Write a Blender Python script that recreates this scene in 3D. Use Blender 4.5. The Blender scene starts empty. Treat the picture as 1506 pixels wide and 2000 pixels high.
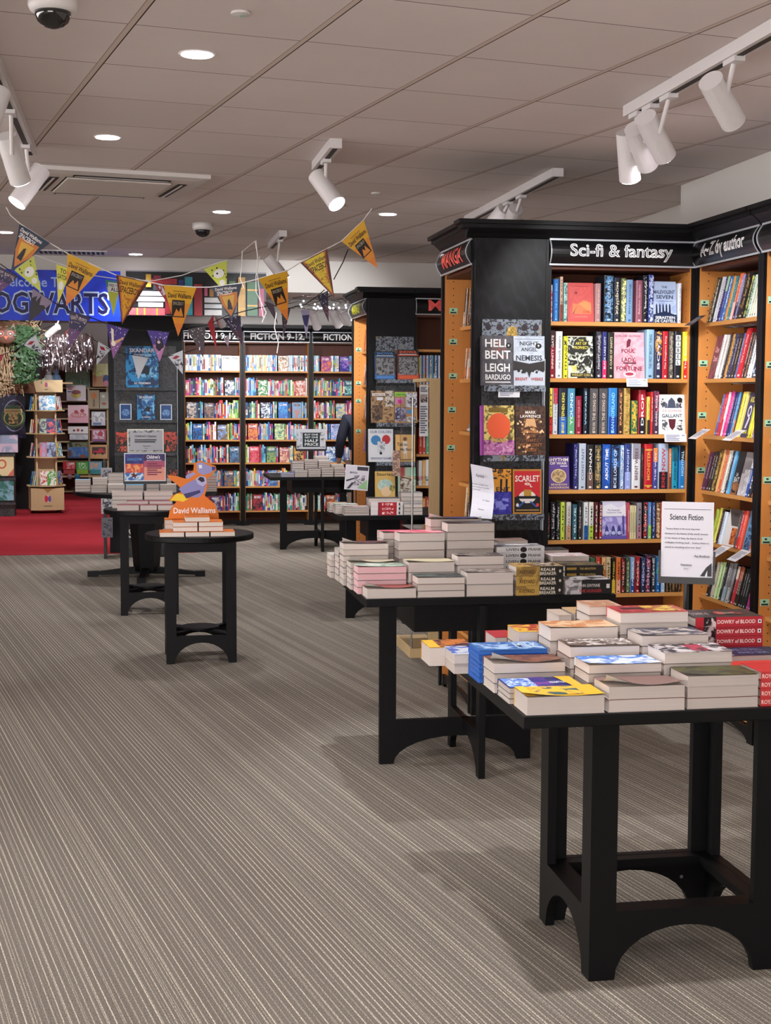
import bpy, math, random
from mathutils import Vector, Matrix
R = random.Random(7)
scene = bpy.context.scene
COL = scene.collection
# ---------------------------------------------------------------- camera
FPX, PITCH, ROLL, CH = 2772.0, .0816, .0043, 1.65
cd = bpy.data.cameras.new('camera'); cam = bpy.data.objects.new('camera', cd); COL.objects.link(cam)
cd.sensor_fit = 'VERTICAL'; cd.sensor_height = 24; cd.lens = FPX/2000*24; cd.clip_end = 100
_r0 = Vector((1, 0, 0)); _u0 = Vector((0, math.sin(PITCH), math.cos(PITCH))); _f0 = Vector((0, math.cos(PITCH), -math.sin(PITCH)))
_r = _r0*math.cos(ROLL)+_u0*math.sin(ROLL); _u = -_r0*math.sin(ROLL)+_u0*math.cos(ROLL)
cam.matrix_world = Matrix(((_r.x, _u.x, -_f0.x, 0), (_r.y, _u.y, -_f0.y, 0), (_r.z, _u.z, -_f0.z, CH), (0, 0, 0, 1)))
scene.camera = cam
scene.view_settings.view_transform = 'Standard'; scene.view_settings.look = 'None'
scene.view_settings.gamma = 1; scene.view_settings.use_curve_mapping = False
scene.view_settings.exposure = .86
# ---------------------------------------------------------------- world (added fill standing in for the shop front, entering behind and left of camera)
w = bpy.data.worlds.new('world'); scene.world = w; w.use_nodes = True
w.node_tree.nodes['Background'].inputs[0].default_value = (1.0, .95, .94, 1)
w.node_tree.nodes['Background'].inputs[1].default_value = WORLD = 5.0
P_DOWN, P_SPOT = 50.0, 23.0
# ---------------------------------------------------------------- frames: u runs along the shelving, v goes deeper into the shop
A = math.radians(10); CA, SA = math.cos(A), math.sin(A)
def F(u, v, z=0): return Vector((u*CA-v*SA, u*SA+v*CA, z))
def ray(px, py):
    x = (px-753)/FPX; y = (1000-py)/FPX
    d = _r*x+_u*y+_f0
    return d
def PZ(px, py, z):
    d = ray(px, py); t = (z-CH)/d.z; p = d*t; return (p.x*CA+p.y*SA, -p.x*SA+p.y*CA)
def PV(px, py, v):
    d = ray(px, py); t = v/(-d.x*SA+d.y*CA); p = d*t; return (p.x*CA+p.y*SA, p.z+CH)
def PU(px, py, u):
    d = ray(px, py); t = u/(d.x*CA+d.y*SA); p = d*t; return (-p.x*SA+p.y*CA, p.z+CH)
# ---------------------------------------------------------------- colour and materials
def lin(c): return c/12.92 if c <= .04045 else ((c+.055)/1.055)**2.4
_cc = {}
def C(h):
    if not isinstance(h, str): return h
    if h not in _cc: _cc[h] = tuple(lin(int(h[i:i+2], 16)/255) for i in (0, 2, 4))
    return _cc[h]
MATS = {}
def mat(name, col, rough=.5, metal=0, emit=0, spec=.5, bump=None, trans=0, alpha=None):
    m = bpy.data.materials.new(name); m.use_nodes = True; n = m.node_tree.nodes; b = n['Principled BSDF']
    b.inputs['Base Color'].default_value = (*C(col), 1); b.inputs['Roughness'].default_value = rough
    b.inputs['Metallic'].default_value = metal; b.inputs['Specular IOR Level'].default_value = spec
    if emit: b.inputs['Emission Color'].default_value = (*C(col), 1); b.inputs['Emission Strength'].default_value = emit
    if trans: b.inputs['Transmission Weight'].default_value = trans; b.inputs['IOR'].default_value = 1.05
    if bump:
        t = n.new('ShaderNodeTexNoise'); t.inputs['Scale'].default_value = bump[0]
        bp = n.new('ShaderNodeBump'); bp.inputs['Strength'].default_value = bump[1]; bp.inputs['Distance'].default_value = .002
        m.node_tree.links.new(t.outputs['Fac'], bp.inputs['Height']); m.node_tree.links.new(bp.outputs[0], b.inputs['Normal'])
    MATS[name] = m; return m
def nt(m): return m.node_tree.nodes, m.node_tree.links
def math_node(n, l, op, a, b=None, c=None):
    x = n.new('ShaderNodeMath'); x.operation = op
    for i, s in enumerate((a, b, c)):
        if s is None: continue
        if isinstance(s, (int, float)): x.inputs[i].default_value = s
        else: l.new(s, x.inputs[i])
    return x.outputs[0]
def mixc(n, l, fac, a, b):
    x = n.new('ShaderNodeMix'); x.data_type = 'RGBA'
    if isinstance(fac, (int, float)): x.inputs[0].default_value = fac
    else: l.new(fac, x.inputs[0])
    for i, s in ((6, a), (7, b)):
        if isinstance(s, (str, tuple)): x.inputs[i].default_value = (*C(s), 1)
        else: l.new(s, x.inputs[i])
    return x.outputs[2]
# printed matter: colour A / colour B per face, mixed by a blotchy pattern
m = mat('print', 'ffffff', .42, spec=.35); n, l = nt(m)
a1 = n.new('ShaderNodeAttribute'); a1.attribute_name = 'Col'; a2 = n.new('ShaderNodeAttribute'); a2.attribute_name = 'Col2'
tc = n.new('ShaderNodeTexCoord'); oi = n.new('ShaderNodeObjectInfo')
vm = n.new('ShaderNodeVectorMath'); vm.operation = 'ADD'; l.new(tc.outputs['Object'], vm.inputs[0])
sc_ = math_node(n, l, 'MULTIPLY', oi.outputs['Random'], 37.0); l.new(sc_, vm.inputs[1])
no = n.new('ShaderNodeTexNoise'); l.new(vm.outputs[0], no.inputs['Vector']); no.inputs['Detail'].default_value = 2.5; no.inputs['Distortion'].default_value = 1.2
l.new(math_node(n, l, 'MULTIPLY', a2.outputs['Alpha'], 100.0), no.inputs['Scale'])
fc = math_node(n, l, 'MULTIPLY_ADD', no.outputs['Fac'], 9.0, -4.2)
fc = math_node(n, l, 'MINIMUM', math_node(n, l, 'MAXIMUM', fc, 0.0), 1.0)
l.new(mixc(n, l, fc, a1.outputs['Color'], a2.outputs['Color']), n['Principled BSDF'].inputs['Base Color'])
def woody(name, c1, c2, rough, sx=(2, 2, 18), bump=.15, spec=.4):
    m = mat(name, c1, rough, spec=spec); n, l = nt(m)
    tc = n.new('ShaderNodeTexCoord'); mp = n.new('ShaderNodeMapping'); l.new(tc.outputs['Object'], mp.inputs[0]); mp.inputs['Scale'].default_value = sx
    no = n.new('ShaderNodeTexNoise'); l.new(mp.outputs[0], no.inputs['Vector']); no.inputs['Scale'].default_value = 3; no.inputs['Detail'].default_value = 6; no.inputs['Distortion'].default_value = 1.5
    l.new(mixc(n, l, no.outputs['Fac'], c1, c2), n['Principled BSDF'].inputs['Base Color'])
    bp = n.new('ShaderNodeBump'); bp.inputs['Strength'].default_value = bump; bp.inputs['Distance'].default_value = .002
    l.new(no.outputs['Fac'], bp.inputs['Height']); l.new(bp.outputs[0], n['Principled BSDF'].inputs['Normal'])
    return m
woody('black_wood', '08080a', '0f0f12', .45, (14, 14, 1.2), .35, spec=.25)
woody('black_table', '050506', '09090b', .5, (3, 3, 3), .1, spec=.22)
woody('oak', 'd8924c', 'c8803e', .45, (9, 9, 1), .08)
woody('oak_shelf', 'd39a58', 'c88a48', .45, (1, 9, 9), .05)
woody('pale_wood', 'cdb48a', 'c2a678', .5, (12, 12, 1), .05)
woody('brown_back', '5a2c18', '4c2413', .6, (6, 6, 1), .05)
mat('trim_grey', 'b8bcc2', .3, .3); mat('white_metal', 'd8d4d4', .45, bump=(60, .02)); mat('dark_slot', '1a1512', .6)
mat('white_plastic', 'dcd8d6', .4); mat('black_plastic', '101012', .3); mat('black_metal', '141416', .4)
mat('dome_glass', '060608', .06, spec=.9); mat('wall_paint', 'cfcbc6', .85, bump=(200, .02))
mat('lamp', 'fff6ff', emit=14); mat('fairy', 'e4ecff', emit=7)
mat('clear_acrylic', 'ffffff', .03, trans=1); mat('steel', 'b0b2b4', .25, .9)
mat('paper', 'e4e3e8', .7); mat('cardboard', 'c9a06c', .8, bump=(90, .1)); mat('string_white', 'e6e2e0', .8); mat('string_black', '101012', .8)
mat('skin', 'c9977a', .5); mat('navy_cloth', '141a2a', .8, bump=(300, .2)); mat('grey_strap', '4a4a50', .7); mat('beige_cloth', 'a08c78', .85, bump=(300, .2)); mat('hair', '3a4450', .7)
mat('leaf', '2a4826', .5); mat('twig', '3a2a20', .8); mat('raffia', 'a38b6c', .8, bump=(70, .8)); mat('bark', '6a4a34', .85, bump=(30, .8)); mat('foil', 'b8a8a8', .22, .95)
mat('tile_white', 'd8cfc8', .8)
# pages: fine stacked sheets
m = mat('pages', 'd6cdc4', .8, spec=.1); n, l = nt(m)
tc = n.new('ShaderNodeTexCoord'); mp = n.new('ShaderNodeMapping'); l.new(tc.outputs['Object'], mp.inputs[0]); mp.inputs['Scale'].default_value = (3, 3, 900)
no = n.new('ShaderNodeTexNoise'); no.inputs['Scale'].default_value = 1; l.new(mp.outputs[0], no.inputs['Vector'])
oi = n.new('ShaderNodeObjectInfo')
cr = mixc(n, l, oi.outputs['Random'], 'd6ccc6', 'c4bab2')
l.new(mixc(n, l, math_node(n, l, 'MULTIPLY', no.outputs['Fac'], .4), cr, '988e84'), n['Principled BSDF'].inputs['Base Color'])
mat('pages_pink', 'd8aeb2', .8); mat('blue_edge', '2a62b4', .6); mat('pages_white', 'dcd2c8', .8)
# carpet: fine broken threads running along the ceiling-grid direction
G = .369
m = mat('carpet', '7c746c', .95, spec=.05); n, l = nt(m)
tc = n.new('ShaderNodeTexCoord'); mp = n.new('ShaderNodeMapping'); mp.inputs['Rotation'].default_value = (0, 0, -G-.01); l.new(tc.outputs['Object'], mp.inputs[0])
sx = n.new('ShaderNodeSeparateXYZ'); l.new(mp.outputs[0], sx.inputs[0])
def comb(kx, ky):
    c = n.new('ShaderNodeCombineXYZ'); l.new(math_node(n, l, 'MULTIPLY', sx.outputs[0], kx), c.inputs[0]); l.new(math_node(n, l, 'MULTIPLY', sx.outputs[1], ky), c.inputs[1])
    t = n.new('ShaderNodeTexNoise'); t.inputs['Scale'].default_value = 1; t.inputs['Detail'].default_value = 1; l.new(c.outputs[0], t.inputs['Vector']); return t.outputs['Fac']
weave = comb(300, 170); wide = comb(22, .4); blot = comb(1.3, 1.3)
def threads(sp, wd, off, lo):
    t = math_node(n, l, 'ADD', math_node(n, l, 'DIVIDE', sx.outputs[0], sp), off)
    f = math_node(n, l, 'FRACT', t); wn = n.new('ShaderNodeTexWhiteNoise'); wn.noise_dimensions = '1D'; l.new(math_node(n, l, 'FLOOR', t), wn.inputs['W'])
    r = math_node(n, l, 'MULTIPLY_ADD', wn.outputs['Value'], lo[1], lo[0])
    return math_node(n, l, 'MULTIPLY', math_node(n, l, 'LESS_THAN', f, wd), r)
lines = math_node(n, l, 'MAXIMUM', threads(.0185, .2, 0, (.25, .75)), threads(.0115, .2, .4, (-.6, 1.3)))
dark = threads(.0062, .4, .2, (-.2, .8))
lines = math_node(n, l, 'MULTIPLY', lines, math_node(n, l, 'MINIMUM', math_node(n, l, 'MAXIMUM', math_node(n, l, 'MULTIPLY_ADD', weave, 3.2, -.9), 0.0), 1.0))
base = mixc(n, l, math_node(n, l, 'MULTIPLY_ADD', wide, .8, .1), '78726a', '878077')
base = mixc(n, l, math_node(n, l, 'MULTIPLY', math_node(n, l, 'MAXIMUM', dark, 0.0), .55), base, '5a554e')
base = mixc(n, l, math_node(n, l, 'MINIMUM', math_node(n, l, 'MAXIMUM', math_node(n, l, 'MULTIPLY_ADD', weave, 4.0, -1.3), 0.0), 1.0), '5c574f', base)
base = mixc(n, l, math_node(n, l, 'MULTIPLY_ADD', blot, .8, -.3), base, '7c766d')
l.new(mixc(n, l, lines, base, 'e2dac6'), n['Principled BSDF'].inputs['Base Color'])
bp = n.new('ShaderNodeBump'); bp.inputs['Strength'].default_value = .5; bp.inputs['Distance'].default_value = .003
l.new(weave, bp.inputs['Height']); l.new(bp.outputs[0], n['Principled BSDF'].inputs['Normal'])
m = mat('red_carpet', 'a8262e', .95, spec=.05); n, l = nt(m)
tc = n.new('ShaderNodeTexCoord'); no = n.new('ShaderNodeTexNoise'); no.inputs['Scale'].default_value = 2.5; l.new(tc.outputs['Object'], no.inputs['Vector'])
l.new(mixc(n, l, no.outputs['Fac'], '9c2a34', 'ac3640'), n['Principled BSDF'].inputs['Base Color'])
# ceiling: 600 mm grid tiles
X0, Y0 = -1.1945, 4.0686
m = mat('ceiling_tile', 'c3b3ac', .9, spec=.1); n, l = nt(m)
tc = n.new('ShaderNodeTexCoord'); mp = n.new('ShaderNodeMapping'); mp.vector_type = 'TEXTURE'
mp.inputs['Location'].default_value = (X0, Y0, 0); mp.inputs['Rotation'].default_value = (0, 0, G); mp.inputs['Scale'].default_value = (.6, .6, 1)
l.new(tc.outputs['Object'], mp.inputs[0]); sx = n.new('ShaderNodeSeparateXYZ'); l.new(mp.outputs[0], sx.inputs[0])
def dist(s):   # signed distance to nearest grid line, in metres
    f = math_node(n, l, 'FRACT', math_node(n, l, 'ADD', s, .5)); return math_node(n, l, 'MULTIPLY', math_node(n, l, 'SUBTRACT', f, .5), .6)
dx = dist(sx.outputs[0]); dy = dist(sx.outputs[1])
def band(d, a, b): return math_node(n, l, 'MULTIPLY', math_node(n, l, 'GREATER_THAN', d, a), math_node(n, l, 'LESS_THAN', d, b))
fl = n.new('ShaderNodeVectorMath'); fl.operation = 'FLOOR'; l.new(mp.outputs[0], fl.inputs[0])
wn = n.new('ShaderNodeTexWhiteNoise'); l.new(fl.outputs[0], wn.inputs['Vector'])
no = n.new('ShaderNodeTexNoise'); no.inputs['Scale'].default_value = 1.3; no.inputs['Detail'].default_value = 4; l.new(tc.outputs['Object'], no.inputs['Vector'])
c = mixc(n, l, wn.outputs['Value'], 'dfd4d0', 'e8dedb')
c = mixc(n, l, math_node(n, l, 'MULTIPLY_ADD', no.outputs['Fac'], .9, -.3), c, 'd2c7c4')
c = mixc(n, l, band(dy, -.0035, .002), c, '5a4a44'); c = mixc(n, l, band(dy, .002, .0055), c, 'f2e8e4')  # dark cross joint with a painted highlight along one edge
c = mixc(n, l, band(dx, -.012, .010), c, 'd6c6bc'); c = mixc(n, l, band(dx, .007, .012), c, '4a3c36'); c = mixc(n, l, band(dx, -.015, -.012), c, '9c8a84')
l.new(c, n['Principled BSDF'].inputs['Base Color'])
# damask display board
def damask(name, c1, c2, c3):
    m = mat(name, c1, .5); n, l = nt(m); tc = n.new('ShaderNodeTexCoord')
    v = n.new('ShaderNodeTexVoronoi'); v.inputs['Scale'].default_value = 9; l.new(tc.outputs['Object'], v.inputs['Vector'])
    no = n.new('ShaderNodeTexNoise'); no.inputs['Scale'].default_value = 34; no.inputs['Distortion'].default_value = 2; l.new(tc.outputs['Object'], no.inputs['Vector'])
    k = math_node(n, l, 'GREATER_THAN', no.outputs['Fac'], .52); k2 = math_node(n, l, 'LESS_THAN', v.outputs['Distance'], .28)
    l.new(mixc(n, l, math_node(n, l, 'MULTIPLY', k2, k), mixc(n, l, k, c1, c2), c3), n['Principled BSDF'].inputs['Base Color'])
m = mat('grain_black', '141417', .45, spec=.25); n, l = nt(m)
tc = n.new('ShaderNodeTexCoord'); mp = n.new('ShaderNodeMapping'); mp.inputs['Scale'].default_value = (1, 1, .28); l.new(tc.outputs['Object'], mp.inputs[0])
wv = n.new('ShaderNodeTexWave'); wv.wave_type = 'RINGS'; wv.rings_direction = 'Y'; wv.inputs['Scale'].default_value = 9; wv.inputs['Distortion'].default_value = 7; wv.inputs['Detail'].default_value = 3; wv.inputs['Detail Scale'].default_value = 2.2; l.new(mp.outputs[0], wv.inputs['Vector'])
l.new(mixc(n, l, math_node(n, l, 'POWER', wv.outputs['Fac'], 3.0), '08080a', '17171b'), n['Principled BSDF'].inputs['Base Color'])
damask('damask_light', '7e8894', '2a2a30', '8a6a2c'); damask('damask_dark', '3a3c40', '1c1c20', '4c4434')
# ---------------------------------------------------------------- text outlines, cached
_tx = {}
def glyph(s, kind='b'):
    k = (s, kind)
    if k in _tx: return _tx[k]
    cu = bpy.data.curves.new('t', 'FONT'); cu.body = s; cu.size = 1; cu.resolution_u = 2 if kind != 's' else 1
    if kind == 'b': cu.offset = .018
    if kind == 'w': cu.offset = .05
    if kind == 'o': cu.fill_mode = 'NONE'; cu.bevel_depth = .026; cu.bevel_resolution = 0; cu.resolution_u = 3
    ob = bpy.data.objects.new('t', cu); COL.objects.link(ob)
    dg = bpy.context.evaluated_depsgraph_get(); me = bpy.data.meshes.new_from_object(ob.evaluated_get(dg))
    vs = [(v.co.x, v.co.y) for v in me.vertices]; fs = [tuple(p.vertices) for p in me.polygons]
    bpy.data.objects.remove(ob); bpy.data.curves.remove(cu); bpy.data.meshes.remove(me)
    if not vs: r = ([], [])
    else:
        x0 = min(v[0] for v in vs); x1 = max(v[0] for v in vs); y0 = min(v[1] for v in vs); y1 = max(v[1] for v in vs)
        r = ([((x-x0)/max(x1-x0, 1e-6), (y-y0)/max(y1-y0, 1e-6)) for x, y in vs], fs)
    _tx[k] = r; return r
import bmesh
def split_rows(vs, fs):          # cut lettering into horizontal strips so it can follow a curved fascia
    bm = bmesh.new(); q = [bm.verts.new((x, y, 0)) for x, y in vs]
    for f in fs:
        try: bm.faces.new([q[i] for i in f])
        except ValueError: pass
    for k in range(1, 8): bmesh.ops.bisect_plane(bm, geom=bm.verts[:]+bm.edges[:]+bm.faces[:], plane_co=(0, k/8, 0), plane_no=(0, 1, 0))
    bm.verts.index_update(); r = ([(v.co.x, v.co.y) for v in bm.verts], [tuple(v.index for v in f.verts) for f in bm.faces]); bm.free(); return r
# ---------------------------------------------------------------- mesh builder
V = Vector
class MB:
    def __init__(s): s.v = []; s.f = []; s.m = []; s.c = []; s.c2 = []; s.mats = []
    def mi(s, name):
        if name not in s.mats: s.mats.append(name)
        return s.mats.index(name)
    def face(s, pts, mt='print', col='808080', col2=None, sc=.5):
        i = len(s.v); s.v += [tuple(p) for p in pts]; s.f.append(tuple(range(i, i+len(pts)))); s._a(mt, col, col2, sc)
    def _a(s, mt, col, col2, sc):
        s.m.append(s.mi(mt)); s.c.append(C(col)); s.c2.append((*C(col2 if col2 is not None else col), sc))
    def box(s, x0, y0, z0, x1, y1, z1, mt='print', col='808080', col2=None, sc=.5):
        i = len(s.v); s.v += [(x0, y0, z0), (x1, y0, z0), (x1, y1, z0), (x0, y1, z0), (x0, y0, z1), (x1, y0, z1), (x1, y1, z1), (x0, y1, z1)]
        for q in ((0, 3, 2, 1), (4, 5, 6, 7), (0, 1, 5, 4), (1, 2, 6, 5), (2, 3, 7, 6), (3, 0, 4, 7)):
            s.f.append(tuple(i+k for k in q)); s._a(mt, col, col2, sc)
        return s
    def prism(s, pts, d, mt='print', col='808080', col2=None, sc=.5):      # pts: planar 3D loop, d: offset vector
        i = len(s.v); k = len(pts); d = V(d); s.v += [tuple(p) for p in pts]+[tuple(V(p)+d) for p in pts]
        fs = [tuple(range(i, i+k))[::-1], tuple(range(i+k, i+2*k))]+[(i+a, i+(a+1) % k, i+k+(a+1) % k, i+k+a) for a in range(k)]
        for q in fs: s.f.append(q); s._a(mt, col, col2, sc)
        return s
    def tube(s, p0, p1, r0, r1=None, n=12, mt='print', col='808080', cap=True):
        r1 = r0 if r1 is None else r1; p0 = V(p0); p1 = V(p1); d = (p1-p0).normalized()
        a = d.orthogonal().normalized(); b = d.cross(a); i = len(s.v)
        for p, r in ((p0, r0), (p1, r1)):
            for k in range(n): t = 2*math.pi*k/n; s.v.append(tuple(p+a*r*math.cos(t)+b*r*math.sin(t)))
        for k in range(n): s.f.append((i+k, i+(k+1) % n, i+n+(k+1) % n, i+n+k)); s._a(mt, col, None, .5)
        if cap:
            s.f.append(tuple(range(i, i+n))[::-1]); s._a(mt, col, None, .5); s.f.append(tuple(range(i+n, i+2*n))); s._a(mt, col, None, .5)
        return s
    def path(s, pts, r, n=6, mt='print', col='808080'):
        for a, b in zip(pts, pts[1:]): s.tube(a, b, r, r, n, mt, col)
        return s
    def lathe(s, prof, c=(0, 0, 0), n=24, mt='print', col='808080'):       # prof: (radius, z)
        i = len(s.v)
        for r, z in prof:
            for k in range(n): t = 2*math.pi*k/n; s.v.append((c[0]+r*math.cos(t), c[1]+r*math.sin(t), c[2]+z))
        for j in range(len(prof)-1):
            for k in range(n): s.f.append((i+j*n+k, i+j*n+(k+1) % n, i+(j+1)*n+(k+1) % n, i+(j+1)*n+k)); s._a(mt, col, None, .5)
        s.f.append(tuple(range(i, i+n))[::-1]); s._a(mt, col, None, .5)
        e = i+(len(prof)-1)*n; s.f.append(tuple(range(e, e+n))); s._a(mt, col, None, .5)
        return s
    def blob(s, c, r, mt='print', col='808080', jit=0, n=8, rng=R, col2=None, sc=.5):
        i = len(s.v); rows = n//2+1
        for a in range(rows+1):
            ph = math.pi*a/rows
            for k in range(n):
                t = 2*math.pi*k/n; q = 1+rng.uniform(-jit, jit)
                s.v.append((c[0]+r[0]*q*math.sin(ph)*math.cos(t), c[1]+r[1]*q*math.sin(ph)*math.sin(t), c[2]+r[2]*q*math.cos(ph)))
        for a in range(rows):
            for k in range(n): s.f.append((i+a*n+k, i+(a+1)*n+k, i+(a+1)*n+(k+1) % n, i+a*n+(k+1) % n)); s._a(mt, col, col2, sc)
        return s
    def text(s, t, O, X, Y, col, N, kind='b', mt='print', warp=None):
        vs, fs = glyph(t, kind)
        if warp: vs, fs = split_rows(vs, fs)
        if not fs: return
        i = len(s.v)
        s.v += [tuple(O+X*x+Y*y+N*(warp(y) if warp else 0)) for x, y in vs]
        for q in fs: s.f.append(tuple(i+k for k in q)); s._a(mt, col, None, .5)
    def art(s, O, X, Y, items, step=.0003, mt='print'):
        O = V(O); X = V(X); Y = V(Y); N = X.cross(Y).normalized()
        P = lambda x, y, k: O+X*x+Y*y+N*(step*k)
        for k, it in enumerate(items, 1):
            h = it[0]
            if h == 'r': _, x0, y0, x1, y1, c = it; s.face([P(x0, y0, k), P(x1, y0, k), P(x1, y1, k), P(x0, y1, k)], mt, c)
            elif h == 'n': _, x0, y0, x1, y1, c, c2, sc = it; s.face([P(x0, y0, k), P(x1, y0, k), P(x1, y1, k), P(x0, y1, k)], mt, c, c2, sc)
            elif h == 'c': _, cx, cy, rx, ry, c = it[:6]; s.face([P(cx+rx*math.cos(t*math.pi/10), cy+ry*math.sin(t*math.pi/10), k) for t in range(20)], mt, c, it[6] if len(it) > 6 else None, .6)
            elif h == 'p': s.face([P(x, y, k) for x, y in it[1]], mt, it[2])
            elif h == 't' or h == 'o': _, t, x0, y0, x1, y1, c = it; s.text(t, P(x0, y0, k), X*(x1-x0), Y*(y1-y0), c, N, 'b' if h == 't' else 'o')
            elif h == 'T': _, t, x0, y0, x1, y1, c = it; s.text(t, P(x1, y0, k), Y*(y1-y0), -X*(x1-x0), c, N)   # reads upward... rotated
            elif h == 'l':                                                  # n lines of small print
                _, x0, y0, x1, y1, nn, c = it
                for q in range(nn):
                    yy = y0+(y1-y0)*(q+.5)/nn; hh = (y1-y0)/nn*.28; xe = x1-(x1-x0)*R.choice((0, .05, .12, .3))
                    s.face([P(x0, yy-hh, k), P(xe, yy-hh, k), P(xe, yy+hh, k), P(x0, yy+hh, k)], mt, c)
            elif h == 'd':
                _, nn, x0, y0, x1, y1, r, c = it; asp = X.length/Y.length
                for q in range(nn):
                    cx = R.uniform(x0, x1); cy = R.uniform(y0, y1); rr = r*R.uniform(.5, 1.3)
                    s.face([P(cx+rr*math.cos(t*math.pi/3), cy+rr*asp*math.sin(t*math.pi/3), k) for t in range(6)], mt, R.choice(c) if isinstance(c, (list, tuple)) and isinstance(c[0], str) else c)
        return s
    def build(s, name, parent=None, loc=None, rot=0, smooth=False, mtx=None, **tags):
        me = bpy.data.meshes.new(name); me.from_pydata(s.v, [], s.f)
        for q in s.mats: me.materials.append(MATS[q])
        me.polygons.foreach_set('material_index', s.m)
        if 'print' in s.mats:
            a = me.color_attributes.new('Col', 'FLOAT_COLOR', 'CORNER'); b = me.color_attributes.new('Col2', 'FLOAT_COLOR', 'CORNER'); fa = []; fb = []
            for f, c, c2 in zip(s.f, s.c, s.c2): fa += [*c, 1]*len(f); fb += list(c2)*len(f)
            a.data.foreach_set('color', fa); b.data.foreach_set('color', fb)
        if smooth: me.polygons.foreach_set('use_smooth', [True]*len(s.f))
        me.update()
        o = bpy.data.objects.new(name, me); COL.objects.link(o)
        if parent: o.parent = parent
        if mtx is not None: o.matrix_local = mtx
        elif loc is not None: o.location = loc; o.rotation_euler = (0, 0, rot+(0 if parent else A))
        for k, v in tags.items():
            if v: o[k] = v
        return o
def tag(o, label=None, category=None, group=None, kind=None):
    for k, v in (('label', label), ('category', category), ('group', group), ('kind', kind)):
        if v: o[k] = v
    return o
def empty(name, u, v, z=0, rot=0, label=None, category=None, group=None):
    o = bpy.data.objects.new(name, None); o.empty_display_size = .1; COL.objects.link(o)
    o.location = F(u, v, z); o.rotation_euler = (0, 0, A+rot); return tag(o, label, category, group)
def bev(o, w=.003, seg=2):
    b = o.modifiers.new('bevel', 'BEVEL'); b.width = w; b.segments = seg; b.limit_method = 'ANGLE'; return o
ORD = ['first', 'second', 'third', 'fourth', 'fifth', 'sixth', 'seventh', 'eighth', 'ninth', 'tenth', 'eleventh', 'twelfth', 'thirteenth', 'fourteenth', 'fifteenth', 'sixteenth', 'seventeenth', 'eighteenth', 'nineteenth', 'twentieth', 'twenty-first', 'twenty-second', 'twenty-third', 'twenty-fourth', 'twenty-fifth', 'twenty-sixth', 'twenty-seventh', 'twenty-eighth', 'twenty-ninth', 'thirtieth']
NAMED = {'black': (20, 20, 22), 'white': (235, 235, 235), 'grey': (130, 130, 130), 'red': (190, 30, 35), 'dark red': (100, 20, 30), 'orange': (225, 120, 40), 'yellow': (235, 210, 60), 'green': (60, 130, 60), 'teal': (30, 130, 140), 'light blue': (140, 185, 220), 'blue': (30, 100, 190), 'navy': (28, 35, 80), 'purple': (100, 60, 140), 'pink': (225, 130, 160), 'brown': (110, 70, 45), 'cream': (230, 220, 180), 'gold': (190, 150, 80), 'lime': (190, 215, 70), 'lilac': (175, 165, 215), 'charcoal': (60, 60, 64)}
def cname(h):
    r = [int(h[i:i+2], 16) for i in (0, 2, 4)]
    return min(NAMED, key=lambda k: sum((a-b)**2 for a, b in zip(NAMED[k], r)))
# ================================================================ the setting
def S(mb, name, **k): return mb.build(name, kind='structure', **k)
def slab(name, u0, v0, z0, u1, v1, z1, mt):
    o = S(MB().box(u0, v0, z0, u1, v1, z1, mt), name, loc=(0, 0, 0)); return o
o = S(MB().box(-14, -6, -.1, 12, 32, 0, 'carpet'), 'floor'); 
slab('floor_red', -4.6, 14.95, .0005, .62, 25.2, .004, 'red_carpet')
o = S(MB().box(-14, -6, 2.88, 12, 32, 2.98, 'ceiling_tile'), 'ceiling')
slab('wall_right', 3.145, -4, 0, 3.6, 7.97, 2.879, 'wall_paint')
slab('wall_right_recess', 3.45, 7.98, 0, 3.7, 13.0, 2.879, 'wall_paint')
slab('trim_1', -4.6, 13.05, 2.59, 3.44, 13.3, 2.879, 'wall_paint')
slab('wall_partition', 3.2, 13.31, 0, 3.4, 18.3, 2.879, 'wall_paint')
slab('wall_back', .50, 18.36, 0, 3.6, 18.5, 2.879, 'wall_paint')
slab('wall_far', -4.6, 25.2, 0, .52, 25.4, 2.879, 'wall_paint')
slab('wall_front_blocker', .1, -3.7, 0, 3.6, -3.5, 2.879, 'wall_paint')  # unseen slab added to block part of the fill light from behind
slab('wall_left_blocker', -4.9, -3.49, 0, -4.61, 1.6, 2.879, 'wall_paint')  # unseen slab added to narrow the gap for fill light on the left
slab('wall_left', -4.9, 8.5, 0, -4.61, 25.4, 2.879, 'wall_paint')  # unseen wall, cut short so fill light enters from the left
slab('wall_side', .50, 18.51, 0, .62, 25.19, 2.879, 'wall_paint')
slab('wall_playroom', -4.6, 20.95, 0, PV(79, 800, 20.95)[0], 21.2, 2.879, 'black_wood')
CU0, CU1 = PV(212, 800, 15.0)[0], PV(356, 800, 15.0)[0]
slab('wall_pillar', CU0, 15.0, 0, CU1, 15.6, 2.879, 'black_wood')
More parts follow.
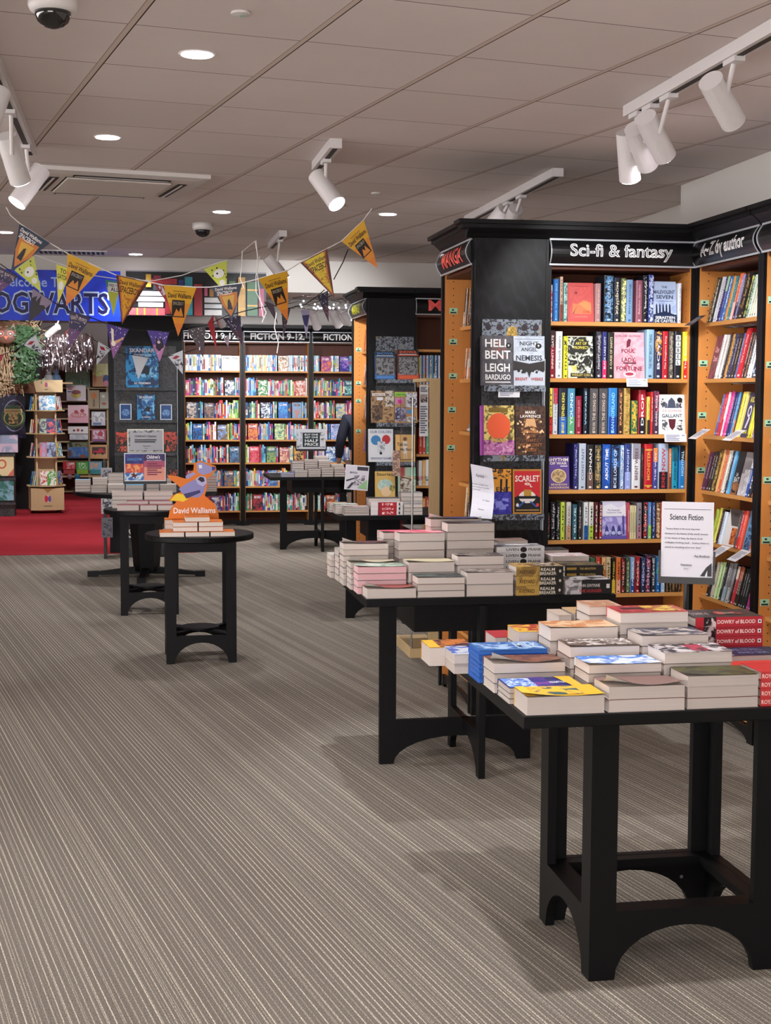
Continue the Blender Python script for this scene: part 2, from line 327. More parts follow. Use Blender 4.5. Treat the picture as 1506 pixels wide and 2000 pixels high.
# ---------------------------------------------------------------- lamps set in the ceiling
def area_down(u, v, p, z=2.855, size=.11, tilt=None, par=None):
    L = bpy.data.lights.new('down_light', 'SPOT'); L.energy = p; L.shadow_soft_size = size/2; L.spot_size = math.radians(125); L.spot_blend = .8; L.color = (1, .95, .97)
    o = bpy.data.objects.new('lamp_light', L); COL.objects.link(o)
    if par: o.parent = par; o.location = (0, 0, z-2.88)
    else: o.location = F(u, v, z)
    return o
vis = [((385, 105), 'round recessed ceiling downlight, nearest and largest of those lit'), ((210, 267), 'round recessed ceiling downlight just before the air conditioning cassette'),
       ((433, 413), 'round recessed ceiling downlight beside the far black dome camera'), ((265, 496), 'small far recessed downlight right above the painted book board'),
       ((10, 453), 'recessed downlight at the left edge above the highest pennant')]
pos = [(*PZ(*p, 2.88), l) for p, l in vis]
hid = [(1.6, 14.1), (-.7, 14.2), (.2, 1.2), (2.2, 1.4), (.85, 3.55), (-1.6, 3.6), (-3.4, 7), (-3.2, 11), (1.7, 9.6), (-.2, 16.6), (1.2, 15.4), (2.6, 15.8), (-1.6, 17.5), (-1.2, 22.5), (-2.8, 19.5), (-1.5, -1), (1.5, -1.2)]  # first two are unseen extras, added to brighten the far tables
for k, t in enumerate(pos+hid):
    lab = t[2] if len(t) > 2 else 'round recessed ceiling downlight out of sight, row spot ' + ORD[min(k-5, 29)]
    e = empty('downlight', t[0], t[1], 2.88, 0, lab, 'ceiling light', 'recessed ceiling downlights')
    MB().lathe([(.052, -.004), (.066, -.004), (.068, 0), (.052, 0)], n=28, mt='white_plastic').build('trim_ring', e)
    MB().lathe([(.056, -.006), (.056, -.002)], n=28, mt='lamp').build('diffuser', e)
    area_down(0, 0, P_DOWN*(1.4 if t[1] > 14 else 2.1 if t[:2] == (.85, 3.55) else 1), z=2.865, par=e)
# ---------------------------------------------------------------- track lighting
def track(u, v0, v1, lab):
    m = MB(); m.box(-.03, 0, -.045, .03, v1-v0, 0, 'white_metal')
    o = m.build('lighting_track', loc=F(u, v0, 2.879)); tag(o, lab, 'light track', 'ceiling light tracks')
    MB().box(-.012, .02, -.047, .012, v1-v0-.02, -.0451, 'dark_slot').build('conductor_slot', o); return o
track(2.08, 1.2, 5.87, 'long white light track running above the near right aisle')
track(2.26, 7.5, 9.6, 'white light track ending just above the fantasy bookcase cornice')
track(.96, 6.86, 7.56, 'short white track with one lit spotlight in mid ceiling')
track(1.10, 10.7, 11.6, 'short far light track behind the orange bunting')
track(-.50, 2.8, 7.38, 'long white light track on the left side of the ceiling')
def spot(top, bot, v, vb, ad, lab, lit=True, power=1, zt=2.834, tgt=None):
    a = PV(*top, v); b = PV(*bot, vb); p0 = F(a[0], v, a[1]); p1 = F(b[0], vb, b[1])
    au, av = ad
    e = empty('spotlight', au, av, zt, 0, lab, 'spotlight', 'cylindrical track spotlights'); e['_'] = 0; del e['_']
    inv = e.matrix_basis.inverted(); q0 = inv@p0; q1 = inv@p1; d = (q1-q0).normalized(); q1 = q0+d*.215
    MB().box(-.02, -.05, -.018, .02, .05, 0, 'white_metal').build('track_adapter', e)
    mid = q0*.55+q1*.45
    MB().tube((0, 0, -.015), (mid.x*.75, mid.y*.6, mid.z), .009, mt='white_metal').build('stem', e)
    c = MB(); c.tube(q0, q1, .045, .046, 28, 'white_metal'); can = c.build('lamp_can', e, smooth=False)
    MB().tube(q1+d*.001, q1+d*.003, .042, .042, 24, 'lamp').build('lens', can)
    L = bpy.data.lights.new('spot_beam', 'SPOT'); L.energy = P_SPOT*power; L.spot_size = math.radians(62); L.spot_blend = .6; L.shadow_soft_size = .035; L.color = (.97, .98, 1)
    lo = bpy.data.objects.new('spot_beam', L); COL.objects.link(lo); lo.parent = can; lo.location = q1+d*.02
    dd = d if tgt is None else ((inv@F(*tgt))-(q1)).normalized()
    lo.rotation_euler = dd.to_track_quat('-Z', 'Y').to_euler()
    return e
G4 = 'on the near right track'
spot((1388, 157), (1439, 250), 4.85, 4.98, (2.08, 4.80), 'white cylinder spotlight '+G4+', nearest the camera', power=1.2, tgt=(2.9, 6.2, 1.2))
spot((1260, 229), (1304, 314), 5.50, 5.62, (2.08, 5.42), 'white cylinder spotlight '+G4+', second nearest', tgt=(2.9, 6.7, 1.6))
spot((1240, 250), (1267, 328), 5.72, 5.86, (2.08, 5.62), 'white cylinder spotlight '+G4+', between two others', tgt=(2.5, 7.1, 1.3))
spot((1224, 258), (1230, 342), 5.86, 5.95, (2.08, 5.78), 'farthest near-right spotlight, with its lower rim catching bright light', power=1.2, tgt=(2.3, 7.1, 2.0))
spot((618, 343), (662, 404), 7.28, 7.15, (.96, 7.22), 'white spotlight with glowing lens alone in mid ceiling', power=3, tgt=(1.55, 6.25, .7))
spot((-2, 178), (-22, 235), 5.55, 5.5, (-.50, 5.45), 'white spotlight cut off by the left edge of the view')
spot((12, 265), (36, 342), 6.35, 6.45, (-.50, 6.25), 'unlit-looking white spotlight second from the left edge', tgt=(.3, 9.5, .8))
spot((82, 330), (36, 392), 7.15, 7.1, (-.50, 7.1), 'white spotlight with glowing lens beside the air conditioning cassette')
spot((523, 502), (543, 528), 11.0, 11.0, (1.10, 10.95), 'small far spotlight behind the orange bunting', power=5, tgt=(1.9, 15.4, 1.35))
spot((985, 408), (962, 436), 8.6, 8.7, (2.26, 8.55), 'white spotlight half hidden behind the fantasy bookcase cornice')
spot((1008, 408), (996, 436), 8.3, 8.4, (2.26, 8.25), 'second white spotlight peeping above the fantasy bookcase cornice')
# beyond the beam: three cans near the shelves, light washing the shelves
track(2.30, 14.2, 17.2, 'light track beyond the ceiling beam before the far bookcase')
track(1.1, 14.2, 17.2, 'light track behind the beam over the far tables')
for k, (t, b, v, u) in enumerate((((610, 610), (618, 634), 15.2, 2.30), ((648, 606), (660, 632), 14.9, 2.30), ((666, 604), (684, 628), 14.7, 2.30))):
    spot(t, b, v, v+.1, (u, v-.05), ORD[k]+' from left of the white cans above the far fiction shelves', power=1.3, tgt=(2.4, 17.9, 1.5))
spot((425, 613), (430, 626), 16.3, 16.4, (1.1, 16.2), 'far spotlight hidden behind bunting above the age nine shelves', power=1.6, tgt=(1.05, 17.95, 1.9))
spot((455, 613), (462, 626), 15.8, 15.9, (1.1, 15.7), 'far white spotlight above the middle children shelves', power=1.8, tgt=(1.5, 17.95, 1.7))
spot((92, 655), (110, 640), 19.2, 19.1, (-.9, 19.1), 'pale spotlight in front of the silver foil curtain', power=3.0, zt=2.834, tgt=(-.9, 23.9, 1.0))
spot((60, 560), (50, 580), 17.2, 17.3, (-1.7, 17.1), 'spotlight hidden behind the blue painted banner', power=4.5, tgt=(-1.3, 20.2, 1.1))
spot((180, 560), (170, 580), 17.2, 17.3, (-.6, 17.1), 'spotlight behind the blue banner lighting the toys', power=5, tgt=(-.6, 23.8, 1.1))
# ---------------------------------------------------------------- other ceiling fittings
ac = PZ(412, 345, 2.87); pa = F(*ac); g = Vector((math.cos(G), math.sin(G), 0)); h = Vector((-math.sin(G), math.cos(G), 0))
e = bpy.data.objects.new('air_conditioning_cassette', None); COL.objects.link(e); e.location = pa-g*.475+h*.475; e.location.z = 2.879; e.rotation_euler = (0, 0, G)
tag(e, 'dusty four-way air conditioning cassette flush in the ceiling', 'air conditioner')
m = MB()
for a in range(4):
    r = Matrix.Rotation(a*math.pi/2, 4, 'Z'); pts = [(-.475, -.475, -.022), (.475, -.475, -.022), (.40, -.40, -.03), (-.40, -.40, -.03)]
    m.face([r@V(p) for p in pts], 'white_plastic'); pts = [(-.40, -.40, -.03), (.40, -.40, -.03), (.30, -.30, -.03), (-.30, -.30, -.03)]; m.face([r@V(p) for p in pts], 'tile_white')
    m.face([r@V(p) for p in [(-.475, -.475, 0), (.475, -.475, 0), (.475, -.475, -.022), (-.475, -.475, -.022)]], 'white_plastic')
m.build('bezel', e)
for a in range(4):
    r = Matrix.Rotation(a*math.pi/2, 4, 'Z'); m = MB(); m.box(-.27, -.385, -.034, .27, -.335, -.031, 'dark_slot'); m.box(-.26, -.366, -.037, .26, -.354, -.035, 'white_plastic'); m.build('louvre', e, mtx=r)
MB().box(-.29, -.29, -.040, .29, .29, -.031, 'tile_white').build('intake_grille', e)
def cctv(px, py, lab, sc=1):
    u, v = PZ(px, py, 2.88); e = empty('dome_camera', u, v, 2.879, 0, lab, 'security camera')
    MB().lathe([(.074, 0), (.076, -.03), (.070, -.045), (.05, -.05)], n=32, mt='white_plastic').build('housing', e, smooth=True)
    MB().lathe([(.056, -.045), (.055, -.06), (.047, -.078), (.03, -.092), (.008, -.098)], n=32, mt='dome_glass').build('dome', e, smooth=True)
cctv(103, -8, 'large black dome security camera in the top left corner')
cctv(396, 436, 'smaller black dome security camera above the orange bunting')
for p, lab in (((470, 23), 'small white smoke detector with a green light'), ((735, 376), 'tiny white ceiling sensor beyond the middle spotlight')):
    u, v = PZ(*p, 2.88); o = MB().lathe([(.03, 0), (.032, -.008), (.012, -.012)], n=20, mt='white_plastic').build('ceiling_sensor', loc=F(u, v, 2.879)); tag(o, lab, 'sensor')
    MB().tube((0, 0, -.012), (0, 0, -.014), .004, n=8, col='40e0b0').build('indicator', o)
u, v = PZ(140, 491, 2.88); m = MB().box(-.3, -.12, -.01, .3, .12, 0, 'white_plastic')
for q in range(14): m.box(-.27+q*.04, -.1, -.014, -.245+q*.04, .1, -.0101, 'dark_slot')
tag(m.build('ceiling_vent', loc=F(u, v, 2.879)), 'slotted ceiling vent just before the blue painted banner', 'vent')
u, v = PZ(655, 402, 2.88); o = MB().lathe([(.075, 0), (.08, -.004), (.05, -.006)], n=24, mt='tile_white').build('ceiling_speaker', loc=F(u, v, 2.879)); tag(o, 'round flush ceiling speaker beyond the lit middle spotlight', 'speaker')
# ================================================================ tables
def frame(m, W, H, lw, rail, arch, th=.028, foot=None, apr=None, mt='black_table', slabtop=True):
    foot = foot or lw*.85; pts = [(0, 0), (foot, 0)]; n = 14; cx = W/2; rx = W/2-foot
    for k in range(1, n): t = math.pi-math.pi*k/n; pts.append((cx+rx*math.cos(t), arch*math.sin(t)))
    pts += [(W-foot, 0), (W, 0), (W, H), (W-lw, H), (W-lw, rail), (lw, rail), (lw, H), (0, H)]
    m.prism([(x, 0, z) for x, z in pts], (0, th, 0), mt)
    if apr: m.box(lw-.002, .004, apr, W-lw+.002, th-.004, H, mt)
def rect_table(name, u, v, W, D, lab, crossed, base, topz=.79):
    e = empty(name, u, v, 0, 0, lab, 'display table')
    bev(MB().box(0, 0, topz-.035, W, D, topz, 'black_table').build('tabletop', e), .003)
    H = topz-.036
    if not crossed:
        bu, bv, bw, bd = base
        for (x, y, r, w) in ((bu, bv, 0, bw), (bu, bv+bd-.028, 0, bw), (bu+.0, bv+.028, 90, bd-.056), (bu+bw+.0, bv+.028, 90, bd-.056)):
            m = MB(); lw = .078 if r == 0 else .05; frame(m, w, H, lw, .2, .15, foot=.075 if r == 0 else .04)
            o = m.build('leg_frame', e, loc=(x if r == 0 else (x+.028 if x < bu+.1 else x), y, 0), rot=math.radians(r))
        m = MB(); m.box(bu+.028, bv+.028, .172, bu+bw-.028, bv+.07, .199, 'black_table'); m.box(bu+.028, bv+bd-.07, .172, bu+bw-.028, bv+bd-.028, .199, 'black_table')
        m.box(bu+.028, bv+.07, .172, bu+.07, bv+bd-.07, .199, 'black_table'); m.box(bu+bw-.07, bv+.07, .172, bu+bw-.028, bv+bd-.07, .199, 'black_table'); m.build('rail_ledge', e)
        for zz in (.62, .42, .12): MB().tube((bu+bw-.11, bv+bd-.0285, zz), (bu+bw-.11, bv+bd-.034, zz), .006, n=10, mt='steel').build('bolt', e)
    else:
        bu, bv, bw, cu_, cv, cl = base
        m = MB(); frame(m, bw, H, .075, .2, .12); m.build('leg_frame', e, loc=(bu, bv, 0), rot=0)
        m = MB(); frame(m, cl, H, .06, .2, .15); m.build('leg_frame', e, loc=(cu_, cv, 0), rot=math.pi/2)
        m = MB(); m.box(.25, .2, .61, W-.06, D-.14, topz-.036, 'black_table'); m.build('apron', e)
    return e
T1 = rect_table('book_table', 1.022, 3.645, 1.058, .88, 'black square-legged display table nearest the camera, piled with paperbacks', False, (.226, .09, .57, .5))
T2 = rect_table('book_table', .955, 5.89, 1.11, .96, 'black cross-legged table piled with fantasy paperbacks and a curled sign', True, (.11, .28, .70, .52, -.05+.02, .62))
T5 = rect_table('book_table', 1.40, 14.93, 1.12, .86, 'far black table holding the half price sign', True, (.12, .2, .72, .56, -.1+.02, .62))
T6 = rect_table('book_table', 1.43, 10.05, 1.0, .74, 'black table of comics behind the fantasy table', True, (.10, .3, .70, .50, -.02, .6))
def round_table(u, v, r, lab):
    e = empty('round_table', u, v, 0, 0, lab, 'display table')
    MB().lathe([(r, .755), (r+.004, .76), (r+.004, .785), (r, .79)], n=56, mt='black_table').build('tabletop', e)
    W = .43; H = .754
    for (x, y, ro) in ((-W/2, -W/2, 0), (-W/2, W/2-.028, 0), (-W/2+.028, -W/2+.0281, 90), (W/2, -W/2+.0281, 90)):
        m = MB(); frame(m, W if ro == 0 else W-.0562, H, .062, .172, .13, foot=.05, apr=.69); m.build('leg_frame', e, loc=(x, y, 0), rot=math.radians(ro))
    m = MB(); 
    for a in (45, -45):
        d = V((math.cos(math.radians(a)), math.sin(math.radians(a)), 0)); pr = d.cross(V((0, 0, 1)))*.02
        m.prism([d*.27+pr+V((0, 0, .176)), -d*.27+pr+V((0, 0, .176)), -d*.27-pr+V((0, 0, .176)), d*.27-pr+V((0, 0, .176))], (0, 0, .012), 'black_table')
    m.build('stretcher', e)
    MB().lathe([(.12, .189), (.12, .201)], n=32, mt='black_table').build('low_shelf', e)
    return e
T3 = round_table(.39, 8.93, .335, 'small round black table with the orange books and rocket standee')
T3b = round_table(.095, 10.93, .335, 'small round black table directly behind the orange book table')
uP, vP = PZ(283, 1122, 0); T4v = 13.05; T4u = PV(285, 950, T4v)[0]
e = T4 = empty('pedestal_table', T4u, T4v, 0, 0, 'large round black pedestal table with four-armed foot', 'display table')
MB().lathe([(.64, .752), (.646, .757), (.646, .785), (.64, .79)], n=64, mt='black_table').build('tabletop', e)
m = MB()
for k in range(6):
    a = k*math.pi/3; b = a+math.pi/3; t, bb = .17, .115
    m.face([(bb*math.cos(a), bb*math.sin(a), .05), (bb*math.cos(b), bb*math.sin(b), .05), (t*math.cos(b), t*math.sin(b), .75), (t*math.cos(a), t*math.sin(a), .75)], 'black_table')
m.build('pedestal', e)
for a in (0, 90, 180, 270):
    r = Matrix.Rotation(math.radians(a-6), 4, 'Z'); m = MB(); m.prism([(0, -.03, .03), (.45, -.03, .015), (.45, -.03, .045), (.1, -.03, .09), (0, -.03, .1)], (0, .06, 0), 'black_table'); m.box(.44, -.035, 0, .53, .035, .05, 'black_table'); m.build('foot', e, mtx=r)
# ================================================================ bookcases
ZS = [2.035, 1.745, 1.455, 1.168, .905, .62, .33, .09]
def cornice(m, x0, x1, oh=.085, y1=.2, left=False, right=False):
    for (z0, z1, o_) in ((2.512, 2.532, oh), (2.492, 2.512, oh-.022), ):
        m.box(x0-(o_ if left else 0), -o_, z0, x1+(o_ if right else 0), y1, z1, 'black_wood')
    a = .05; pts = [(-.004, 2.448), (-.012, 2.455), (-.022, 2.468), (-.04, 2.482), (-a, 2.492), (.03, 2.492), (.03, 2.448)]
    m.prism([(x0-(.03 if left else 0), y, z) for y, z in pts], (x1-x0+(.03 if left else 0)+(.03 if right else 0), 0, 0), 'black_wood')
def bay(name, u, v, rot, W, D, lab, sign=None, zs=ZS, rec=.02, tags=None, tilt=0, sidex=True, lite=False, ends=(False, False), back='brown_back', sz=(2.323, 2.448), fit=None, tcol='ffffff', kind='o'):
    e = empty(name, u, v, 0, rot, lab, 'bookcase')
    t = .018
    for x, nm in ((0, 'side_panel'), (W-t, 'side_panel')):
        m = MB().box(x, .012, .06, x+t, D, 2.45, 'oak')
        xx = x+t+.0006 if x == 0 else x-.0006
        if not lite:
            for k in range(52):
                z = .35+k*.038
                for y in (.06, D-.06): m.face([(xx, y-.003, z-.003), (xx, y+.003, z-.003), (xx, y+.003, z+.003), (xx, y-.003, z+.003)], 'dark_slot')
        m.build(nm, e)
    for x in (-.016, W-.014): MB().box(x, -.004, .0, x+.03, .0115, 2.45, 'black_wood').build('upright', e)
    MB().box(-.012, D, 0, W+.012, D+.02, 2.5, back).build('back_panel', e)
    MB().box(t, .02, 2.30, W-t, D-.001, 2.318, 'brown_back').build('head_board', e)
    for z in zs:
        m = MB(); m.box(t+.0005, rec, z-.02, W-t-.0005, D-.002, z, 'oak_shelf'); m.build('shelf', e)
    m = MB(); n = 12; pts = [(t, 0), (t+.03, 0)]
    for k in range(n+1): a = math.pi-math.pi*k/n; pts.append((W/2+(W/2-.06)*math.cos(a), .005+.045*math.sin(a)))
    pts += [(W-t-.03, 0), (W-t, 0), (W-t, .088), (t, .088)]
    m.prism([(x, .013, z-.02 if z > .06 else z) for x, z in pts], (0, .015, 0), 'black_wood'); m.build('plinth', e)
    m = MB(); m.box(-.012, -.0035, 2.449, W+.012, D, 2.49, 'black_wood'); cornice(m, -.012, W+.012, y1=D, left=ends[0], right=ends[1]); m.build('cornice', e)
    if sign is not None:
        z0, z1 = sz; bu = lambda s_: .03*math.sin(math.pi*min(max(s_, 0), 1)); m = MB(); n = 10
        for k in range(n):
            a, b = k/n, (k+1)/n
            m.face([(0.004, -.006-bu(a), z0+(z1-z0)*a), (W-.004, -.006-bu(a), z0+(z1-z0)*a), (W-.004, -.006-bu(b), z0+(z1-z0)*b), (0.004, -.006-bu(b), z0+(z1-z0)*b)], 'black_plastic')
        m.prism([(0.004, -.006-bu(k/n), z0+(z1-z0)*k/n) for k in range(n+1)], (.002, 0, 0), 'black_plastic'); m.prism([(W-.006, -.006-bu(k/n), z0+(z1-z0)*k/n) for k in range(n+1)], (.002, 0, 0), 'black_plastic')
        hd = m.build('header_sign', e)
        m = MB()
        for zz in (z0-.006, z1-.004): m.box(.0, -.012, zz, W, -.002, zz+.009, 'trim_grey')
        for xx in (.0, W-.006):
            for k in range(n): a, b = k/n, (k+1)/n; m.prism([(xx, -.006-bu(a), z0+(z1-z0)*a), (xx, -.006-bu(b), z0+(z1-z0)*b), (xx, -.010-bu(b), z0+(z1-z0)*b), (xx, -.010-bu(a), z0+(z1-z0)*a)], (.006, 0, 0), 'trim_grey')
        m.build('sign_trim', hd)
        if sign:
            x0, x1, b0, b1 = fit or (.17, .83, .2, .8); m = MB(); zz = lambda q: z0+(z1-z0)*q
            m.text(sign, V((W*x0, -.008, zz(b0))), V((W*(x1-x0), 0, 0)), V((0, 0, zz(b1)-zz(b0))), tcol, V((0, -1, 0)), kind, warp=lambda y: bu(b0+(b1-b0)*y))
            m.build('lettering', hd, label='painted lettering on the sign')
    for tg in (tags or []):
        x, y, z = tg; m = MB(); m.box(x, y, z, x+.0015, y+.045, z+.032, col='a8dcb8'); m.box(x+.0016, y+.005, z+.003, x+.0018, y+.04, z+.011, col='1c1c1c'); m.box(x+.0016, y+.014, z+.017, x+.0018, y+.026, z+.026, col='2a2a2a')
        m.build('shelf_label', e, label='mint green shelf number label')
    return e
VB = 7.06
tg = lambda pts, u: [(.0185, PU(px, py, u)[0]*0+.012, 0) for px, py in pts]
def tagz(pts, v): return [(.0185, .02, PV(px, py, v)[1]) for px, py in pts]
SF = bay('bookcase', 2.085, VB, 0, .785, .30, 'black-framed oak bookcase under the white outlined fantasy sign', 'Sci-fi & fantasy', fit=(.13, .83, .16, .84))
AZ = bay('bookcase', 2.875, 7.045, -math.pi/2, .766, .262, 'angled bookcase under the handwritten author alphabet sign', 'A~Z by author', rec=.045, fit=(.17, .86, .14, .84),
         tags=[(.0185, .018, z) for z in (2.035+.085, 1.745+.065, 1.455+.085, 1.168+.085, .905+.095)])
bay('bookcase', 2.875, 6.245, -math.pi/2, .766, .262, 'bookcase cut off by the right edge, beside the author alphabet one', '', rec=.045,
    tags=[(.0185, .018, z) for z in (2.035+.05, 1.745+.04, 1.455+.06, 1.168+.08, .905+.06, .62+.05)])
MG = bay('bookcase', 1.702, 7.85, -math.pi/2, .727, .34, 'narrow comics bookcase end facing left under a red painted sign', 'MANGA', rec=.10, fit=(.2, .84, .16, .86), tcol='ff6a5e', kind='b', ends=(False, False),
         tags=[(.0185, .018+.02*q, PU(px, py, 1.75)[1]) for px, py, q in ((885, 612, 1), (888, 672, 1), (884, 740, 1), (880, 806, .8), (878, 880, .6))])
# end pillar between the comics case and the fantasy case
m = MB(); m.box(0, 0, 0, .366, .045, 2.45, 'grain_black'); e = empty('end_pillar', 1.702, VB, 0, 0, 'black grained wood end panel carrying the patterned book display', 'display panel')
m.build('panel', e); MB().box(.366, .0, 0, .381, .06, 2.45, 'black_wood').build('edge_post', e)
m = MB(); m.box(-.0, .0, 2.449, .381, .045, 2.49, 'black_wood'); cornice(m, -.02, .372, y1=.045, left=True); m.build('cornice', e)
# second comics island further back
VC = 11.555
MG2 = bay('bookcase', 1.888, 12.42, -math.pi/2, .80, .30, 'farther comics bookcase end facing left under a yellow painted sign', 'MANGA', rec=.08, fit=(.25, .8, .16, .86), tcol='e8e840', kind='b',
          tags=[(.0185, .03, PU(px, py, 1.92)[1]) for px, py in ((699, 686), (698, 752), (697, 787), (697, 846))])
m = MB(); m.box(0, 0, 0, .369, .045, 2.45, 'black_wood'); e = empty('end_pillar', 1.888, VC, 0, 0, 'farther black end panel carrying comics in patterned racks', 'display panel')
m.build('panel', e); MB().box(.369, .0, 0, .384, .06, 2.45, 'black_wood').build('edge_post', e)
m = MB(); m.box(0, 0, 2.449, .384, .045, 2.49, 'black_wood'); cornice(m, -.02, .372, y1=.045, left=True); m.build('cornice', e)
MG3 = bay('bookcase', 2.28, VC, 0, .80, .30, 'comics bookcase with a red sign behind the pale cabinet', 'MANGA', fit=(.13, .88, .2, .95), tcol='ff6a64', kind='b')
# the far wall of children's fiction
VF = 17.98
zf = [1.956, 1.647, 1.362, 1.09, .80, .50, .19]
BU = [.60, 1.352, 2.218, 3.08]
FB = []
for k in range(3):
    W = BU[k+1]-BU[k]
    FB.append(bay('bookcase', BU[k], VF, 0, W-.034, .3, ('far left children bookcase beside the black pillar', 'far middle children bookcase under the fiction sign', 'far right children bookcase, partly hidden by a standing person')[k],
        'FICTION 9-12.', zs=zf, lite=True, fit=((.0, .95, .2, .85), (.1, .92, .2, .85), (.2, 1.45, .2, .85))[k] if k < 2 else (.17, .9, .2, .85), kind='b' if k != 1 else 'o', tcol='ffffff'))
# ================================================================ books
def spine_book(w, h, d, col, col2=None, title=None, tcol='f0f0f0', style=0, name='paperback_book', sc=.6):
    m = MB(); t = .0012; y0 = min(.004, w*.2)
    prof = [(0, d), (0, y0), (w*.22, 0), (w*.78, 0), (w, y0), (w, d), (w-t, d), (w-t, y0+.002), (t, y0+.002), (t, d)]
    m.prism([(x, y, 0) for x, y in prof], (0, 0, h), col=col)
    m.box(t, y0+.0025, .001, w-t, d-.002, h-.0035, 'pages')
    O = V((w*.06, -.0004, 0)); X = V((w*.88, 0, 0)); Y = V((0, 0, h)); it = []
    if col2:
        if style == 0: it.append(('n', 0, .02, 1, .98, col, col2, sc))
        elif style == 1: it.append(('r', 0, 0, 1, .38, col2))
        elif style == 2: it += [('r', 0, .06, 1, .09, col2), ('r', 0, .86, 1, .89, col2)]
        elif style == 3: it.append(('r', 0, .66, 1, 1, col2))
        elif style == 4: it += [('d', 26, .1, .1, .9, .97, .1, col2)]
        elif style == 5: it.append(('n', 0, .5, 1, 1, col, col2, sc))
    if title:
        parts = title.split('/'); n = len(parts)
        if n == 1 or len(parts[0]) > 3:
            it.append(('T', parts[0], .30, .30 if n > 1 else .2, .72, .90 if w > .02 else .93, tcol))
            if n > 1: it.append(('T', parts[1], .3, .08, .7, .27, tcol))
        else:
            for k, ch in enumerate(parts): q = .92-k*.13; it += [('r', .1, q-.115, .9, q, 'd8dce0'), ('t', ch, .32, q-.095, .68, q-.02, '202028')]
    else:
        it.append(('r', .4, .2, .62, .8, tcol)) if w < .012 else it.append(('T', R.choice(('the lost night', 'Storm of Ash', 'NIGHTFALL', 'The Long Way', 'EMBERS', 'A Court of Glass', 'Winter Road')), .3, .3, .7, .88, tcol))
    if w > .015: it.append(('r', .3, .03, .7, .07, tcol))
    m.art(O, X, Y, it, .0002)
    return m
def lean_mtx(x, y, z, deg_side=0, deg_back=0, w=0):
    return Matrix.Translation((x, y, z)) @ Matrix.Rotation(math.radians(deg_side), 4, 'Y') @ Matrix.Rotation(math.radians(-deg_back), 4, 'X')
def place(o, base, mtx):
    o.matrix_world = base @ mtx
def face_book(W, H, T, col, items, base, mtx, label, category='book', group=None, name='hardback_book', pages='pages', lay=.0003):
    m = MB(); t = .0022
    m.box(0, 0, 0, W, t, H, col=col); m.box(0, T-t, 0, W, T, H, col=col); m.box(0, t, 0, t, T-t, H, col=col)
    m.art((0, -.0002, 0), (W, 0, 0), (0, 0, H), items, lay)
    o = m.build(name); place(o, base, mtx); tag(o, label, category, group)
    MB().box(t+.0003, t+.0002, .003, W-.003, T-t-.0002, H-.003, pages).build('page_block', o)
    return o
def fr(u, v, z, rot=0): return Matrix.Translation(F(u, v, z)) @ Matrix.Rotation(A+rot, 4, 'Z')
# ---------------------------------------------------------------- one shelf of spine-out and face-out books, read off the photograph
def shelf_row(plane, pos, zshelf, ybot, items, desc, group, back=0, inset=.012, depth=.15, side=1):
    rot = 0 if plane == 'v' else -math.pi/2; n = 0
    P = (lambda px, py: PV(px, py, pos)) if plane == 'v' else (lambda px, py: (lambda a: (-a[0], a[1]))(PU(px, py, pos)))
    for it in items:
        faceout = it[0] == 'F'
        if faceout: _, x0, x1, yt, col, T, art_, lab = it
        else: x0, x1, yt, col = it[:4]; col2 = it[4] if len(it) > 4 else None; title = it[5] if len(it) > 5 else None; tcol = it[6] if len(it) > 6 else 'e8e8e8'; style = it[7] if len(it) > 7 else 0; lean = it[8] if len(it) > 8 else 0
        a = P(x0, ybot)[0]; b = P(x1, ybot)[0]; h = max(P(x0, yt)[1]-zshelf, .05); w = b-a
        if faceout:
            h = max(h, .08)
            base = fr(a, pos, zshelf+.001, rot) if plane == 'v' else fr(pos, -a, zshelf+.001, rot)
            face_book(w, h, T, col, art_, base, lean_mtx(0, inset+.012, 0, 0, max(back, 7)), lab, group=None); continue
        n += 1; w -= .0012; h -= .002
        if w < .004: w = .004
        m = spine_book(w, h, depth, col, col2, title, tcol, style)
        base = fr(a+.0006, pos, zshelf+.0008, rot) if plane == 'v' else fr(pos, -(a+.0006), zshelf+.0008, rot)
        o = m.build('paperback_book' if h < .215 else 'hardback_book'); place(o, base, lean_mtx(0, inset+R.uniform(0, .006), 0, lean, back))
        ex = cname(col)+(' and '+cname(col2) if col2 and cname(col2) != cname(col) else '')
        tag(o, f'{ex} book, {ORD[min(n-1, 29)]} spine from left on {desc}', 'book', group)
c8 = lambda l: [tuple([1050+i[0]/4.564, 1050+i[1]/4.564, 450+i[2]/4.564]+list(i[3:])) if i[0] != 'F' else ('F', 1050+i[1]/4.564, 1050+i[2]/4.564, 450+i[3]/4.564)+tuple(i[4:]) for i in l]
c9 = lambda l: [tuple([1050+i[0]/4.564, 1050+i[1]/4.564, 730+i[2]/4.564]+list(i[3:])) if i[0] != 'F' else ('F', 1050+i[1]/4.564, 1050+i[2]/4.564, 730+i[3]/4.564)+tuple(i[4:]) for i in l]
c10 = lambda l: [tuple([1050+i[0]/3.303, 1050+i[1]/3.303, 960+i[2]/3.303]+list(i[3:])) for i in l]
SG = 'books standing in the fantasy bookcase'; SD = ' shelf of fantasy bookcase'
VS = VB+.012
